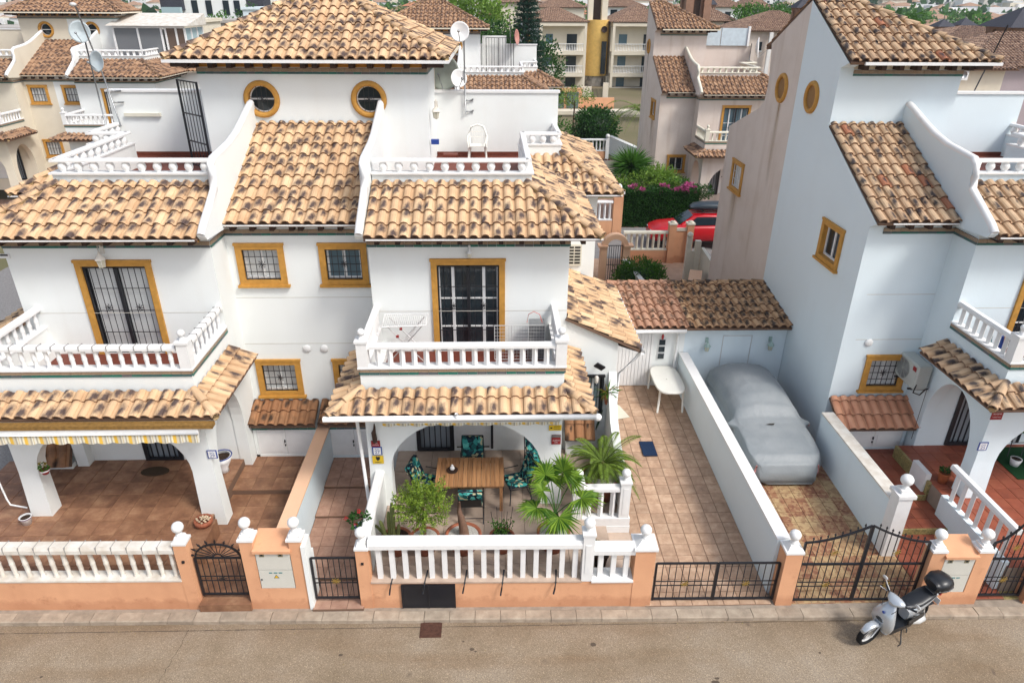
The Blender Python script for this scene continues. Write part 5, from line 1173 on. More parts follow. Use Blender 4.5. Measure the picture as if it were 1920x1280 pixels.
# ---- dining set
t=thing('dining_table','slatted teak dining table on the front terrace of number 27','table',(-.55,12.6,.78))
x0,x1,y0,y1,zt=-1.31,.21,12.08,13.14,1.50
n=15
for i in range(n):
    m=MB(); a=x0+(x1-x0)*i/n+.004; b_=x0+(x1-x0)*(i+1)/n-.004; m.box(a,y0,zt-.022,b_,y1,zt); m.build('slat','teak',t)
m=MB(); m.box(x0+.06,y0+.06,zt-.10,x1-.06,y0+.09,zt-.024); m.box(x0+.06,y1-.09,zt-.10,x1-.06,y1-.06,zt-.024); m.box(x0+.06,y0+.09,zt-.10,x0+.09,y1-.09,zt-.024); m.box(x1-.09,y0+.09,zt-.10,x1-.06,y1-.09,zt-.024); m.build('table_frame','teak',t)
for x in (x0+.07,x1-.07):
    for y in (y0+.07,y1-.07): m=MB(); m.box(x-.035,y-.035,.78,x+.035,y+.035,zt-.025); m.build('leg','teak',t)
def chair(x,y,rot,label,tall=False,z=.78):
    t=thing('garden_chair',label,'chair',(0,0,0),'patio chairs with leaf print cushions'); H_=1.15 if tall else .95; lean=.30 if tall else .18
    m=MB()
    for s in (-1,1):
        m.tube([(s*.27,-.25,0),(s*.27,-.22,.64),(s*.27,.12,.65)],.014,6); m.tube([(s*.27,.28,0),(s*.27,.20,.43),(s*.25,.20+lean,H_)],.014,6); m.tube([(s*.27,-.25,.42),(s*.27,.22,.42)],.012,6)
    m.tube([(-.27,-.24,.42),(.27,-.24,.42)],.012,6); m.tube([(-.27,.21,.42),(.27,.21,.42)],.012,6); m.tube([(-.25,.20+lean,H_),(.25,.20+lean,H_)],.014,6); m.tube([(-.27,.26,.14),(.27,.26,.14)],.011,6)
    m.build('chair_frame','iron_black',t)
    m=MB(); m.faces([(-.24,.24,.45),(.24,.24,.45),(.24,.21+lean,H_-.03),(-.24,.21+lean,H_-.03)],[(0,1,2,3)]); m.build('mesh_back','dark_mesh',t)
    m=MB(); rbox(m,(0,-.02,.46),(.50,.46,.07),.025); m.build('seat_cushion','leaf_print_fabric',t)
    m=MB(); hh=H_-.48; rbox(m,(0,0,hh/2),(.50,.07,hh),.03); m.xf(T(0,.17,.49)@Matrix.Rotation(-math.atan2(lean,H_-.45),4,'X')); m.build('back_cushion','leaf_print_fabric',t)
    m=MB(); rbox(m,(0,.035,hh+.005),(.51,.13,.05),.02); rbox(m,(0,.075,hh-.09),(.51,.05,.22),.02); m.xf(T(0,.17,.49)@Matrix.Rotation(-math.atan2(lean,H_-.45),4,'X')); m.build('cushion_hood','leaf_print_fabric',t)
    t.location=(x,y,z); t.rotation_euler=(0,0,rot); return t
simple('dark_mesh',(.04,.035,.03),.8)
chair(-.52,11.98,PI,'leaf print chair at the near side of the teak table, its back to the street')
chair(-.52,13.32,0,'leaf print chair at the far side of the teak table, facing the street')
chair(-1.52,12.62,PI/2-.25,'leaf print chair at the end of the teak table nearest the number 27 tile')
chair(.50,12.62,-PI/2+.3,'leaf print chair at the end of the teak table nearest the fan palm')
chair(1.02,13.55,.12,'tall leaf print recliner standing behind the teak table by the arch',True)
t=thing('table_centrepiece','small round tray with a white ornament on the teak table','ornament',(-.95,12.65,1.5)); m=MB(); m.lathe([(0,.0),(.12,.0),(.13,.025),(.12,.02),(0,.012)],(-.95,12.65,1.502),16); m.build('tray','dark_brown_wood',t); m=MB(); m.ball((-.95,12.65,1.57),.055,10,8); m.ball((-.95,12.65,1.64),.03,8,6); m.build('figurine','sign_white',t)
# ---- white plastic table
t=thing('plastic_table','oblong white plastic garden table on the driveway by the garage','table',(5.05,17.5,.39))
m=MB(); n=40; hw,hl,pw=.42,.80,3.6
pr=[]
for k in range(n):
    a=2*PI*k/n; c,s_=math.cos(a),math.sin(a); pr.append((math.copysign(abs(c)**(2/pw),c),math.copysign(abs(s_)**(2/pw),s_)))
rings=[(.0,.0,1.085),(.2,.11,1.085),(.93,.93,1.09),(.985,.99,1.10),(1,1,1.085),(1,1,1.05),(.95,.96,1.045)]
b0=len(m.v)
for (ra,rb,z) in rings: m.v+=[(5.05+hw*p[0]*ra,17.45+hl*p[1]*rb,z) for p in pr]
for i in range(len(rings)-1):
    for k in range(n): m.f.append((b0+i*n+k,b0+i*n+(k+1)%n,b0+(i+1)*n+(k+1)%n,b0+(i+1)*n+k)); m.mi.append(0); m.sm.append(i<3)
m.build('tabletop','white_plastic',t)
for sx in (-1,1):
    for sy in (-1,1): m=MB(); m.tube([(5.05+sx*.33,17.45+sy*.62,1.05),(5.05+sx*.36,17.45+sy*.66,.36)],[.04,.028],6); m.build('leg','white_plastic',t)
m=MB(); m.lathe([(.0,.0),(.03,.0),(.032,.006),(.0,.008)],(5.05,17.45,1.088),12); m.build('parasol_plug','white_plastic',t)
m=MB(); m.faces([(3.28,16.4,.36),(3.85,16.55,.36),(3.65,17.15,.375),(3.35,17.45,.42),(3.28,16.4,.375),(3.85,16.55,.375),(3.65,17.15,.39),(3.35,17.45,.435)],[(0,1,2,3),(4,5,6,7),(0,1,5,4),(1,2,6,5),(2,3,7,6),(3,0,4,7)]); single(m,'loose_board','cream_plastic','cream board lying on the driveway beside the plank door','board',(3.5,16.9,.36))
m=MB(); m.tube([(3.05,17.7,.5),(3.25,17.6,.62),(3.4,17.35,.5),(3.42,17.2,.42)],.02,6); single(m,'hose','iron_black','short black hose bending down onto the loose cream board','hose',(3.2,17.5,.4))
# ---- plastic chair on the roof terrace
t=thing('plastic_chair','white plastic armchair on the roof terrace of number 27','chair',(-.42,19.9,6.885))
o=lambda *p:(p[0]-.42,p[1]+19.9,p[2]+6.885)
m=MB(); m.box(*o(-.22,-.22,.40),*o(.22,.2,.43)); m.build('seat','white_plastic',t)
for sx in (-1,1):
    m=MB(); m.tube([o(sx*.22,-.2,.41),o(sx*.26,-.27,0)],[.035,.025],5); m.build('leg','white_plastic',t); m=MB(); m.tube([o(sx*.2,.2,.41),o(sx*.24,.3,0)],[.035,.025],5); m.build('leg','white_plastic',t)
    m=MB(); m.tube([o(sx*.25,-.22,.40),o(sx*.27,-.22,.62),o(sx*.27,.1,.64),o(sx*.24,.24,.68)],.025,6); m.build('armrest','white_plastic',t)
m=MB(); m.tube([o(-.22,.20,.42),o(-.24,.26,.70),o(-.17,.31,.88),o(0,.33,.93),o(.17,.31,.88),o(.24,.26,.70),o(.22,.20,.42)],.03,6)
for i in range(7): x=-.15+.05*i; m.tube([o(x*.8,.2,.43),o(x,.32,.90-.5*x*x)],.009,4)
m.tube([o(-.2,.25,.6),o(.2,.25,.6)],.012,4); m.tube([o(-.2,.28,.74),o(.2,.28,.74)],.012,4); m.build('backrest','white_plastic',t)
# ---- covered car
def cover_car():
    t=thing('covered_car','small car under a grey fabric cover parked beside the shaded white wall','car',(7.22,15.9,.25))
    prof=[(13.62,.62,.74),(13.70,.78,.84),(13.95,.93,.90),(14.5,1.04,.93),(15.0,1.10,.93),(15.2,1.16,.93),(15.55,1.38,.90),(15.95,1.55,.84),(16.3,1.62,.80),(16.9,1.64,.79),(17.4,1.60,.80),(17.7,1.46,.84),(17.95,1.22,.87),(18.08,.85,.80)]
    def at(y):
        for p,q in zip(prof,prof[1:]):
            if p[0]<=y<=q[0]:
                s=(y-p[0])/(q[0]-p[0]); s=s*s*(3-2*s)*.5+s*.5; return p[1]+(q[1]-p[1])*s,p[2]+(q[2]-p[2])*s
        return prof[-1][1:]
    NY,NA=170,96; m=MB(); m.smooth=True; V=[]
    for j in range(NY+1):
        y=13.62+(18.08-13.62)*j/NY; zt,_=at(y)
        e0=max(0,1-(y-13.62)/.55); e1=max(0,1-(18.08-y)/.5); Wd=.90*(1-.30*e0**2.2-.24*e1**2.2); belt=min(.98,zt-.06)
        cab=max(0,min(1,(zt-1.1)/.4)); pw=3.6-1.3*cab
        for k in range(NA+1):
            a=-1+2*k/NA; s=abs(a); sg=1 if a>=0 else -1
            if s<.62:
                th=s/.62*PI/2; x=Wd*math.sin(th)**(2/pw) if th>0 else 0; z=belt+(zt-belt)*max(0,math.cos(th))**(2/pw); q=0
            else:
                q=(s-.62)/.38; x=Wd+.05*math.sin(PI*min(1,q*1.1))+.01; z=belt+(.30-belt)*q; x-=.09*max(0,q-.7)/.3
            yy=y; pv=Vector((x*sg*1.3+7,y,z*1.6)); nz=noise.fractal(pv*1.4,1,2,4)
            if q>0:
                fo=math.sin(y*11+3.5*noise.noise(Vector((y*.8,z*1.5,sg*3)))+z*5*sg)
                x+=.045*q*fo+.06*q*noise.noise(Vector((y*2.2,z*3,sg*5)))
                swag=math.exp(-((y-17.0)/.75)**2) if sg<0 else math.exp(-((y-17.3)/.5)**2)*.6
                x+=.085*swag*math.sin(z*24+(y-16.2)*3.2)*min(1,q*4)
            rg=(1-abs(noise.noise(Vector((x*sg*2.6+y*.5,y*.9,4)))))**9; rg2=(1-abs(noise.noise(Vector((x*sg*1.2,y*3.2+x*2,9)))))**11
            z+=.006*nz+(.012*rg+.006*rg2)*(1 if q<=0 else .4)
            if y>15.0 and y<15.5: z-=.012*math.sin((y-15.0)/.5*PI)*(1-s)
            md=math.hypot(y-15.2,(z-1.0)*1.3)
            if s>.5: x+=.20*math.exp(-(md/.12)**2)
            if q>0: yy+=-.06*e0*q+.05*e1*q+.03*e0*math.sin(x*sg*16+z*4)*q
            V.append((7.24+sg*x,yy,z))
    w=NA+1; m.faces(V,[(j*w+k,j*w+k+1,(j+1)*w+k+1,(j+1)*w+k) for j in range(NY) for k in range(NA)]+[tuple(range(w-1,-1,-1))])
    m.build('cover','cover_fabric',t)
    m=MB()
    for sx in (-1,1): m.tube([(7.22+sx*1.08,15.16,.95),(7.22+sx*1.12,15.22,.93),(7.22+sx*1.08,15.30,.94)],.022,6)
    for sx in (-1,1): m.tube([(7.22+sx*.77,13.70,.75),(7.22+sx*.80,13.72,.5)],.02,6)
    m.build('reflective_strips','cover_pink',t)
    for (sx,y) in ((-1,14.35),(1,14.35),(-1,17.1),(1,17.1)): m=MB(); m.tube([(7.22+sx*.66,y,.57),(7.22+sx*.84,y,.57)],.28,18); m.build('wheel','tyre_black',t)
    m=MB(); m.face([(7.05,14.95,1.128),(7.26,14.93,1.128),(7.30,14.985,1.145),(7.16,14.97,1.15)]); m.build('cover_flap','dark_mesh',t)
    m=MB(); m.tube([(8.25,17.5,.35),(8.35,16,.34),(8.6,14.2,.33)],.012,5); single(m,'cable','iron_black','dark cable lying along the foot of the shaded white wall','cable',(8.4,16,.33))
simple('tyre_black',(.015,.015,.016),.85,.2); simple('cover_pink',(.55,.25,.24),.6)
cover_car()
# ---- scooter
def scooter():
    t=thing('scooter','silver motor scooter with a black top box parked against the kerb','scooter',(0,0,0))
    A=lambda m,name,mat,p=None: m.build(name,mat,p or t)
    silver,blk='scooter_silver','scooter_black'
    for (x,nm) in ((.68,'front_wheel'),(-.62,'rear_wheel')):
        m=MB(); R0=.25; n=28
        ring=[(.0,.03),(.02,.05),(.045,.055),(.07,.04),(.075,0),(.07,-.04),(.045,-.055),(.02,-.05),(0,-.03)]
        b0=len(m.v)
        for i in range(n):
            a=2*PI*i/n
            for (d,y) in ring: r=.185+d; m.v.append((x+r*math.cos(a),y,R0+.0+r*math.sin(a)))
        k=len(ring)
        for i in range(n):
            for j in range(k-1): m.f.append((b0+i*k+j,b0+((i+1)%n)*k+j,b0+((i+1)%n)*k+j+1,b0+i*k+j+1)); m.mi.append(0); m.sm.append(True)
        w=A(m,nm,'tyre_black'); m=MB()
        for y in (-.025,.025): m.tube([(x,y-.003,R0),(x,y+.003,R0)],.05,12)
        for i in range(5):
            a=2*PI*i/5; m.tube([(x,0,R0),(x+.19*math.cos(a),0,R0+.19*math.sin(a))],.016,5)
        n2=24; m.tube([(x+.185*math.cos(2*PI*i/n2),0,R0+.185*math.sin(2*PI*i/n2)) for i in range(n2+1)],.022,6); m.tube([(x,-.03,R0),(x,.03,R0)],.09,14)
        A(m,'rim','light_metal',w)
    m=MB(); loft(m,[(.42,0,.34,.05,.06),(.52,0,.47,.07,.05),(.66,0,.52,.075,.04),(.80,0,.50,.07,.04),(.90,0,.42,.05,.03)],12); A(m,'front_fender',silver)
    m=MB()
    for y in (-.07,.07): m.tube([(.68,y,.25),(.50,y,.62),(.42,y*.6,.80)],.02,6)
    A(m,'fork','grey_metal')
    # leg shield and front body
    m=MB(); loft(m,[(.30,0,.26,.17,.05),(.34,0,.40,.20,.12),(.40,0,.55,.23,.16),(.42,0,.72,.22,.16),(.40,0,.88,.16,.12),(.36,0,.99,.08,.06)],16,2.4,'x')
    m=MB(); loft(m,[(.24,.36,0,.05,.15),(.36,.38,0,.09,.20),(.50,.42,0,.12,.23),(.64,.44,0,.12,.22),(.78,.42,0,.09,.18),(.90,.37,0,.06,.11),(.98,.33,0,.04,.06)],18,2.5,'z'); A(m,'front_fairing',silver)
    m=MB(); m.ball((.50,0,.62),.11,12,8,(.6,1.3,.7)); A(m,'headlight','dark_glass')
    m=MB(); m.ball((.525,.0,.80),.03,8,6,(.4,1,1)); A(m,'emblem','blue_paint')
    m=MB(); loft(m,[(.17,0,.98,.07,.03),(.22,0,1.02,.15,.05),(.28,0,1.04,.19,.06),(.36,0,1.02,.14,.05),(.42,0,.99,.05,.03)],14,2.4); A(m,'handlebar_cowl',silver)
    m=MB()
    for s in (-1,1): m.tube([(.28,s*.15,1.04),(.24,s*.25,1.05),(.17,s*.34,1.04)],[.02,.018,.02],8)
    A(m,'handlebar',blk)
    for s in (-1,1):
        m=MB(); m.tube([(.25,s*.20,1.06),(.28,s*.28,1.18),(.27,s*.33,1.22)],.008,5); m.ball((.26,s*.36,1.24),.06,10,8,(.3,1,.65)); A(m,'mirror','light_metal')
        m=MB(); m.tube([(.28,s*.22,1.03),(.30,s*.36,1.02)],.008,5); A(m,'brake_lever','light_metal')
    m=MB(); m.prism([(.30,.24),(.34,.36),(.22,.30),(-.22,.27),(-.26,.36),(-.34,.36),(-.30,.18),(.25,.18)],'y',-.15,.15); A(m,'floorboard',blk)
    m=MB(); loft(m,[(-.16,0,.47,.10,.14),(-.25,0,.54,.14,.15),(-.45,0,.62,.145,.11),(-.65,0,.69,.125,.08),(-.85,0,.745,.09,.05),(-.98,0,.77,.05,.03)],16,2.6); A(m,'rear_body',silver)
    m=MB(); loft(m,[(-.05,0,.72,.09,.03),(-.12,0,.745,.14,.05),(-.35,0,.755,.165,.055),(-.52,0,.80,.16,.06),(-.70,0,.835,.14,.05),(-.80,0,.84,.08,.03)],16,2.6); A(m,'seat',blk)
    m=MB(); loft(m,[(-.20,0,.36,.07,.07),(-.35,.02,.32,.09,.09),(-.60,.08,.27,.06,.07),(-.70,.09,.26,.04,.05)],12); A(m,'engine','grey_metal')
    m=MB(); m.tube([(-.25,-.12,.22),(-.4,-.15,.24)],.02,6); m.tube([(-.40,-.16,.25),(-.85,-.18,.36)],[.045,.055],10); A(m,'exhaust','grey_metal')
    m=MB(); m.tube([(-.30,.11,.30),(-.45,.14,.28),(-.62,.14,.25)],[.07,.08,.06],12); A(m,'gear_case','light_metal')
    m=MB(); loft(m,[(-.74,0,.42,.05,.012),(-.92,0,.46,.075,.012),(-1.02,0,.36,.075,.012)],8); A(m,'rear_mudguard',blk)
    m=MB(); m.box(-1.01,-.07,.66,-.97,.07,.72); A(m,'tail_light','red_paint')
    m=MB(); m.box(-1.045,-.09,.38,-1.035,.09,.52); A(m,'number_plate','sign_white')
    m=MB(); m.tube([(.30,.10,1.03),(.42,.16,.98),(.48,.12,.86)],.007,5); m.tube([(.30,-.10,1.03),(.43,-.15,.97),(.48,-.1,.86)],.007,5); A(m,'cable','iron_black')
    m=MB(); m.tube([(-.55,.10,.55),(-.62,.12,.30)],.022,8); m.tube([(-.55,-.10,.55),(-.62,-.12,.30)],.022,8); A(m,'shock_absorber','light_metal')
    m=MB(); loft(m,[(-.62,0,1.04,.12,.08),(-.68,0,1.04,.19,.13),(-.82,0,1.05,.22,.155),(-.98,0,1.04,.20,.14),(-1.08,0,1.03,.12,.09)],18,2.8); tb=A(m,'top_box',blk)
    m=MB(); m.tube([(-.64+.0,-.17,1.02),(-.82,-.225,1.02),(-1.0,-.20,1.02),(-1.085,-.10,1.02),(-1.085,.10,1.02),(-1.0,.20,1.02),(-.82,.225,1.02),(-.64,.17,1.02)],.008,4); A(m,'lid_seam','grey_metal',tb)
    m=MB(); m.box(-.95,-.09,.86,-.65,.09,.90); A(m,'luggage_rack','grey_metal')
    m=MB(); m.tube([(-.10,.10,.22),(-.02,.20,.10),(.06,.30,.01),(.16,.31,.005)],.012,5); m.tube([(-.2,.05,.20),(-.3,.12,.04),(-.24,.16,.03)],.014,5); A(m,'kick_stand',blk)
    # floor side trims
    m=MB(); loft(m,[(-.16,.155,.33,.02,.05),(-.3,.17,.40,.02,.07),(-.5,.165,.45,.02,.06)],8); loft(m,[(-.16,-.155,.33,.02,.05),(-.3,-.17,.40,.02,.07),(-.5,-.165,.45,.02,.06)],8); A(m,'side_trim','dark_mesh')
    t.rotation_euler=(R(-5),0,PI+.38); t.location=(7.68,9.36,.02)
simple('scooter_silver',(.52,.56,.60),.22,.6,metal=.45,var=.04); simple('scooter_black',(.010,.012,.016),.35,.5)
scooter()
# ---- air conditioner on number 25
t=thing('air_conditioner','light grey outdoor air conditioner unit bracketed to the wall of number 25','air conditioner',(10.50,14.95,2.4))
m=MB(); rbox(m,(10.52,14.95,2.72),(.36,.92,.66),.03); m.xf(Matrix.Identity(4)); bd=m.build('casing','ac_grey',t)
m=MB(); n=30; m.face([(10.333,15.08+.26*math.cos(2*PI*i/n),2.72+.26*math.sin(2*PI*i/n)) for i in range(n)]); fg=m.build('fan_recess','grey_metal',t)
m=MB()
for r in (.08,.13,.18,.23,.265): m.tube([(10.325,15.08+r*math.cos(2*PI*i/20),2.72+r*math.sin(2*PI*i/20)) for i in range(21)],.005,4)
for i in range(8): a=PI*i/4; m.tube([(10.325,15.08,2.72),(10.325,15.08+.26*math.cos(a),2.72+.26*math.sin(a))],.005,4)
m.ball((10.33,15.08,2.72),.04,8,6,(.3,1,1)); m.build('fan_guard','ac_grey',fg)
m=MB(); m.box(10.331,14.56,2.86,10.338,14.70,2.97); m.build('badge','sign_red',t)
m=MB(); m.tube([(10.40,14.50,2.55),(10.34,14.45,2.35),(10.5,14.42,2.30),(10.6,14.42,2.45),(10.72,14.5,2.42)],.018,6); m.tube([(10.7,14.6,2.35),(10.35,14.6,2.36)],.02,5); m.tube([(10.70,14.5,2.4),(10.70,14.5,.95)],.006,4); m.build('pipes','iron_black',t)
m=MB(); m.box(10.3,14.62,2.34,10.75,14.66,2.38); m.box(10.3,15.24,2.34,10.75,15.28,2.38); m.build('bracket','iron_black',t)
simple('ac_grey',(.48,.50,.47),.5,.3,var=.06)
# ---- lanterns, vents, small wall things
def lantern(x,y,z,label,mat='white_paint',s=1.0,group=None):
    t=thing('wall_lantern',label,'lantern',(x,y,z),group); 
    m=MB(); m.lathe([(.0,.0),(.05*s,.02*s),(.075*s,.16*s),(.07*s,.17*s)],(x,y-.13*s,z),6,True); b_=m.build('glass_body','lantern_glass',t)
    m=MB(); m.lathe([(.10*s,.16*s),(.055*s,.22*s),(.03*s,.25*s),(.012*s,.30*s),(.0,.33*s)],(x,y-.13*s,z),6,True)
    for k in range(6): a=PI*k/3; m.tube([(x+.05*s*math.cos(a),y-.13*s+.05*s*math.sin(a),z+.02*s),(x+.075*s*math.cos(a),y-.13*s+.075*s*math.sin(a),z+.165*s)],.006*s,4)
    m.build('cage',mat,t); m=MB(); m.tube([(x,y-.13*s,z+.32*s),(x,y-.12*s,z+.40*s),(x,y-.04*s,z+.38*s),(x,y,z+.30*s)],.010*s,5); m.box(x-.035*s,y-.02*s,z+.22*s,x+.035*s,y,z+.36*s); m.build('bracket',mat,t); return t
glassy('lantern_glass',(.55,.52,.40),.25)
lantern(-8.42,14.44,5.75,'cream metal lantern above the balcony door of number 29','aged_white_paint',1.25)
lantern(-.52,14.44,5.92,'small white lantern under the eaves above the balcony door of number 27','white_paint',.75)
lantern(6.34,18.29,1.62,'pale green wall lantern on the garage front nearest the boundary wall','pale_green',1.1,'lanterns on the garage wall'); lantern(8.24,18.29,1.64,'pale green wall lantern on the garage front in the corner by the tall house','pale_green',1.1,'lanterns on the garage wall')
simple('pale_green',(.35,.48,.45),.5)
lantern(-1.45,18.75,8.2,'white lantern on the side of the tower above the roof terrace chair','aged_white_paint',1.2)
for (x,lab) in ((-4.60,'round white wall vent above the barred ground floor window of number 29'),(-4.17,'round white wall vent nearest the white balcony of number 27')):
    m=MB(); m.lathe([(.0,-.03),(.085,-.03),(.10,-.015),(.10,0.0)],(0,0,0),18); m.xf(T(x,15.292,3.26)@Matrix.Rotation(-PI/2,4,'X')); single(m,'wall_vent','white_paint',lab,'vent',(x,15.29,3.26),'round wall vents')
m=MB(); m.lathe([(.0,-.03),(.085,-.03),(.10,-.015),(.10,0.0)],(0,0,0),18); m.xf(T(9.42,15.292,3.32)@Matrix.Rotation(-PI/2,4,'X')); single(m,'wall_vent','white_paint','round white vent above the barred window of number 25','vent',(9.42,15.29,3.32))
t=thing('floodlight','black tilted floodlight on the gable wall beside the porch roof','floodlight',(2.72,14.4,3.2)); m=MB(); rbox(m,(0,0,0),(.24,.05,.18),.015); m.xf(T(2.50,14.32,3.22)@Matrix.Rotation(.55,4,'Y')@Matrix.Rotation(.5,4,'X')); m.build('lamp_head','iron_black',t); m=MB(); m.tube([(2.5,14.36,3.2),(2.5,14.49,3.2)],.015,5); m.build('bracket','iron_black',t)
t=thing('security_camera','white security camera with a dark lens on the gable wall','camera',(2.42,14.42,2.8)); m=MB(); m.lathe([(0,0),(.04,.01),(.05,.05),(.05,.16),(.03,.2),(0,.21)],(2.46,14.40,2.72),10); m.build('housing','aged_white_paint',t); m=MB(); m.ball((2.46,14.38,2.70),.045,10,8); m.build('lens','dark_glass',t)
m=MB(); m.lathe([(0,0),(.03,.0),(.04,.1),(.02,.16),(0,.17)],(4.99,18.2,2.02),8); single(m,'wall_lantern','red_paint','small red lantern above the three narrow garage windows','lantern',(4.99,18.2,2.02))
# wall grille of the second block, tiled hood under the gable window
t=thing('wall_grille','beige louvred grille high on the side wall under the roof eaves','grille',(2.25,17.95,4.6)); m=MB(); m.box(2.0,17.94,4.42,2.42,17.99,5.02); m.build('frame','cream_plastic',t)
for i in range(6):
    for k in range(2): m=MB(); m.box(2.05+k*.18,17.93,4.48+i*.088,2.20+k*.18,17.945,4.53+i*.088); m.build('slot','dark_mesh',t)
t=thing('meter_box_hood','small brown tiled hood on the wall below the arched window grille','tiled hood',(2.1,14.3,1.1)); m=MB(); m.box(1.78,14.2,.80,2.45,14.49,1.28); m.build('body','white_stucco',t); tileroof(t,(1.74,14.12,1.26),(1,0,0),(0,.36,.42),[(0,0),(.74,0),(.74,.55),(0,.55)],'roof_rust',20)
t=thing('wood_store_hood','brown tiled lean-to hood at the end wall of the porch of number 29','tiled hood',(-10.9,14.3,.9)); m=MB(); m.box(-11.25,14.1,.60,-10.35,14.44,.72); m.build('body','white_stucco',t); tileroof(t,(-11.3,13.98,.74),(1,0,0),(0,.42,.75),[(0,0),(.98,0),(.98,.86),(0,.86)],'roof_rust',20)
# drying rack on the balcony
t=thing('drying_rack','white folding clothes drying rack with red clips on the balcony of number 27','drying rack',(-1.95,14.0,3.6))
m=MB(); X0_,X1_,Y0_,Y1_,Z_=-2.45,-1.48,13.72,14.28,4.62
m.tube([(X0_,Y0_,Z_-.05),(X1_,Y0_,Z_-.02),(X1_,Y1_,Z_),(X0_,Y1_,Z_),(X0_,Y0_,Z_-.05)],.014,5)
for i in range(22): x=X0_+(X1_-X0_)*(i+.5)/22; m.tube([(x,Y0_,Z_-.03),(x,Y1_,Z_)],.005,4)
m.build('rack_top','white_paint',t)
for a,b_,x in ((-2.35,-1.5,0),(-1.55,-2.4,.02)): m=MB(); m.tube([(a,13.75+x,4.59),(b_,13.75+x,3.61),(b_,14.2+x,3.61),(a,14.2+x,4.59)],.014,5); m.build('leg','white_paint',t)
for p in ((-2.12,13.74,4.33),(-2.1,14.19,4.30)): m=MB(); m.cbox(p,(.06,.05,.05)); m.build('clip','sign_red',t)
t=thing('wire_cage','grey wire crate standing at the corner of the balcony of number 27','wire crate',(.6,14.05,3.6)); xa,xb,ya,yb,za,zb=.02,1.15,13.95,14.30,3.63,4.48; m=MB()
for i in range(19): x=xa+(xb-xa)*i/18; m.tube([(x,ya,za),(x,ya,zb)],.004 if i%6 else .012,4)
for i in range(11): z=za+(zb-za)*i/10; m.tube([(xa,ya,z),(xb,ya,z)],.004 if i%5 else .010,4)
m.build('wire_panel','light_metal',t); m=MB(); m.box(xb-.35,ya+.03,za,xb,yb,zb); m.build('box_body','grey_metal',t); m=MB(); m.tube([(xb-.4,14.1,zb),(xb-.37,14.1,zb+.2),(xb-.25,14.1,zb+.27),(xb-.12,14.1,zb+.2),(xb-.05,14.1,zb-.02)],.008,5); m.build('cable','cover_red',t)
# items on the balcony of 25
for (y,h,c,lab) in ((13.55,.5,'teal_print','teal folded parasol leaning in the balcony corner of number 25'),(13.2,.55,'blue_paint','dark blue folded chair leaning on the balcony railing of number 25')):
    m=MB(); m.tube([(11.15,y,3.6),(11.12,y+.03,3.6+h*.5),(11.1,y+.05,4.2+h*.5)],[.05,.07,.03],8); single(m,'folded_parasol' if 'parasol' in lab else 'folded_chair',c,lab,'parasol' if 'parasol' in lab else 'chair',(11.15,y,3.6))
# ---- masts and dishes on the roof
def dish(t,c,r,n_,mat='light_metal'):
    nv=Vector(n_).normalized(); q=nv.to_track_quat('Z','Y').to_matrix().to_4x4(); m=MB(); m.lathe([(0,-.12*r/.4),(r*.5,-.09*r/.4),(r*.85,-.03*r/.4),(r,.0),(r,.012),(r*.85,-.018*r/.4),(0,-.11*r/.4)],(0,0,0),24); m.xf(T(*c)@q); d=m.build('dish',mat,t)
    m=MB(); m.tube([(0,-r*.9,0),(0,-r*.2,r*.9)],.012,5); m.ball((0,-r*.15,r*.93),.04,8,6); m.xf(T(*c)@q); m.build('receiver_arm','grey_metal',d); return d
t=thing('antenna_mast','thin grey mast with two white satellite dishes on the terrace wall of number 27','antenna',(-.76,20.5,8))
m=MB(); m.tube([(-.76,20.52,8.05),(-.76,20.52,10.15)],.022,6); m.build('mast','grey_metal',t)
for z in (8.12,8.42): m=MB(); m.tube([(-.76,20.52,z),(-.55,20.58,z)],.02,5); m.tube([(-.55,20.58,z-.04),(-.55,20.58,z+.04)],.02,5); m.build('wall_bracket','grey_metal',t)
dish(t,(-.86,20.42,10.20),.26,(-.1,-1,.25),'white_paint'); dish(t,(-.92,20.45,9.02),.24,(.5,-1,.2),'white_paint')
t=thing('satellite_dish','large pale grey satellite dish behind the corner of the tower roof','satellite dish',(-1.05,20.95,9)); m=MB(); m.tube([(-1.05,20.95,8.6),(-1.1,20.95,9.1)],.025,6); m.build('post','grey_metal',t); dish(t,(-1.38,20.9,9.12),.48,(-.25,-1,.15),'dish_grey')
simple('dish_grey',(.36,.40,.36),.4,.4)
t=thing('antenna_mast','tall thin mast with a small aerial on the terrace wall of number 29','antenna',(-10.65,20.5,7.7)); m=MB(); m.tube([(-10.50,20.5,7.7),(-10.68,20.5,9.2),(-10.95,20.5,10.75)],.02,6); m.build('mast','grey_metal',t); m=MB(); m.ball((-11.0,20.5,10.8),.09,8,6,(1,1,.6)); m.build('aerial','light_metal',t)
for z in (8.35,8.65): m=MB(); m.tube([(-10.55,20.5,z),(-10.3,20.56,z)],.02,5); m.build('wall_bracket','grey_metal',t)
dish(t,(-10.68,20.38,9.42),.27,(-.5,-1,.15),'pale_dish')
t=thing('satellite_dish','pale satellite dish on a post beyond the terrace of number 29','satellite dish',(-10.7,24.0,9)); m=MB(); m.tube([(-13.85,26,6.4),(-13.85,26,9.6)],.025,6); m.build('post','grey_metal',t); dish(t,(-13.9,25.9,9.92),.35,(.1,-1,.1),'pale_dish')
simple('pale_dish',(.55,.62,.64),.4)
m=MB(); m.box(-10.36,20.52,7.97,-9.36,20.60,8.06); single(m,'awning_cassette','cream_plastic','narrow cream folded awning on the terrace wall of number 29','awning',(-9.86,20.56,8.0))
t=thing('iron_door','tall black barred door swung open on the roof terrace of number 29','gate',(-7.75,18.6,6.9)); m=MB(); p0,p1=Vector((-7.30,18.30,0)),Vector((-8.05,19.0,0))
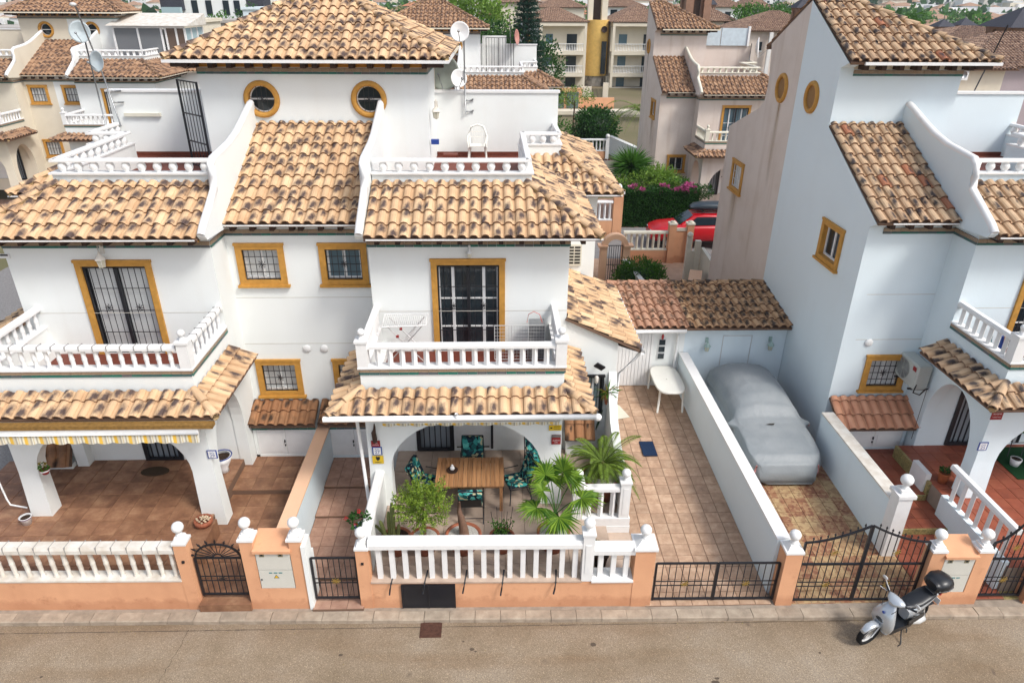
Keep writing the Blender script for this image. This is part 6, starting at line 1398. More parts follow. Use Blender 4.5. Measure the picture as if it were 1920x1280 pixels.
for p in (p0,p1): m.tube([p+Vector((0,0,6.95)),p+Vector((0,0,9.12))],.032,4)
for z in (6.97,7.6,8.3,9.1): m.tube([p0+Vector((0,0,z)),p1+Vector((0,0,z))],.022,4)
d_=m.build('door_frame','iron_black',t)
for i in range(5): p=p0+(p1-p0)*(i+1)/6; m=MB(); m.tube([p+Vector((0,0,6.97)),p+Vector((0,0,9.1))],.010,4); m.build('bar','iron_black',d_)
m=MB(); m.box(-1.58,18.28,7.62,-1.38,18.40,7.74); single(m,'tap_bracket','blue_paint','small blue fitting on the tower corner above the roof terrace','fitting',(-1.48,18.3,7.7))
m=MB(); m.cbox((-1.2,20.2,6.95),(.42,.3,.12)); single(m,'doorstep_block','terrace_red','low red tiled block in the corner of the roof terrace of number 27','block',(-1.2,20.2,6.9))
# chimney cowls on 25
for (y,lab) in ((20.55,'dark red chimney cowl at the very peak of the number 25 roof'),(20.72,'dark red chimney cowl slightly along the ridge of the number 25 roof')):
    x=8.95 if y<20.6 else 9.75; t=thing('chimney_cowl',lab,'chimney',(x,y,11.0),'chimney cowls on the roof of number 25'); m=MB(); m.tube([(x,y,10.95),(x,y,11.12)],.13,10); m.build('stack','cowl_red',t); m=MB(); m.lathe([(.17,.0),(.16,.03),(.10,.14),(.06,.2),(0,.21)],(x,y,11.14),12); m.build('cowl_cap','cowl_red',t)
simple('cowl_red',(.10,.02,.02),.5)
# ================================================================ PLANTS AND POTS
def pot(t,x,y,z,r,h,mat='terracotta_pot',fill='white_gravel'):
    m=MB(); m.lathe([(0,0),(r*.66,0),(r*.92,h*.82),(r*.94,h*.84),(r*1.04,h*.85),(r*1.05,h*.99),(r*.98,h),(r*.90,h*.97),(r*.86,h*.9)],(x,y,z),24); m.build('pot',mat,t)
    m=MB(); m.lathe([(0,h*.93),(r*.5,h*.935),(r*.88,h*.915)],(x,y,z),20); m.build('soil',fill,t)
def leafquad(mb,p,d,n_,l,w,rnd,fold=.0):
    d=d.normalized(); s=d.cross(n_); 
    if s.length<1e-4: s=d.cross(Vector((1,.3,.2)))
    s.normalize(); mb.face([p,p+d*l*.45+s*w*.5,p+d*l,p+d*l*.45-s*w*.5],None,rnd)
def rvec(): 
    while 1:
        v=Vector((rng.uniform(-1,1),rng.uniform(-1,1),rng.uniform(-1,1)))
        if .05<v.length<1: return v.normalized()
def clumps(mb,C,rad,nclump,nleaf,ll,lw,sc=(1,1,1),up=.3,cr=None,shell=.55):
    """leaf clumps spread through an ellipsoid so that the crown has gaps and an uneven edge"""
    C=Vector(C)
    for i in range(nclump):
        v=rvec(); r=rad*(shell+(1.05-shell)*rng.random()**.6); c=C+Vector((v.x*sc[0],v.y*sc[1],v.z*sc[2]))*r; k=cr or rad*.3; br=rng.random()
        for j in range(nleaf):
            u=rvec(); p=c+u*k*rng.random()**.5; d=(u+v*.6+Vector((0,0,up))+rvec()*.5)
            leafquad(mb,p,d,rvec(),ll*rng.uniform(.6,1.2),lw,min(.98,.02+.5*br+.5*rng.random()))
def crown_part(t,name,mat,*a,**k): m=MB(); clumps(m,*a,**k); o=m.build(name,mat,t); return o
def fan_leaf(t,hub,out,rad,mat='leaf_fan',seg=42,droop=.20):
    hub=Vector(hub); out=Vector(out).normalized(); side=out.cross(Vector((0,0,1))); 
    if side.length<.1: side=Vector((1,0,0))
    side.normalize(); nrm=side.cross(out); m=MB()
    for i in range(seg):
        a=-2.35+4.7*i/(seg-1); d=out*math.cos(a)+side*math.sin(a); r=rad*(.80+.20*math.cos(a*.5))*rng.uniform(.9,1.06); w=rad*2*math.sin(4.7/(seg-1)/2)*.46
        tn=(side*math.cos(a)-out*math.sin(a)); z=nrm*(.02 if i%2 else -.02)
        q0=hub; q1=hub+d*r*.50+nrm*.02; q2=hub+d*r*1.02-Vector((0,0,droop*rad*rng.uniform(.4,1.7)))
        rr=.1+.8*rng.random()
        m.face([q0,q1-tn*w*.60+z,q1+nrm*.012],None,rr); m.face([q0,q1+nrm*.012,q1+tn*w*.60-z],None,rr)
        m.face([q1-tn*w*.60+z,q2,q1+nrm*.012],None,rr); m.face([q1+nrm*.012,q2,q1+tn*w*.60-z],None,rr)
    return m.build('leaf',mat,t)
def frond(t,base,az,length,rise,droop,mat='leaf_sago',ll=.20,n=30,lw=.018,name='frond'):
    m=MB(); b=Vector(base); h=Vector((math.cos(az),math.sin(az),0)); pts=[]
    for i in range(n+1):
        s=i/n; pts.append(b+h*(length*s*(1-.12*s))+Vector((0,0,rise*s*length-droop*s*s*length)))
    m.tube(pts[::3]+([pts[-1]] if n%3 else []),[.012*(1-.8*i/len(pts[::3])) for i in range(len(pts[::3])+(1 if n%3 else 0))],4)
    side=Vector((-h.y,h.x,0))
    for i in range(2,n+1):
        d=(pts[i]-pts[i-1]).normalized(); s=i/n; L_=ll*math.sin(PI*min(1,.12+s*.9))**.6*(1.05-.35*s)
        for sg in (-1,1):
            v=(side*sg+d*.75+Vector((0,0,.25))).normalized(); rr=.1+.8*rng.random()
            w=Vector((0,0,1)).cross(v).normalized()*lw; p=pts[i]; m.face([p-w*.4,p+v*L_*.5-w,p+v*L_-Vector((0,0,L_*.18)),p+v*L_*.5+w],None,rr)
    return m.build(name,mat,t)
# fan palm
t=thing('fan_palm','potted fan palm with big round green leaves behind the white balustrade','palm',(1.2,10.9,.8)); pot(t,1.2,10.95,.8,.33,.42)
m=MB(); m.tube([(1.2,10.95,1.15),(1.21,10.93,1.45),(1.22,10.92,1.72)],[.10,.08,.06],8); m.build('trunk','palm_bark',t)
top=Vector((1.22,10.92,1.70))
for k,(h,o,r) in enumerate((((.82,10.72,2.02),(-1,-.5,.1),.46),((1.02,11.25,2.42),(-.3,.5,.9),.44),((1.38,11.25,2.50),(.3,.3,1),.46),((1.72,10.9,2.10),(.9,-.3,.15),.50),((1.25,10.55,1.93),(.05,-1,-.45),.50),((.95,10.95,2.25),(-.8,.2,.6),.36),((1.55,11.2,2.3),(.8,.6,.6),.40),((1.15,11.35,2.2),(0,1,.3),.38))):
    m=MB(); mid=(top+Vector(h))/2+Vector((0,0,.06)); m.tube([top,mid,h],.011,5); m.build('leaf_stalk','leaf_fan',t); fan_leaf(t,h,o,r*1.02)
# sago / date palm
t=thing('date_palm','feathery date palm in a wide terracotta pot of white gravel by the terrace railing','palm',(2.42,12.6,.8)); pot(t,2.42,12.62,.78,.44,.62)
m=MB(); m.lathe([(0,0),(.17,.0),(.20,.12),(.18,.26),(.10,.36),(0,.38)],(2.42,12.62,1.34),14); m.build('trunk','palm_bark',t)
for i in range(30): frond(t,(2.42,12.62,1.66),i*2.4+rng.uniform(-.2,.2),rng.uniform(.75,1.15),rng.uniform(.55,1.25) if i%2 else rng.uniform(.25,.6),rng.uniform(.55,1.0),ll=.19,n=46,lw=.009)
# olive
t=thing('olive_tree','small feathery olive tree in a terracotta pot behind the balustrade','tree',(-1.44,10.9,.8)); pot(t,-1.44,10.92,.8,.30,.36)
m=MB(); m.tube([(-1.44,10.92,1.1),(-1.42,10.92,1.4),(-1.45,10.9,1.75)],[.035,.03,.022],7)
for i in range(9): v=rvec(); v.z=abs(v.z); m.tube([(-1.44,10.91,1.5+.04*i),Vector((-1.44,10.91,1.8))+v*.42],[.014,.004],5)
m.build('trunk','bark',t)
m=MB()
for i in range(300):
    v=rvec(); c=Vector((-1.45,10.91,1.96))+Vector((v.x*.43,v.y*.36,v.z*.40))*(rng.random()**.5)*rng.uniform(.8,1.2); d=(v+Vector((0,0,.6))).normalized()
    for k in range(22):
        q=c+d*(k*.011); leafquad(m,q,rvec()+d*.6,rvec(),.062,.021,rng.random()*.9+.05)
m.build('crown','leaf_olive',t)
for (a,b_) in (((-1.75,10.95,2.1),(-1.98,10.9,2.2)),((-1.2,10.95,2.2),(-.98,11.0,2.62))):
    m=MB(); A_,B_=Vector(a),Vector(b_)
    for k in range(60): q=A_+(B_-A_)*rng.random(); leafquad(m,q,rvec()+(B_-A_).normalized(),rvec(),.06,.015,rng.random()*.9+.05)
    m.build('branch','leaf_olive',t)
# cactus
t=thing('cactus','cluster of ribbed cactus columns in a terracotta pot at the balustrade corner','cactus',(-2.1,10.9,.8)); pot(t,-2.02,10.92,.8,.30,.36,fill='soil')
for (x,y,h,r,l) in ((-2.18,10.85,.55,.035,-.12),(-2.13,10.88,.74,.038,.0),(-2.06,10.86,.98,.045,.02),(-1.98,10.84,.46,.035,.05),(-2.20,10.95,.35,.03,-.22)):
    m=MB(); n=12; b0=len(m.v); H_=8
    for i in range(H_+1):
        s=i/H_
        for k in range(n): a=2*PI*k/n; rr=r*(1.15 if k%2 else .85)*(1-.5*max(0,(s-.85)/.15)**2); m.v.append((x+l*s+rr*math.cos(a),y+rr*math.sin(a),1.1+h*s))
    for i in range(H_):
        for k in range(n): m.f.append((b0+i*n+k,b0+i*n+(k+1)%n,b0+(i+1)*n+(k+1)%n,b0+(i+1)*n+k)); m.mi.append(0); m.sm.append(False)
    m.f.append(tuple(b0+H_*n+k for k in range(n))); m.mi.append(0); m.sm.append(False); m.build('column','cactus_green',t)
m=MB(); m.tube([(-1.9,10.9,1.1),(-1.98,10.98,2.05)],.008,4); m.build('cane','iron_black',t)
# bare tapering trunk
t=thing('potted_trunk','bare tapering horn shaped trunk in a terracotta pot of white gravel','potted plant',(-.65,10.9,.8)); pot(t,-.65,10.95,.8,.36,.38)
m=MB(); m.tube([(-.63,10.95,1.12),(-.64,10.95,1.3),(-.68,10.93,1.6),(-.72,10.9,1.85),(-.70,10.88,2.06)],[.11,.095,.07,.045,.018],10); m.build('trunk','euphorbia',t)
# tomato
t=thing('tomato_plant','staked leafy plant with thin black canes in a terracotta pot','potted plant',(.14,10.9,.8)); pot(t,.14,10.92,.8,.26,.34,fill='soil')
for i in range(5): m=MB(); x=.14+(-.22+.11*i); m.tube([(x*.6+.05,10.9,1.1),(x,10.95,1.75+.12*(i%3))],.007,4); m.build('cane','iron_black',t)
for i in range(5):
    x=.14-.2+.1*i; m=MB(); m.tube([(.14,10.9,1.1),(x,10.92,1.5+.08*(i%2))],.007,4)
    for k in range(60): q=Vector((.14,10.9,1.08))+(Vector((x,10.92,1.55))-Vector((.14,10.9,1.08)))*rng.random()+rvec()*.07; leafquad(m,q,rvec(),rvec(),.055,.035,rng.random()*.9+.05)
    m.build('stem','leaf_mid',t)
# jade / aloe in small pot
t=thing('succulent','dark rosette succulent in a small pot behind the low railing section','potted plant',(2.15,10.55,.6)); pot(t,2.15,10.6,.6,.16,.36,'soil','soil')
for i in range(9):
    a=i*2.4; r=.05+.13*rng.random(); c=Vector((2.15+r*math.cos(a),10.6+r*math.sin(a),1.02+.2*rng.random())); m=MB(); m.tube([(2.15,10.6,.92),c],.012,4)
    for k in range(16): v=rvec(); v.z=abs(v.z); leafquad(m,c,v,rvec(),.065,.03,rng.random()*.7+.1)
    m.build('rosette','leaf_agave',t)
# geranium in a blue and white pot on the parapet
t=thing('geranium','red flowering geranium in a white and blue pot on the parapet top','potted plant',(-2.72,10.95,1.3)); m=MB(); m.lathe([(0,0),(.09,0),(.15,.12),(.16,.2),(.14,.2)],(-2.66,10.80,1.36),18); m.build('pot','sign_white',t); m=MB(); m.lathe([(.135,.08),(.158,.17)],(-2.66,10.80,1.361),18); m.v=[(p[0],p[1]-.002,p[2]) for p in m.v]; m.build('pot_band','blue_paint',t)
m=MB(); clumps(m,(-2.68,10.82,1.68),.17,16,16,.07,.06,(1.25,1,.8),.2); m.build('foliage','leaf_dark',t)
for p in ((-2.95,10.78,1.78),(-2.55,10.7,1.62),(-2.75,10.68,1.7),(-2.7,10.85,1.88)):
    m=MB()
    for k in range(26): q=Vector(p)+rvec()*.032; leafquad(m,q,rvec(),rvec(),.03,.026,rng.random()*.9+.05)
    m.build('flower','flower_red',t)
# spiky plant hung on the wing wall corner
t=thing('hanging_plant','yellowish spiky plant hung on the wall corner beside the driveway','potted plant',(2.72,14.35,2.5))
m=MB(); m.tube([(2.75,14.40,2.15),(2.70,14.36,2.45)],.05,8); m.build('holder','terracotta_pot',t)
for i in range(46):
    v=rvec(); v.y=-abs(v.y)*.7; v.z=v.z*.9+.3; m=MB(); L_=rng.uniform(.2,.42); p=Vector((2.74,14.33,2.50)); w=v.cross(Vector((0,1,.2))).normalized()*.022; m.face([p-w,p+v*L_*.5-w*.8-Vector((0,0,.01)),p+v*L_-Vector((0,0,.05))],None,rng.random()*.9+.05); m.face([p-w,p+v*L_-Vector((0,0,.05)),p+v*L_*.5+w*.8,p+w],None,rng.random()*.9+.05); m.build('leaf','leaf_yellow' if i%2 else 'leaf_mid',t)
m=MB(); m.tube([(2.66,14.42,1.95),(2.58,14.40,1.60),(2.52,14.36,1.42)],[.018,.03,.015],6); m.build('stalk','leaf_agave',t)
# pots on 29
t=thing('hanging_pot','red white and green flower pot hung on the porch pillar of number 29','flower pot',(-9.72,12.3,1.9)); m=MB(); m.lathe([(0,0),(.06,.01),(.10,.12),(.09,.12)],(-9.62,12.28,1.82),12); m.build('pot','sign_red',t); m=MB(); m.lathe([(.102,.09),(.108,.125)],(-9.62,12.28,1.82),12); m.build('pot_band','sign_white',t); m=MB(); clumps(m,(-9.62,12.28,2.0),.09,7,10,.05,.04); m.build('foliage','leaf_mid',t); m=MB(); clumps(m,(-9.62,12.28,2.10),.06,4,8,.04,.035); m.build('flowers','leaf_yellow',t)
t=thing('flower_pot','small white and lilac pot at the foot of the outer porch pillar','flower pot',(-10.30,12.15,.6)); m=MB(); m.lathe([(0,0),(.08,0),(.12,.18),(.13,.2),(.105,.19)],(-10.28,12.12,.60),16); m.build('pot','sign_white',t); m=MB(); m.lathe([(.122,.165),(.135,.19)],(-10.28,12.12,.60),16); m.build('rim','lilac',t); m=MB(); m.lathe([(0,.17),(.10,.17)],(-10.28,12.12,.6),12); m.build('soil','soil',t)
simple('lilac',(.35,.22,.38),.5)
t=thing('planter_bowl','large white bowl planter with blue trim behind the porch pillar of number 29','planter',(-6.35,14.1,.6)); m=MB(); m.lathe([(0,0),(.12,0),(.10,.1),(.2,.3),(.24,.45),(.20,.45)],(-6.62,13.95,.60),18); m.build('bowl','sign_white',t); m=MB(); m.tube([(-6.62+.24*math.cos(2*PI*i/20),13.95+.24*math.sin(2*PI*i/20),1.06) for i in range(21)],.014,5); m.build('trim','blue_paint',t); m=MB(); m.lathe([(0,.40),(.2,.40)],(-6.62,13.95,.60),14); m.build('soil','soil',t)
# tiled block with the stone basket
g=MB(); g.box(-6.62,11.15,.28,-6.12,12.05,.72); structure(g,'tiled_step','slate_tile')
t=thing('stone_basket','shell and pebble filled terracotta basket on the tiled step','ornament',(-6.3,11.85,.72)); m=MB(); m.lathe([(0,0),(.16,0),(.20,.08),(.19,.14),(.15,.13)],(-6.33,11.88,.725),14); m.build('basket','terracotta_pot',t)
for i in range(26): m=MB(); a=rng.random()*7; r=.15*rng.random()**.5; m.ball((-6.33+r*math.cos(a),11.88+r*math.sin(a),.865+.02*rng.random()),.03,6,4,(1,.8,.7)); m.build('pebble','pebble_cream',t)
simple('pebble_cream',(.62,.48,.33),.7,.2,var=.4,scale=20)
# number 25 pots
t=thing('flower_pot','orange clay pot with a low green plant beside the steps of number 25','flower pot',(10.62,12.95,.78)); m=MB(); m.lathe([(0,0),(.09,0),(.13,.26),(.14,.28),(.11,.27)],(10.62,12.95,.78),16); m.build('pot','clay_orange',t); m=MB(); clumps(m,(10.62,12.95,1.12),.10,9,12,.06,.04); m.build('foliage','leaf_dark',t)
simple('clay_orange',(.42,.13,.05),.7)
t=thing('plant_stand','black wire plant stand with foliage at the edge of the porch of number 25','plant stand',(13.0,13.9,.78)); m=MB()
for x in (12.85,13.2): m.tube([(x,13.9,.78),(x,13.95,1.6)],.01,5)
m.tube([(12.85,13.92,1.2),(13.2,13.92,1.2)],.01,5); m.tube([(12.85,13.92,1.5),(13.2,13.92,1.5)],.01,5); m.build('stand','iron_black',t); m=MB(); clumps(m,(13.05,13.9,1.7),.16,10,14,.07,.05); m.build('foliage','leaf_mid',t)
for (x,y,lab) in ((12.78,13.55,'white plant pot on the green mat nearest the porch arch of number 25'),(13.15,13.45,'white plant pot on the green mat at the picture edge of number 25')):
    t=thing('plant_pot',lab,'flower pot',(x,y,.78),'white pots on the porch of number 25'); m=MB(); m.lathe([(0,0),(.09,0),(.13,.2),(.11,.2)],(x,y,.79),14); m.build('pot','sign_white',t); m=MB(); m.lathe([(0,.18),(.11,.18)],(x,y,.79),10); m.build('soil','soil',t)
m=MB(); m.box(12.5,13.0,.785,14.6,14.3,.80); single(m,'green_mat','grass_mat','dark green grass mat under the white pots of number 25','mat',(13.5,13.6,.78))
simple('grass_mat',(.015,.07,.025),.95,.1,var=.5,scale=60,bump=.7)
# ================================================================ HOUSES BEHIND
house(Frame(-4.42,1,my=True),'house','cream house back to back with number 27, its tiled roof sloping down to the yard',wallm='cream_stucco',tile='roof_cream',budget=0,lo=True,porch=False,rear=True,rec=(None,None),towerwin=False,seed=31,wing=False)
house(Frame(-4.42,-1,my=True),'house','house back to back with number 29, beyond its roof terrace wall',wallm='white_stucco',tile='roof_cream',budget=0,lo=True,porch=False,rear=True,rec=(None,None),towerwin=False,seed=32,wing=False)
house(Frame(9.07,1,my=True),'house','streaky beige house back to back with number 25, with a curved side gable',wallm='beige_stucco',tile='roof_cream_old',budget=0,lo=True,porch=False,rear=True,outer=True,rec=(None,None),towerwin=False,seed=33,wing=False)
house(Frame(9.98,1,dy=26.1,dz=-.2),'house','beige stained house beyond the red car with two blind oval windows in its gable',wallm='beige_stucco',tile='roof_cream_old',budget=0,lo=True,outer=True,railm='cream_plastic',rec=(None,'dark_glass'),towerwin=False,seed=34,upglass='blue_glass')
house(Frame(-3.5,1,dy=26.1,dz=-.2),'house','white house beyond the roof terrace chair with a barred terrace door',wallm='white_stucco',tile='roof_cream_old',budget=0,lo=True,seed=35)
house(Frame(-3.5,-1,dy=26.1,dz=-.2),'house','white house mostly hidden behind the big pyramid roof of numbers 27 and 29',wallm='white_stucco',tile='roof_cream_old',budget=0,lo=True,seed=36)
house(Frame(-24.9,1,dy=27,dz=.5),'house','white house with round windows and a glazed sunroom on its roof terrace',wallm='white_stucco',tile='roof_cream_old',budget=0,lo=True,seed=37)
house(Frame(-24.9,-1,dy=27,dz=.5),'house','cream house cut by the picture edge, adjoining the one with the sunroom',wallm='cream_stucco',tile='roof_cream_old',budget=0,lo=True,seed=38)
rng=random.Random(77)
# blind oval windows on the rear gable of the red-car house come with the outer wall; barred door on the far terrace
def bars_door(x,y,z,w,h,lab,n=9):
    t=thing('iron_door',lab,'gate',(x,y,z)); m=MB(); m.tube([(x,y,z),(x,y,z+h),(x+w,y,z+h),(x+w,y,z),(x,y,z)],.035,4); m.tube([(x+w*.45,y,z),(x+w*.45,y,z+h)],.03,4); d=m.build('door_frame','iron_black',t)
    for i in range(n): m=MB(); xx=x+w*(i+1)/(n+1); m.tube([(xx,y,z),(xx,y,z+h)],.014,4); m.build('bar','iron_black',d)
bars_door(-.35,46.3,6.7,1.7,2.15,'black double barred door on the far white roof terrace')
t=thing('terrace_partition','low white dividing wall on the far roof terrace','wall',(0,46.6,6.7)); m=MB(); m.box(-.6,46.6,6.7,.9,46.75,8.95); m.build('wall','white_stucco',t)
t=thing('antenna_mast','thin mast with a pink satellite dish beyond the far terrace door','antenna',(1.2,46,6.7)); m=MB(); m.tube([(1.25,46.4,6.7),(1.1,46.4,10.1)],.03,5); m.build('mast','grey_metal',t); dish(t,(1.55,46.2,8.9),.45,(1,-.35,.1),'dish_pink')
simple('dish_pink',(.5,.24,.2),.5)
# sunroom on the left house
t=thing('sunroom','white framed glazed sunroom on the roof terrace of the far white house','sunroom',(-19.8,45.5,7.4))
m=MB(); x0,x1,y0,y1,z0,z1=-22.0,-17.9,44.6,47.3,7.38,9.35
for x in (x0,-20.6,-19.25,-19.0,-18.4,x1): m.box(x-.05,y0-.05,z0,x+.05,y0+.05,z1)
m.box(x0,y0-.06,z1,x1,y0+.06,z1+.12); m.box(x0,y0-.055,z0,x1,y0+.055,z0+.1)
for y in (45.5,46.4,y1): m.box(x1-.055,y-.05,z0,x1+.055,y+.05,z1)
m.build('frame','white_paint',t); m=MB(); m.face([(x0-.3,y0-.3,z1+.13),(x1+.3,y0-.3,z1+.13),(x1+.3,y1,z1+.75),(x0-.3,y1,z1+.75)]); m.face([(x1+.3,y0-.3,z1+.12),(x1+.3,y1,z1+.12),(x1+.3,y1,z1+.74)]); m.build('roof_panel','aged_white_paint',t)
for a,b_,mt in ((x0+.06,-20.66,'sunroom_glass'),(-20.54,-19.31,'sunroom_glass'),(-18.94,-18.46,'sunroom_brown'),(-18.34,x1-.06,'sunroom_brown')): m=MB(); m.box(a,y0-.01,z0+.1,b_,y0+.01,z1); m.build('pane',mt,t)
for a,b_ in ((y0+.06,45.44),(45.56,46.34),(46.46,y1-.06)): m=MB(); m.box(x1-.01,a,z0+.1,x1+.01,b_,z1); m.build('pane','pale_glass',t)
glassy('sunroom_glass',(.17,.18,.19),.15); glassy('sunroom_brown',(.13,.09,.07),.2)
# white windbreak and dish on the right house terrace
t=thing('windbreak','white panelled windbreak on the roof terrace of the beige house','windbreak',(13.5,46.6,8.4))
for a,b_ in ((12.6,14.25),(14.30,15.95)): m=MB(); m.box(a,46.58,8.45,b_,46.62,9.45); m.build('panel','windbreak_blue',t)
m=MB()
for x in (12.55,16.0): m.box(x-.06,46.5,8.4,x+.06,46.7,9.55)
m.build('post','white_paint',t)['kind']='stuff'
simple('windbreak_blue',(.55,.64,.70),.3)
t=thing('satellite_dish','white satellite dish beside the windbreak of the beige house','satellite dish',(16.5,46.3,8)); m=MB(); m.tube([(16.2,46.4,7.4),(16.2,46.4,8.6)],.03,5); m.build('post','grey_metal',t); dish(t,(16.55,46.1,8.35),.62,(1,-.4,.1),'white_paint')
# ================================================================ REAR YARDS AND STREET
g=MB(); g.face([(-12.2,30.9,-.03),(60,30.9,-.03),(60,36.0,-.03),(-12.2,36.0,-.03)]); structure(g,'rear_street','grey_asphalt')
g=MB(); g.face([(-2,22.4,.02),(16,22.4,.02),(16,30.9,.02),(-2,30.9,.02)]); structure(g,'yard','yard_floor')
simple('yard_floor',(.44,.30,.215),.8,.2,col2=(.35,.23,.16),scale=3)
g=MB(); g.face([(-30,36,-.02),(60,36,-.02),(60,42,-.02),(-30,42,-.02)]); structure(g,'forecourt','path_tile')
def simplewall(x0,y0,x1,y1,z,w,mat,label,cap=None,zb=0,name='garden_wall'):
    t=thing(name,label,'wall',((x0+x1)/2,(y0+y1)/2,zb)); m=MB()
    A_,B_=Vector((x0,y0,0)),Vector((x1,y1,0)); d=(B_-A_).normalized(); s=Vector((-d.y,d.x,0))*w/2
    v=[A_-s,B_-s,B_+s,A_+s]; m.faces([(p.x,p.y,zb) for p in v]+[(p.x,p.y,z) for p in v],[(4,5,6,7),(0,1,5,4),(1,2,6,5),(2,3,7,6),(3,0,4,7)]); m.build('wall',mat,t)
    if cap: m=MB(); rail_run(m,A_,B_,w+.06,z,z+.06,False); m.build('coping',cap,t)
    return t
def yardrail(x0,x1,y,zb,z0,z1,label,wm='peach_stucco',rm='cream_plastic'):
    t=thing('garden_wall',label,'garden wall',((x0+x1)/2,y,zb)); m=MB(); m.box(x0,y,zb,x1,y+.22,z0); m.build('wall',wm,t); m=MB(); rail_run(m,(x0,y+.11,0),(x1,y+.11,0),.2,z1-.12,z1); m.box(x0,y-.01,z0,x1,y+.23,z0+.05); m.build('rail',rm,t); balusters(t,(x0,y+.11,z0+.05),(x1,y+.11,z0+.05),z1-.17-z0,'square',.27,rm); return t
yardrail(5.98,8.02,30.3,0,.62,1.52,'peach yard wall with a cream balustrade in front of the red car')
t=thing('meter_pier','peach meter pier with two posts in front of the red car','meter cabinet',(8.6,30.3,0)); m=MB(); m.box(8.04,30.2,0,8.36,30.55,1.85); m.box(8.86,30.2,0,9.16,30.55,1.85); m.box(8.36,30.3,0,8.86,30.55,1.62); m.build('pier_wall','peach_stucco',t)
for x in (8.2,9.01): m=MB(); m.box(x-.18,30.18,1.85,x+.18,30.57,1.92); m.lathe([(.1,0),(.12,.06),(.06,.1)],(x,30.37,1.92),10); m.build('cap','cream_plastic',t)
m=MB(); m.box(8.38,30.27,1.55,8.84,30.34,1.68); m.build('shelf','cream_plastic',t)
t=thing('arched_gateway','peach arched gateway with a black iron gate at the rear yard','gateway',(5.1,27.6,0)); m=MB(); Qg=lambda a,z,d:Vector((a,27.5-d,z)); arch_wall(m,Qg,4.52,5.72,0,2.02,4.78,5.46,1.75,2.20,.3) if False else None
m.box(4.50,27.5,0,4.78,27.8,1.75); m.box(5.46,27.5,0,5.76,27.8,1.75)
n=14; cx=5.12
for i in range(n):
    a0,a1=PI*i/n,PI*(i+1)/n; ri,ro=.34,.56
    pts=[(cx+r*math.cos(a),1.72+r*math.sin(a)) for r,a in ((ri,a0),(ro,a0),(ro,a1),(ri,a1))]; m.prism(pts,'y',27.5,27.8)
m.build('arch_wall','pale_peach_stucco',t); m=MB()
for i in range(8): x=4.80+.65*i/7; m.tube([(x,27.65,.1),(x,27.65,1.75)],.015,4)
m.tube([(4.8,27.65,1.75),(5.45,27.65,1.75)],.02,4); m.tube([(4.8,27.65,.15),(5.45,27.65,.15)],.02,4); m.tube([(4.8,27.65,.9),(5.45,27.65,.9)],.015,4); m.build('iron_gate','iron_black',t)
for x in (4.6,5.68): m=MB(); m.box(x-.2,27.45,1.72,x+.2,27.85,1.80); m.build('cap','pale_peach_stucco',t)
simplewall(5.85,24.6,5.55,27.5,1.15,.14,'white_stucco','low white wall edging the sandy yard beyond the garages','white_paint')
simplewall(5.76,27.6,6.0,30.3,1.1,.2,'peach_stucco','peach side wall between the arched gateway and the street wall')
m=MB(); clumps(m,(5.95,26.2,.80),.86,170,28,.12,.06,(1.15,1,.8),.5,shell=.7); t=thing('bush','clipped round green bush in the yard behind the pinkish tiled roof','bush',(6.15,26,0)); m.build('foliage','leaf_mid',t)
m=MB(); m.ball((5.95,26.2,.7),.72,12,8,(1.15,1,.8)); m.build('shade_core','leaf_dark',t)  # dark ball added to fill the bush and paint its shaded interior
# white and orange fence of the neighbour
yardrail(4.2,6.05,34.0,0,.95,1.95,'peach wall with a white balustrade seen past the tiled roof corner',rm='white_paint')
t=thing('gate_post','peach gate post with a white cap at the hedge corner','gate post',(6.35,34,0)); m=MB(); m.box(6.08,34.0,0,6.55,34.4,2.3); m.build('shaft','peach_stucco',t); m=MB(); m.box(6.02,33.95,2.3,6.6,34.45,2.42); m.ball((6.3,34.2,2.6),.18,10,8); m.build('cap','white_paint',t)
# cream fence and peach ramp wall at the foot of the beige gable
t=thing('sloping_fence','cream stone fence with a ball post at the foot of the beige gable','fence',(8.7,28,0)); m=MB(); m.box(8.28,28.0,0,8.48,28.2,1.95); m.box(8.66,28.0,0,8.88,28.22,1.8); m.prism([(28.1,0),(28.1,1.5),(24.6,1.25),(24.6,0)],'x',8.92,9.05); m.box(8.48,28.05,0,8.66,28.15,1.35); m.build('posts_and_panels','cream_plastic',t)['kind']='stuff'; m=MB(); m.ball((8.38,28.1,2.06),.13,10,8); m.build('ball_finial','cream_plastic',t)
simplewall(7.7,24.6,8.55,27.2,.75,.45,'peach_stucco','stubby peach wall with a sloped cap beside the cream stone fence','pale_peach_stucco')
# hedge and its plants
t=thing('hedge','tall clipped dark green hedge behind the red car','hedge',(8.9,36.4,0)); m=MB(); m.box(6.75,36.1,0,11.0,37.1,1.75); m.build('hedge_core','leaf_dark',t); m=MB()
for i in range(9000):
    x=rng.uniform(6.65,11.1); f=rng.random()
    if f<.62: p=Vector((x,36.08,rng.uniform(0,1.95))); d=Vector((rng.uniform(-1,1),-1,rng.uniform(-.6,1)))
    else: p=Vector((x,rng.uniform(36.1,37.1),1.78+.14*math.sin(x*3)+.1*rng.random())); d=Vector((rng.uniform(-1,1),rng.uniform(-1,1),1))
    leafquad(m,p,d,rvec(),.13,.08,rng.random()*.9+.05)
m.build('foliage','leaf_dark',t)
t=thing('bougainvillea','pink flowering bush along the top of the dark hedge','bush',(10.2,36.6,1.8)); 
for (c,r,n) in (((10.3,36.4,1.95),.40,26),((9.2,36.5,1.95),.3,7),((7.6,36.4,1.9),.35,8)): m=MB(); clumps(m,c,r,n,26,.10,.09,(1.3,.8,.7)); m.build('blossom','flower_pink',t)
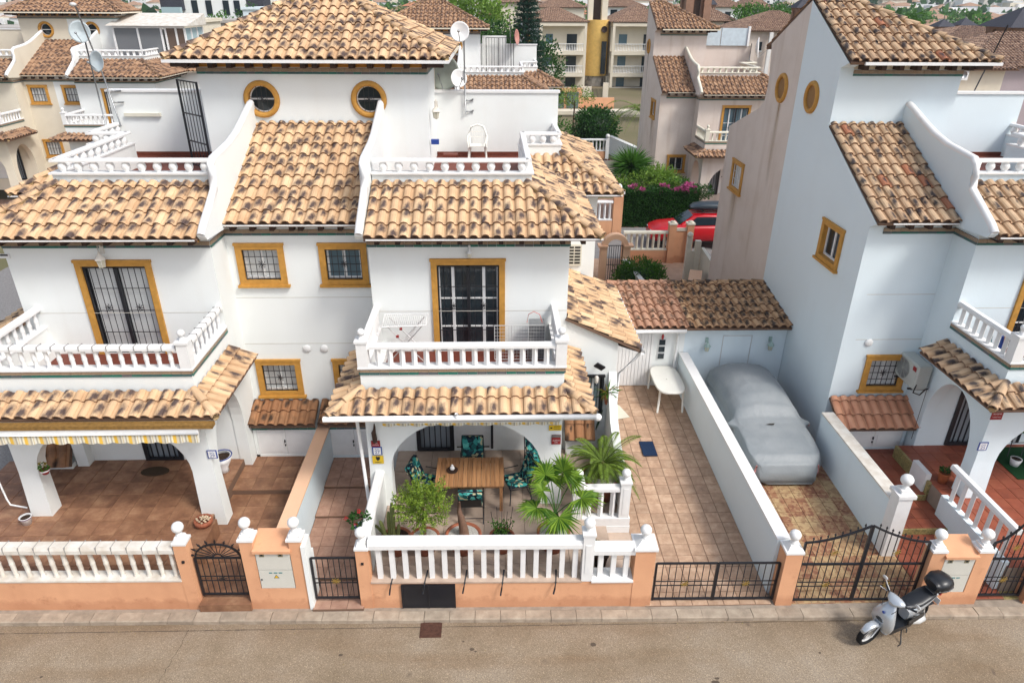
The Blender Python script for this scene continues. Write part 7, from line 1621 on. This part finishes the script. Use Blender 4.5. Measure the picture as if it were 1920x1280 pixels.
m=MB(); clumps(m,(9.8,36.9,2.0),.5,26,22,.13,.08,(2,.8,.6)); m.build('foliage','leaf_mid',t)
t=thing('shrub','bright green leafy shrub mass rising behind the dark hedge','shrub',(8.6,37.6,0)); m=MB(); clumps(m,(8.5,37.5,1.9),.95,110,26,.14,.07,(1.7,.8,.75),.4,shell=.6); m.build('foliage','leaf_bright',t)
def yucca(x,y,z,r,lab,n=240,mat='leaf_mid'):
    t=thing('yucca',lab,'yucca',(x,y,0)); m=MB(); m.tube([(x,y,0),(x,y,z)],.10,6); m.build('trunk','palm_bark',t); m=MB()
    for i in range(n):
        v=rvec(); v.z=v.z*.8+.35; v.normalize(); L_=r*rng.uniform(.75,1.1); p=Vector((x,y,z)); w=v.cross(rvec()).normalized()*.035; e=p+v*L_-Vector((0,0,.12*L_)); m.face([p-w,p+v*L_*.5-w,e,p+v*L_*.5+w,p+w],None,rng.random()*.7+.05+.25*max(0,v.z))
    m.build('crown',mat,t)
yucca(7.7,38.6,2.6,1.5,'big round spiky yucca above the hedge, nearest the cream wall',620,'leaf_mid'); yucca(9.3,38.2,1.9,1.25,'smaller spiky yucca above the hedge beside the round one',420,'leaf_bright')
t=thing('shrub','loose light green shrub between the yuccas and the beige house','shrub',(9.6,39.6,0)); m=MB(); clumps(m,(9.6,39.6,1.7),1.0,60,24,.16,.08,(1.3,1,.8)); m.build('foliage','leaf_bright',t)
for (x,y) in ((11.3,38.2),(12.0,38.3)): 
    t=thing('shrub','dark rounded topiary ball under the beige house window' if x<11.5 else 'dark shrub beside the porch arch of the beige house','shrub',(x,y,0)); m=MB(); clumps(m,(x,y,1.35),.38,40,20,.09,.06); m.build('foliage','leaf_dark',t)
# yard wall with a tiled top, white fence, cube hedge, far palms
t=simplewall(5.2,44.4,9.2,45.0,1.75,.2,'beige_stucco','beige yard wall topped with a row of brown tiles'); m=MB()
for i in range(22): m.ball((5.25+i*.185,44.4+.0275*i,1.80),.09,6,4,(1,1.4,.6))
m.build('coping_tiles','roof_rust',t)['kind']='stuff'
yardrail(6.3,8.5,52.8,.2,.75,1.65,'white balustrade beyond the beige yard wall',rm='white_paint')
t=thing('gate_post','slim white post with a ball beyond the beige yard wall','gate post',(8.6,52.8,0)); m=MB(); m.box(8.5,52.7,0,8.75,52.95,1.7); m.ball((8.62,52.8,1.86),.16,8,6); m.build('shaft','white_paint',t)
simplewall(9.3,56,10.8,50,1.3,.3,'white_stucco','low white ramp wall rising behind the clipped cube hedge','white_paint')
t=thing('hedge','dark green block of clipped hedge near the peach wall','hedge',(8.7,59,0)); m=MB(); clumps(m,(8.6,59.2,1.4),1.5,170,24,.24,.15,(1.15,.8,.95),.3,shell=.75); m.build('foliage','leaf_dark',t); m=MB(); m.ball((8.6,59.2,1.3),1.2,12,8,(1.2,.8,1)); m.build('hedge_core','leaf_dark',t)
t=thing('tree','small leafy tree beside the white terrace wall','tree',(4.2,52,0)); m=MB(); m.tube([(4.2,52,-.3),(4.2,52,1.5)],.12,6); m.build('trunk','bark',t); m=MB(); clumps(m,(4.3,52,2.0),1.5,80,24,.22,.12,(.9,1,1.1)); m.build('crown','leaf_mid',t)
t=thing('date_palm','long drooping date palm fronds beside the beige gable','palm',(11.2,55,0)); m=MB(); m.tube([(11.6,55,-.3),(11.6,55,3.2)],.25,8); m.build('trunk','palm_bark',t)
for i in range(22): frond(t,(11.6,55,3.2),i*2.4,rng.uniform(2.6,3.4),rng.uniform(.3,.9),rng.uniform(.7,1.1),ll=.6,n=24,lw=.04)
# ---- red car with roof box
t=thing('car','red estate car with a dark roof box parked behind the peach yard wall','car',(9.8,33,0))
X_=7.75; m=MB()
loft(m,[(X_,33.1,.62,.62,.22),(X_+.12,33.1,.66,.78,.32),(X_+.5,33.1,.72,.86,.38),(X_+1.1,33.1,.74,.88,.42),(X_+1.5,33.1,.76,.89,.44),(X_+3.6,33.1,.78,.89,.46),(X_+4.25,33.1,.76,.84,.42),(X_+4.45,33.1,.70,.7,.3)],20,4.5); loft(m,[(X_+1.45,33.1,1.10,.74,.10),(X_+2.05,33.1,1.36,.66,.26),(X_+2.5,33.1,1.44,.64,.24),(X_+3.7,33.1,1.42,.64,.24),(X_+4.35,33.1,1.15,.68,.14)],18,5); m.build('body','car_red',t)
m=MB(); m.faces([(X_+1.32,32.50,1.13),(X_+1.32,33.70,1.13),(X_+2.02,33.60,1.60),(X_+2.02,32.60,1.60)],[(0,1,2,3)]); m.v=[(p[0]-.03,p[1],p[2]+.02) for p in m.v]; m.build('windscreen','car_glass',t)
m=MB(); m.prism([(X_+1.70,1.17),(X_+2.15,1.56),(X_+3.9,1.56),(X_+4.15,1.22)],'y',32.385,32.42); m.v=[(p[0],p[1]+ (p[2]-1.17)*.22-.05,p[2]) for p in m.v]; m.build('side_window','car_glass',t)
m=MB(); 
for y in (32.6,33.6): m.tube([(X_+2.1,y,1.74),(X_+3.9,y,1.74)],.02,5)
m.tube([(X_+2.5,32.55,1.76),(X_+2.5,33.65,1.76)],.025,5); m.tube([(X_+3.5,32.55,1.76),(X_+3.5,33.65,1.76)],.025,5); m.build('roof_rails','iron_black',t)['kind']='stuff'
m=MB(); loft(m,[(X_+1.95,33.15,1.88,.15,.06),(X_+2.15,33.15,1.92,.34,.14),(X_+2.6,33.15,1.95,.40,.18),(X_+3.5,33.15,1.95,.40,.18),(X_+3.95,33.15,1.92,.34,.14)],16,3.2); m.build('roof_box','roofbox_grey',t)
for x in (X_+.85,X_+3.6): m=MB(); m.tube([(x,32.20,.34),(x,32.42,.34)],.34,18); w=m.build('wheel','tyre_black',t); m=MB(); m.tube([(x,32.18,.34),(x,32.21,.34)],.2,12); m.build('rim','grey_metal',w)
for y in (32.55,33.4): m=MB(); m.box(X_+.0,y,.72,X_+.12,y+.25,.86); m.build('headlight','pale_glass',t)
m=MB(); m.ball((X_+1.75,32.18,1.18),.1,8,6,(1,.8,.8)); m.build('mirror','car_red',t)
simple('car_red',(.45,.008,.015),.25,.6,var=.05); simple('roofbox_grey',(.03,.045,.06),.4,.4)
# ================================================================ APARTMENT BLOCK WITH YELLOW TOWER
t=thing('apartment_block','three storey cream apartment block with a yellow round stair tower','apartment block',(13,104,-1))
m=MB(); m.lathe([(1.75,1.3),(1.75,8.45)],(14.6,105.2,0),24); m.face([(14.6+1.75*math.cos(2*PI*i/24),105.2+1.75*math.sin(2*PI*i/24),8.45) for i in range(24)]); tw=m.build('stair_tower','yellow_tower',t)
m=MB(); m.lathe([(1.5,-1.5),(1.5,1.3)],(14.5,105.2,0),20); m.build('stone_base','rubble_stone',t)
for a,c in ((16.1,103.9),(16.7,104.4)): m=MB(); m.box(a,c,-1.5,a+.28,c+.3,1.3); m.build('column','cream_stucco',t)
m=MB(); m.box(15.2,103.35,1.6,15.85,103.7,5.8); m.build('slit_window','dark_glass',tw); m=MB(); m.tube([(15.45,103.4,7.3),(15.45,103.7,7.3)],.42,16); m.build('round_window','dark_brown_wood',tw)
for (a,b_) in ((13.2,13.9),(15.1,15.9)): m=MB(); m.box(a,104.3,8.45,b_,105.5,12.0); m.build('lantern_pier','cream_stucco',tw)
m=MB(); m.box(13.5,105.6,8.45,15.6,106,12); m.build('lantern_wall','dark_brown_wood',tw)
def aptwing(x0,x1,yf,label_):
    w=MB(); w.box(x0,yf+1.6,-1.5,x1,yf+11,8.2); wl=w.build('wall','cream_stucco',t)
    s=MB()
    for z in (1.35,4.15): s.box(x0,yf,z,x1,yf+1.6,z+.45)
    s.box(x0,yf,7.75,x1,yf+1.6,8.2)
    for x in (x0,x1-.35): s.box(x,yf+.002,-1.5,x+.35,yf+.30,8.19)
    s.build('balcony_slab','cream_stucco',t)['kind']='stuff'
    for z in (-1.0,1.8,4.6):
        r=MB(); r.box(x0+.36,yf+.03,z+.85+.05,x1-.36,yf+.12,z+.98); rr=r.build('balcony_rail','white_paint',t)
        balusters(rr,(x0+.4,yf+.08,z+.05),(x1-.4,yf+.08,z+.05),.86,'square',.22,'white_paint',True)
        for (a,b_,h) in ((.15,.30,.35),(.60,.82,.0)):
            q=MB(); q.box(x0+(x1-x0)*a,yf+1.55,z+.1+h*2,x0+(x1-x0)*b_,yf+1.62,z+2.1); q.build('window','dark_glass' if h==0 else 'blue_glass',t)
aptwing(6.5,12.9,102,'');aptwing(16.4,24,102,'')
w=MB(); w.box(4.2,103.8,-1.5,6.45,112,8.15); w.build('side_wall','cool_shade_stucco',t)
for z in (2.4,5.4): m=MB(); m.box(5.0,103.74,z,5.6,103.8,z+1.2); m.build('window','yellow_trim',t)
RRa=Roofs(t,'roof_far',0,True)
def hiproof(parent,x0,x1,y0,y1,ze,zr,mat='roof_far',R_=None,o=.5):
    x0-=o;x1+=o;y0-=o;y1+=o; hw=(x1-x0)/2; hd=(y1-y0)/2; h=min(hw,hd); k=(zr-ze)/h; q=math.sqrt(1+k*k)
    R_=R_ or Roofs(parent,mat,0,True); e=bpy.data.objects.new('roof',None); COL.objects.link(e); e.parent=parent; WORG[e.name]=WORG[parent.name]
    W_=x1-x0; D_=y1-y0
    R_.plane(e,(x0,y0,ze),(1,0,0),(0,1,k),[(0,0),(W_,0),(W_-h,h*q),(h,h*q)])
    R_.plane(e,(x0,y0,ze),(0,1,0),(1,0,k),[(0,0),(D_,0),(D_-h,h*q),(h,h*q)]); R_.plane(e,(x1,y0,ze),(0,1,0),(-1,0,k),[(0,0),(D_,0),(D_-h,h*q),(h,h*q)])
    return e
hiproof(t,4.4,12.7,102.4,110,8.25,10.1); hiproof(t,16.6,24,102.4,112,8.25,10.4)
# peach forecourt with garage under it
t=thing('garage_block','peach terrace wall over a dark basement garage near the apartment block','garage',(10,75,-1)); m=MB(); m.box(5.5,80,-2,13.5,80.4,1.25); m.box(6.8,79.7,.0,9.9,80,2.3); m.build('wall','peach_stucco',t)
for a,b_ in ((7.1,7.9),(8.2,9.5)): m=MB(); m.box(a,79.62,.2,b_,79.7,1.9); m.build('meter_door','grey_door',t)
m=MB(); m.box(5.5,75.5,-.2,16,79.6,.15); m.box(5.5,75.2,.15,16,75.5,.5); m.box(11.6,75.3,-3,16,75.6,.15); m.build('deck','cream_stucco',t); m=MB(); m.box(5.5,75.6,-3,11.6,76,-.2); m.build('garage_opening','iron_black',t); m=MB(); m.face([(7.0,72.5,-.9),(12.4,72.5,-.9),(11.8,75.4,-.1),(7.2,75.4,-.1)]); m.build('canopy','charcoal_roof',t); m=MB(); m.box(9.9,73,-3,10.8,73.5,-.9); m.build('pillar','peach_stucco',t)
simple('grey_door',(.12,.16,.15),.5); simple('charcoal_roof',(.06,.06,.065),.8)
t=thing('garden_wall','cream wall with a white gate below the stone tower base','wall',(12,84,0)); m=MB(); m.box(9.9,82,-.5,11.2,82.3,2.2); m.box(12.5,82,-.5,13.1,82.3,2.6); m.build('wall','cream_stucco',t); m=MB()
for i in range(8): m.box(11.3+i*.15,82.1,.4,11.36+i*.15,82.16,2.0)
m.build('white_gate','iron_black',t)['kind']='stuff'; m=MB(); m.box(6.3,82,1.9,9.5,82.1,2.0)
for i in range(14): m.box(6.3+i*.23,82,.9,6.38+i*.23,82.08,1.9)
m.build('white_rail','white_paint',t)['kind']='stuff'
# ================================================================ TREES FARTHER BACK
def tree(x,y,zc,r,mat,lab,sc=(1,1,1),n=70,zb=-.5,ll=None,sh=.45,group=None):
    t=thing('tree',lab,'tree',(x,y,zb),group); m=MB(); m.tube([(x,y,zb),(x+.1*r,y,zc-r*.2)],[.09*r,.05*r],6)
    for i in range(4): v=rvec(); v.z=abs(v.z); m.tube([(x,y,zc-r*.5),(x+v.x*r*.6,y+v.y*r*.6,zc+v.z*r*.4)],[.04*r,.012*r],4)
    m.build('trunk','bark',t); m=MB(); clumps(m,(x,y,zc),r,n,26,ll or r*.14,(ll or r*.14)*.6,sc,shell=sh); m.build('crown',mat,t); return t
t=thing('conifer','tall dark layered conifer beyond the far white terrace','conifer',(2.9,62,-.5)); m=MB(); m.tube([(2.9,62,-.5),(2.9,62,12.4)],[.28,.05],8); m.build('trunk','bark',t)
m=MB(); z=4.2
while z<12.4:
    rr=(12.7-z)*.20+.35; nb=9
    for i in range(nb):
        a=2*PI*i/nb+z*1.7; d=Vector((math.cos(a),math.sin(a),.05)); 
        for k in range(70): s=rng.random()**.7; p=Vector((2.9,62,z))+d*rr*s+Vector((rng.uniform(-.14,.14),rng.uniform(-.14,.14),.10*s+rng.uniform(-.08,.12))); leafquad(m,p,d*.5+rvec()+Vector((0,0,.3)),rvec(),.26,.07,rng.random()*.6+.05+.3*s)
    z+=.42
m.build('crown','leaf_conifer',t)
tree(-1.6,75,9.3,2.6,'leaf_bright','bright green rounded tree just beyond the far pyramid roof',(1.3,1,.8),150)
tree(.2,61,7.6,1.7,'leaf_dark','dark green tree beside the tall conifer',(1,1,1),90); tree(1.6,66,7.0,1.9,'leaf_mid','mid green tree behind the pink satellite dish',(1,1,1.2),90); tree(4.3,64,5.2,2.0,'leaf_dark','dense dark tree beyond the corner of the far white terrace',(1,1,1.2),90)
tree(7.2,64,3.2,1.2,'leaf_bright','pale green shrub at the foot of the apartment block',(1.6,1,.6),50)
tree(33.2,95,8.6,2.3,'leaf_mid','wide green tree between two tiled roofs, nearest the brown tower',(1.5,1,.8),110); tree(37.5,97,8.9,1.8,'leaf_mid','round green tree beside the lilac house',(1.2,1,.9),90)
tree(-38.5,56,6.9,2.2,'leaf_dark','dark green tree at the picture edge above the grey block',(1.4,1,1),90); tree(-30.5,86,7.6,1.8,'leaf_mid','palm like tree in front of the white modern block',(1,1,.9),80); tree(-28.6,92,8.2,1.9,'leaf_dark','dark tree at the corner of the pale blue block',(1,1,1),70)
def palm(x,y,z,r,lab,n=24,mat='leaf_mid'):
    t=thing('palm_tree',lab,'palm',(x,y,0)); m=MB(); m.tube([(x,y,-.5),(x,y,z)],.22,8); m.build('trunk','palm_bark',t)
    for i in range(n): frond(t,(x,y,z),i*2.4,r*rng.uniform(.8,1.1),rng.uniform(.5,1.3),rng.uniform(.7,1.2),mat,ll=r*.3,n=16,lw=.05)
palm(38.4,70,8.9,2.4,'tall palm rising behind the ridge of the number 25 roof',30); palm(-10.5,118,9.6,3.0,'distant palm beyond the big pyramid roof',18); palm(-14.5,125,9.0,2.6,'distant shorter palm on the skyline beyond the big pyramid roof',16)
m=MB(); 
for (x,y,z,lab) in ((35.2,72,9.2,'dark green tree beside the tall palm behind the number 25 roof'),(33.4,76,9.4,'small round tree behind the ridge of the number 25 roof')): tree(x,y,z,1.3,'leaf_dark',lab,(1.2,1,.8),60)
# ================================================================ FAR HOUSES
def fhouse(x0,x1,y,dep,zb,ze,zr,wm,lab,wins=(),real=True,roofm='roof_far',group=None,name='house',cat='house',hood=None):
    t=thing(name,lab,cat,((x0+x1)/2,y,zb),group); m=MB(); m.box(x0,y,zb,x1,y+dep,ze); m.build('wall',wm,t)
    if real: hiproof(t,x0,x1,y,y+dep,ze+.02,zr,roofm)
    elif zr>ze:
        o=.5; h=min(x1-x0,dep)/2+o; a0,a1,b0,b1=x0-o,x1+o,y-o,y+dep+o; r0,r1,s0,s1=a0+h,a1-h,b0+h,b1-h; m=MB(); z=ze+.02
        m.faces([(a0,b0,z),(a1,b0,z),(a1,b1,z),(a0,b1,z),(min(r0,r1),min(s0,s1),zr),(max(r0,r1),min(s0,s1),zr),(max(r0,r1),max(s0,s1),zr),(min(r0,r1),max(s0,s1),zr)],[(0,1,5,4),(1,2,6,5),(2,3,7,6),(3,0,4,7),(4,5,6,7),(3,2,1,0)]); m.build('roof',roofm,t)
    else:
        m=MB(); m.box(x0-.15,y-.15,ze,x1+.15,y+dep+.1,ze+.25); m.build('parapet','white_paint' if 'white' in wm else wm,t)
    for (a,b_,c,d) in wins:
        q=MB(); q.box(a,y-.06,c,b_,y,d); w_=q.build('window','dark_glass',t)
        q=MB(); q.box(a-.1,y-.08,c-.12,b_+.1,y-.02,c); q.build('sill','white_paint',w_)
    return t
fhouse(28,38,84,9,-1,7.9,9.9,'beige_stucco','beige villa with a broad tiled roof and a white corner column',[(31.9,32.6,5.6,7.2),(30,30.5,5.9,6.8)]); m=MB(); m.box(31.0,83.3,-1,31.4,83.6,7.8); m.build('column','white_paint',bpy.data.objects['house.00'+'8'] if False else t)
fhouse(24.5,30.5,95,7,-1,8.6,10.4,'cream_stucco','cream villa with two small dark windows under a tiled roof',[(29.3,29.9,8.2,8.6),(29.3,29.9,6.8,7.6)])
fhouse(36.5,43,130,10,-1,9.9,11.6,'white_stucco','distant white house with a wide tiled roof behind the brown tower',[(40,41,8.3,9.2)],True); fhouse(43.6,47.8,130,9,-1,9.7,11.6,'lilac_wall','distant lilac house with a pyramid tiled roof',[],True)
simple('lilac_wall',(.42,.33,.42),.8)
def btower(x,y,w,z0,z1,z2,lab,roofm='slate_roof'):
    t=thing('chimney_tower',lab,'tower',(x,y,z0)); m=MB(); s=w/2
    for (a,b_) in ((-s,-s),(s-.28*w,-s),(-s,s-.28*w),(s-.28*w,s-.28*w)): m.box(x+a,y+b_,z0,x+a+.28*w,y+b_+.28*w,z1)
    m.box(x-s*.85,y-s*.55,z0,x+s*.85,y+s*.8,z1-.1); m.box(x-s-.05,y-s-.05,z1-.25,x+s+.05,y+s+.05,z1); m.build('brick_shaft','brown_brick',t)
    m=MB(); m.box(x-s*.25,y-s*.57,z0,x+s*.25,y-s*.5,z1-.4); m.build('opening','dark_brown_wood',t)
    if z2>z1: m=MB(); o=s*1.35; m.faces([(x-o,y-o,z1),(x+o,y-o,z1),(x+o,y+o,z1),(x-o,y+o,z1),(x,y,z2)],[(0,1,4),(1,2,4),(2,3,4),(3,0,4),(3,2,1,0)]); rf=m.build('roof',roofm,t); m=MB(); m.tube([(x,y,z2-.1),(x,y,z2+.5)],.05,5); m.build('finial','iron_black',rf)
simple('brown_brick',(.34,.20,.14),.85,.1,var=.25,scale=2)
btower(18.7,70,2.3,6,13,13,'tall brown pillared stair tower behind the beige house roof'); btower(31.2,76,1.6,6,10.35,11.4,'brown tower with a dark roof peeping past the gable of number 25')
btower(78.4,130,2.4,2,7.1,8.3,'smaller brown tower with a dark pyramid roof, nearest the palm'); btower(82.8,131,2.4,2,7.3,8.5,'middle brown tower with a dark pyramid roof'); btower(56.6,80,4.2,4,8.6,10.6,'large brown tower with a dark pyramid roof at the picture edge')
btower(36.5,78,1.5,7,10.4,11.8,'brown tower with a slate roof just beyond the palm'); btower(31.5,110,1.3,7,10.4,11.5,'little distant brown tower with a slate cap')
fhouse(32.6,44,50,9,-1,7.0,9.0,'lilac_beige','grey lilac house with a broad tiled roof behind number 25',[]); stucco('lilac_beige',(.40,.34,.36),(.30,.24,.24),.3,.3)
fhouse(27.2,31.5,44.5,5,-1,7.3,8.2,'cream_stucco','low cream wing with a small air conditioner behind the tower of number 25',[]); t=thing('air_conditioner','small white air conditioner on the cream wing behind number 25','air conditioner',(28.6,44.4,6.8)); m=MB(); m.box(28.1,44.1,6.7,29.0,44.45,7.3); m.build('casing','white_paint',t); m=MB(); m.tube([(28.7,44.09,7.0),(28.7,44.11,7.0)],.22,14); m.build('fan','grey_metal',t); m=MB(); m.box(27.5,44.3,6.65,27.9,44.5,7.3); m.build('louvre','dark_brown_wood',t)
fhouse(52,66,86,12,0,6.6,8.3,'cream_stucco','long tiled house below the large brown tower',[]); 
t=thing('antenna_mast','tall thin dark mast in front of the lilac house','antenna',(30,42,6)); m=MB(); m.tube([(28.6,43,5),(29.9,43.2,9.8)],.04,5); m.build('mast','iron_black',t)
fhouse(-6.3,-4.3,120,6,0,8.9,9.7,'white_stucco','distant white house with a small tiled roof near the bright green tree',[(-5.9,-5.3,7.2,8.2)]); fhouse(-1.5,.7,110,8,0,8.9,10.2,'white_stucco','white house with one tall window between the green trees',[(-.9,-.2,7.0,8.3)])
fhouse(1.2,8,130,10,0,10.4,12,'cream_stucco','pale cream house behind the conifer with a blue window',[(.9,1.6,8.8,10)]); fhouse(8.8,17,140,10,0,9.6,11.6,'cream_stucco','cream house with a round window behind the yellow tower',[(10,10.6,8.6,9.3)])
fhouse(17.5,25,125,10,0,9.9,11.6,'white_stucco','white house with a blue roof window behind the yellow tower',[(19.5,20.6,8.6,9.5)])
# modern blocks on the left
t=thing('modern_building','white modern block with dark recesses and tall windows','building',(-36,100,0)); m=MB(); m.box(-42,100,-1,-31.8,112,12.5); m.build('wall','white_stucco',t)
for x in (-38.6,-36.8,-34.6,-33.2): m=MB(); m.box(x,99.92,8.9,x+.75,100,10.6); m.build('window','dark_glass',t)
m=MB(); m.box(-42.3,99.3,9.4,-39.5,100,12.6); m.box(-31.7,100.5,7.5,-29.6,104,12); m.build('dark_recess','slate_roof',t); m=MB(); m.box(-42,98.6,8.0,-39.6,99.2,9.8); m.build('balcony_glass','pale_glass',t)
fhouse(-29,-16,90,10,-1,9.7,9.7,'cool_shade_stucco','pale blue flat roofed building beyond the big pyramid roof',[(-27.9,-27.2,7.6,8.7)],False)
fhouse(-28.5,-22.6,60,4,-1,9.2,9.2,'cream_stucco','beige flat roofed block beyond the sunroom',[],False); fhouse(-24.6,-21.2,66,4,-1,9.0,9.0,'grey_wall','grey flat roofed block beside the beige one',[],False); fhouse(-40,-35,58,6,-1,8.6,8.6,'grey_wall','grey block at the picture edge beyond the white house',[],False)
fhouse(-14,-2,150,8,0,9.6,9.6,'white_stucco','long white flat roofed building on the skyline',[(-12,-11,8,9),(-9,-8,8,9)],False)
t=thing('street_lamp','slim street lamp in front of the white modern block','street lamp',(-24.5,70,0)); m=MB(); m.tube([(-24.5,70,-1),(-24.5,70,8.6)],.07,6); m.build('pole','grey_metal',t); m=MB(); m.ball((-24.8,70,8.7),.35,8,6,(1.3,.6,.4)); m.build('lamp_head','aged_white_paint',t)
t=thing('street_lamp','second street lamp nearer the pale blue building','street lamp',(-21.5,78,0)); m=MB(); m.tube([(-21.5,78,-1),(-21.5,78,9.0)],.07,6); m.build('pole','grey_metal',t); m=MB(); m.ball((-21.8,78,9.1),.35,8,6,(1.3,.6,.4)); m.build('lamp_head','aged_white_paint',t)
# rows of houses across the middle distance
cols=[('white_stucco','white houses of the middle distance','distant white house with a tiled roof among many like it'),('cream_stucco','cream houses of the middle distance','distant cream house with a tiled roof among many like it'),('beige_stucco','beige houses of the middle distance','distant beige house with a tiled roof among many like it')]
rng=random.Random(5)
for row,(y,x0,x1,st) in enumerate(((150,22,120,13),(172,-60,130,15),(200,-75,150,16),(235,-85,175,18),(275,-95,200,20))):
    x=x0
    while x<x1:
        w=rng.uniform(6,11); c=cols[rng.randrange(3)]; yy=y+rng.uniform(-6,6); far=(yy-150)/150
        right=max(0,min(1,(x-45)/40)); top=rng.uniform(6.2,8.6)-right*2.2+ (1.6 if x<30 else 0)+far*.8
        fhouse(x,x+w,yy,rng.uniform(7,10),-2,top-1.6,top,c[0],c[2],[(x+w*.3,x+w*.3+1,top-4,top-2.7),(x+w*.65,x+w*.65+1,top-4,top-2.7)] ,False,rng.choice(['far_roof_plain','far_roof_plain','far_coral']) if rng.random()>.12 else 'far_roof_plain',c[1])
        x+=w+rng.uniform(1.5,st-6)
simple('far_coral',(.5,.22,.13),.85,.1,var=.2,scale=2)
m=MB()
for i in range(420):
    y=rng.uniform(140,330); x=rng.uniform(-100,200)*y/300; r=rng.uniform(1.4,3.6); clumps(m,(x,y,rng.uniform(2.5,6.5)),r,9,7,r*.5,r*.4,(1,1,.8))
o=m.build('distant_trees','leaf_mid'); o['kind']='stuff'
# ================================================================ HILL AND FAR TOWN
def hz(x,y): 
    s=max(0,(y-330)/900); return -4+ 62*s**1.15*(1+.35*math.sin(x*.0035+1.0)+.18*noise.noise(Vector((x*.004,y*.004,0)))) + (10*max(0,s-.1))*(1 if x>100 else .6)
g=MB(); g.smooth=True; nx,ny=70,40; V=[]
for j in range(ny+1):
    y=330+ (2400-330)*(j/ny)**1.5
    for i in range(nx+1): x=-1600+3600*i/nx; V.append((x,y,hz(x,y)))
g.faces(V,[(j*(nx+1)+i,j*(nx+1)+i+1,(j+1)*(nx+1)+i+1,(j+1)*(nx+1)+i) for j in range(ny) for i in range(nx)]); structure(g,'hill','hill_green')
simple('hill_green',(.10,.14,.08),.95,.1,col2=(.20,.19,.13),scale=.02)
m=MB(); cm=['white_paint','aged_white_paint','cream_stucco','far_roof_plain']
for i in range(3800):
    y=330+1000*rng.random()**1.4; x=(rng.uniform(-.75,.95))*y; z=hz(x,y); w=rng.uniform(5,15); d=rng.uniform(6,10); h=rng.uniform(3.5,9); m.cur=rng.choice((0,0,0,1,2)); m.box(x,y,z-3,x+w,y+d,z+h)
    if rng.random()<.45: m.cur=3; m.faces([(x-.4,y-.4,z+h),(x+w+.4,y-.4,z+h),(x+w+.4,y+d+.4,z+h),(x-.4,y+d+.4,z+h),(x+w/2,y+d/2,z+h+1.8)],[(0,1,4),(1,2,4),(2,3,4),(3,0,4)])
    else: m.cur=4; m.box(x+w*.2,y-.05,z+h*.35,x+w*.4,y,z+h*.7); m.box(x+w*.6,y-.05,z+h*.35,x+w*.8,y,z+h*.7)
o=m.build('far_town',cm+['dark_glass']); o['kind']='stuff'
m=MB()
for i in range(1500):
    y=330+900*rng.random()**1.2; x=rng.uniform(-.75,.95)*y; r=rng.uniform(3,8); clumps(m,(x,y,hz(x,y)+r*.4),r,5,5,r*.7,r*.6,(1.3,1,.7))
o=m.build('hillside_trees','leaf_dark'); o['kind']='stuff'

# ================================================================ AIR
hm=bpy.data.materials.new('haze_air'); hm.use_nodes=True; hn=hm.node_tree; hn.nodes.clear(); ho=hn.nodes.new('ShaderNodeOutputMaterial'); pv=hn.nodes.new('ShaderNodeVolumePrincipled')
pv.inputs['Color'].default_value=(.80,.90,1,1); pv.inputs['Density'].default_value=.0003; pv.inputs['Anisotropy'].default_value=.2; hn.links.new(pv.outputs[0],ho.inputs['Volume'])
MAT['haze_air']=hm; m=MB(); m.box(-1800,-80,-8,2100,2500,260); o=m.build('haze','haze_air'); o['kind']='stuff'
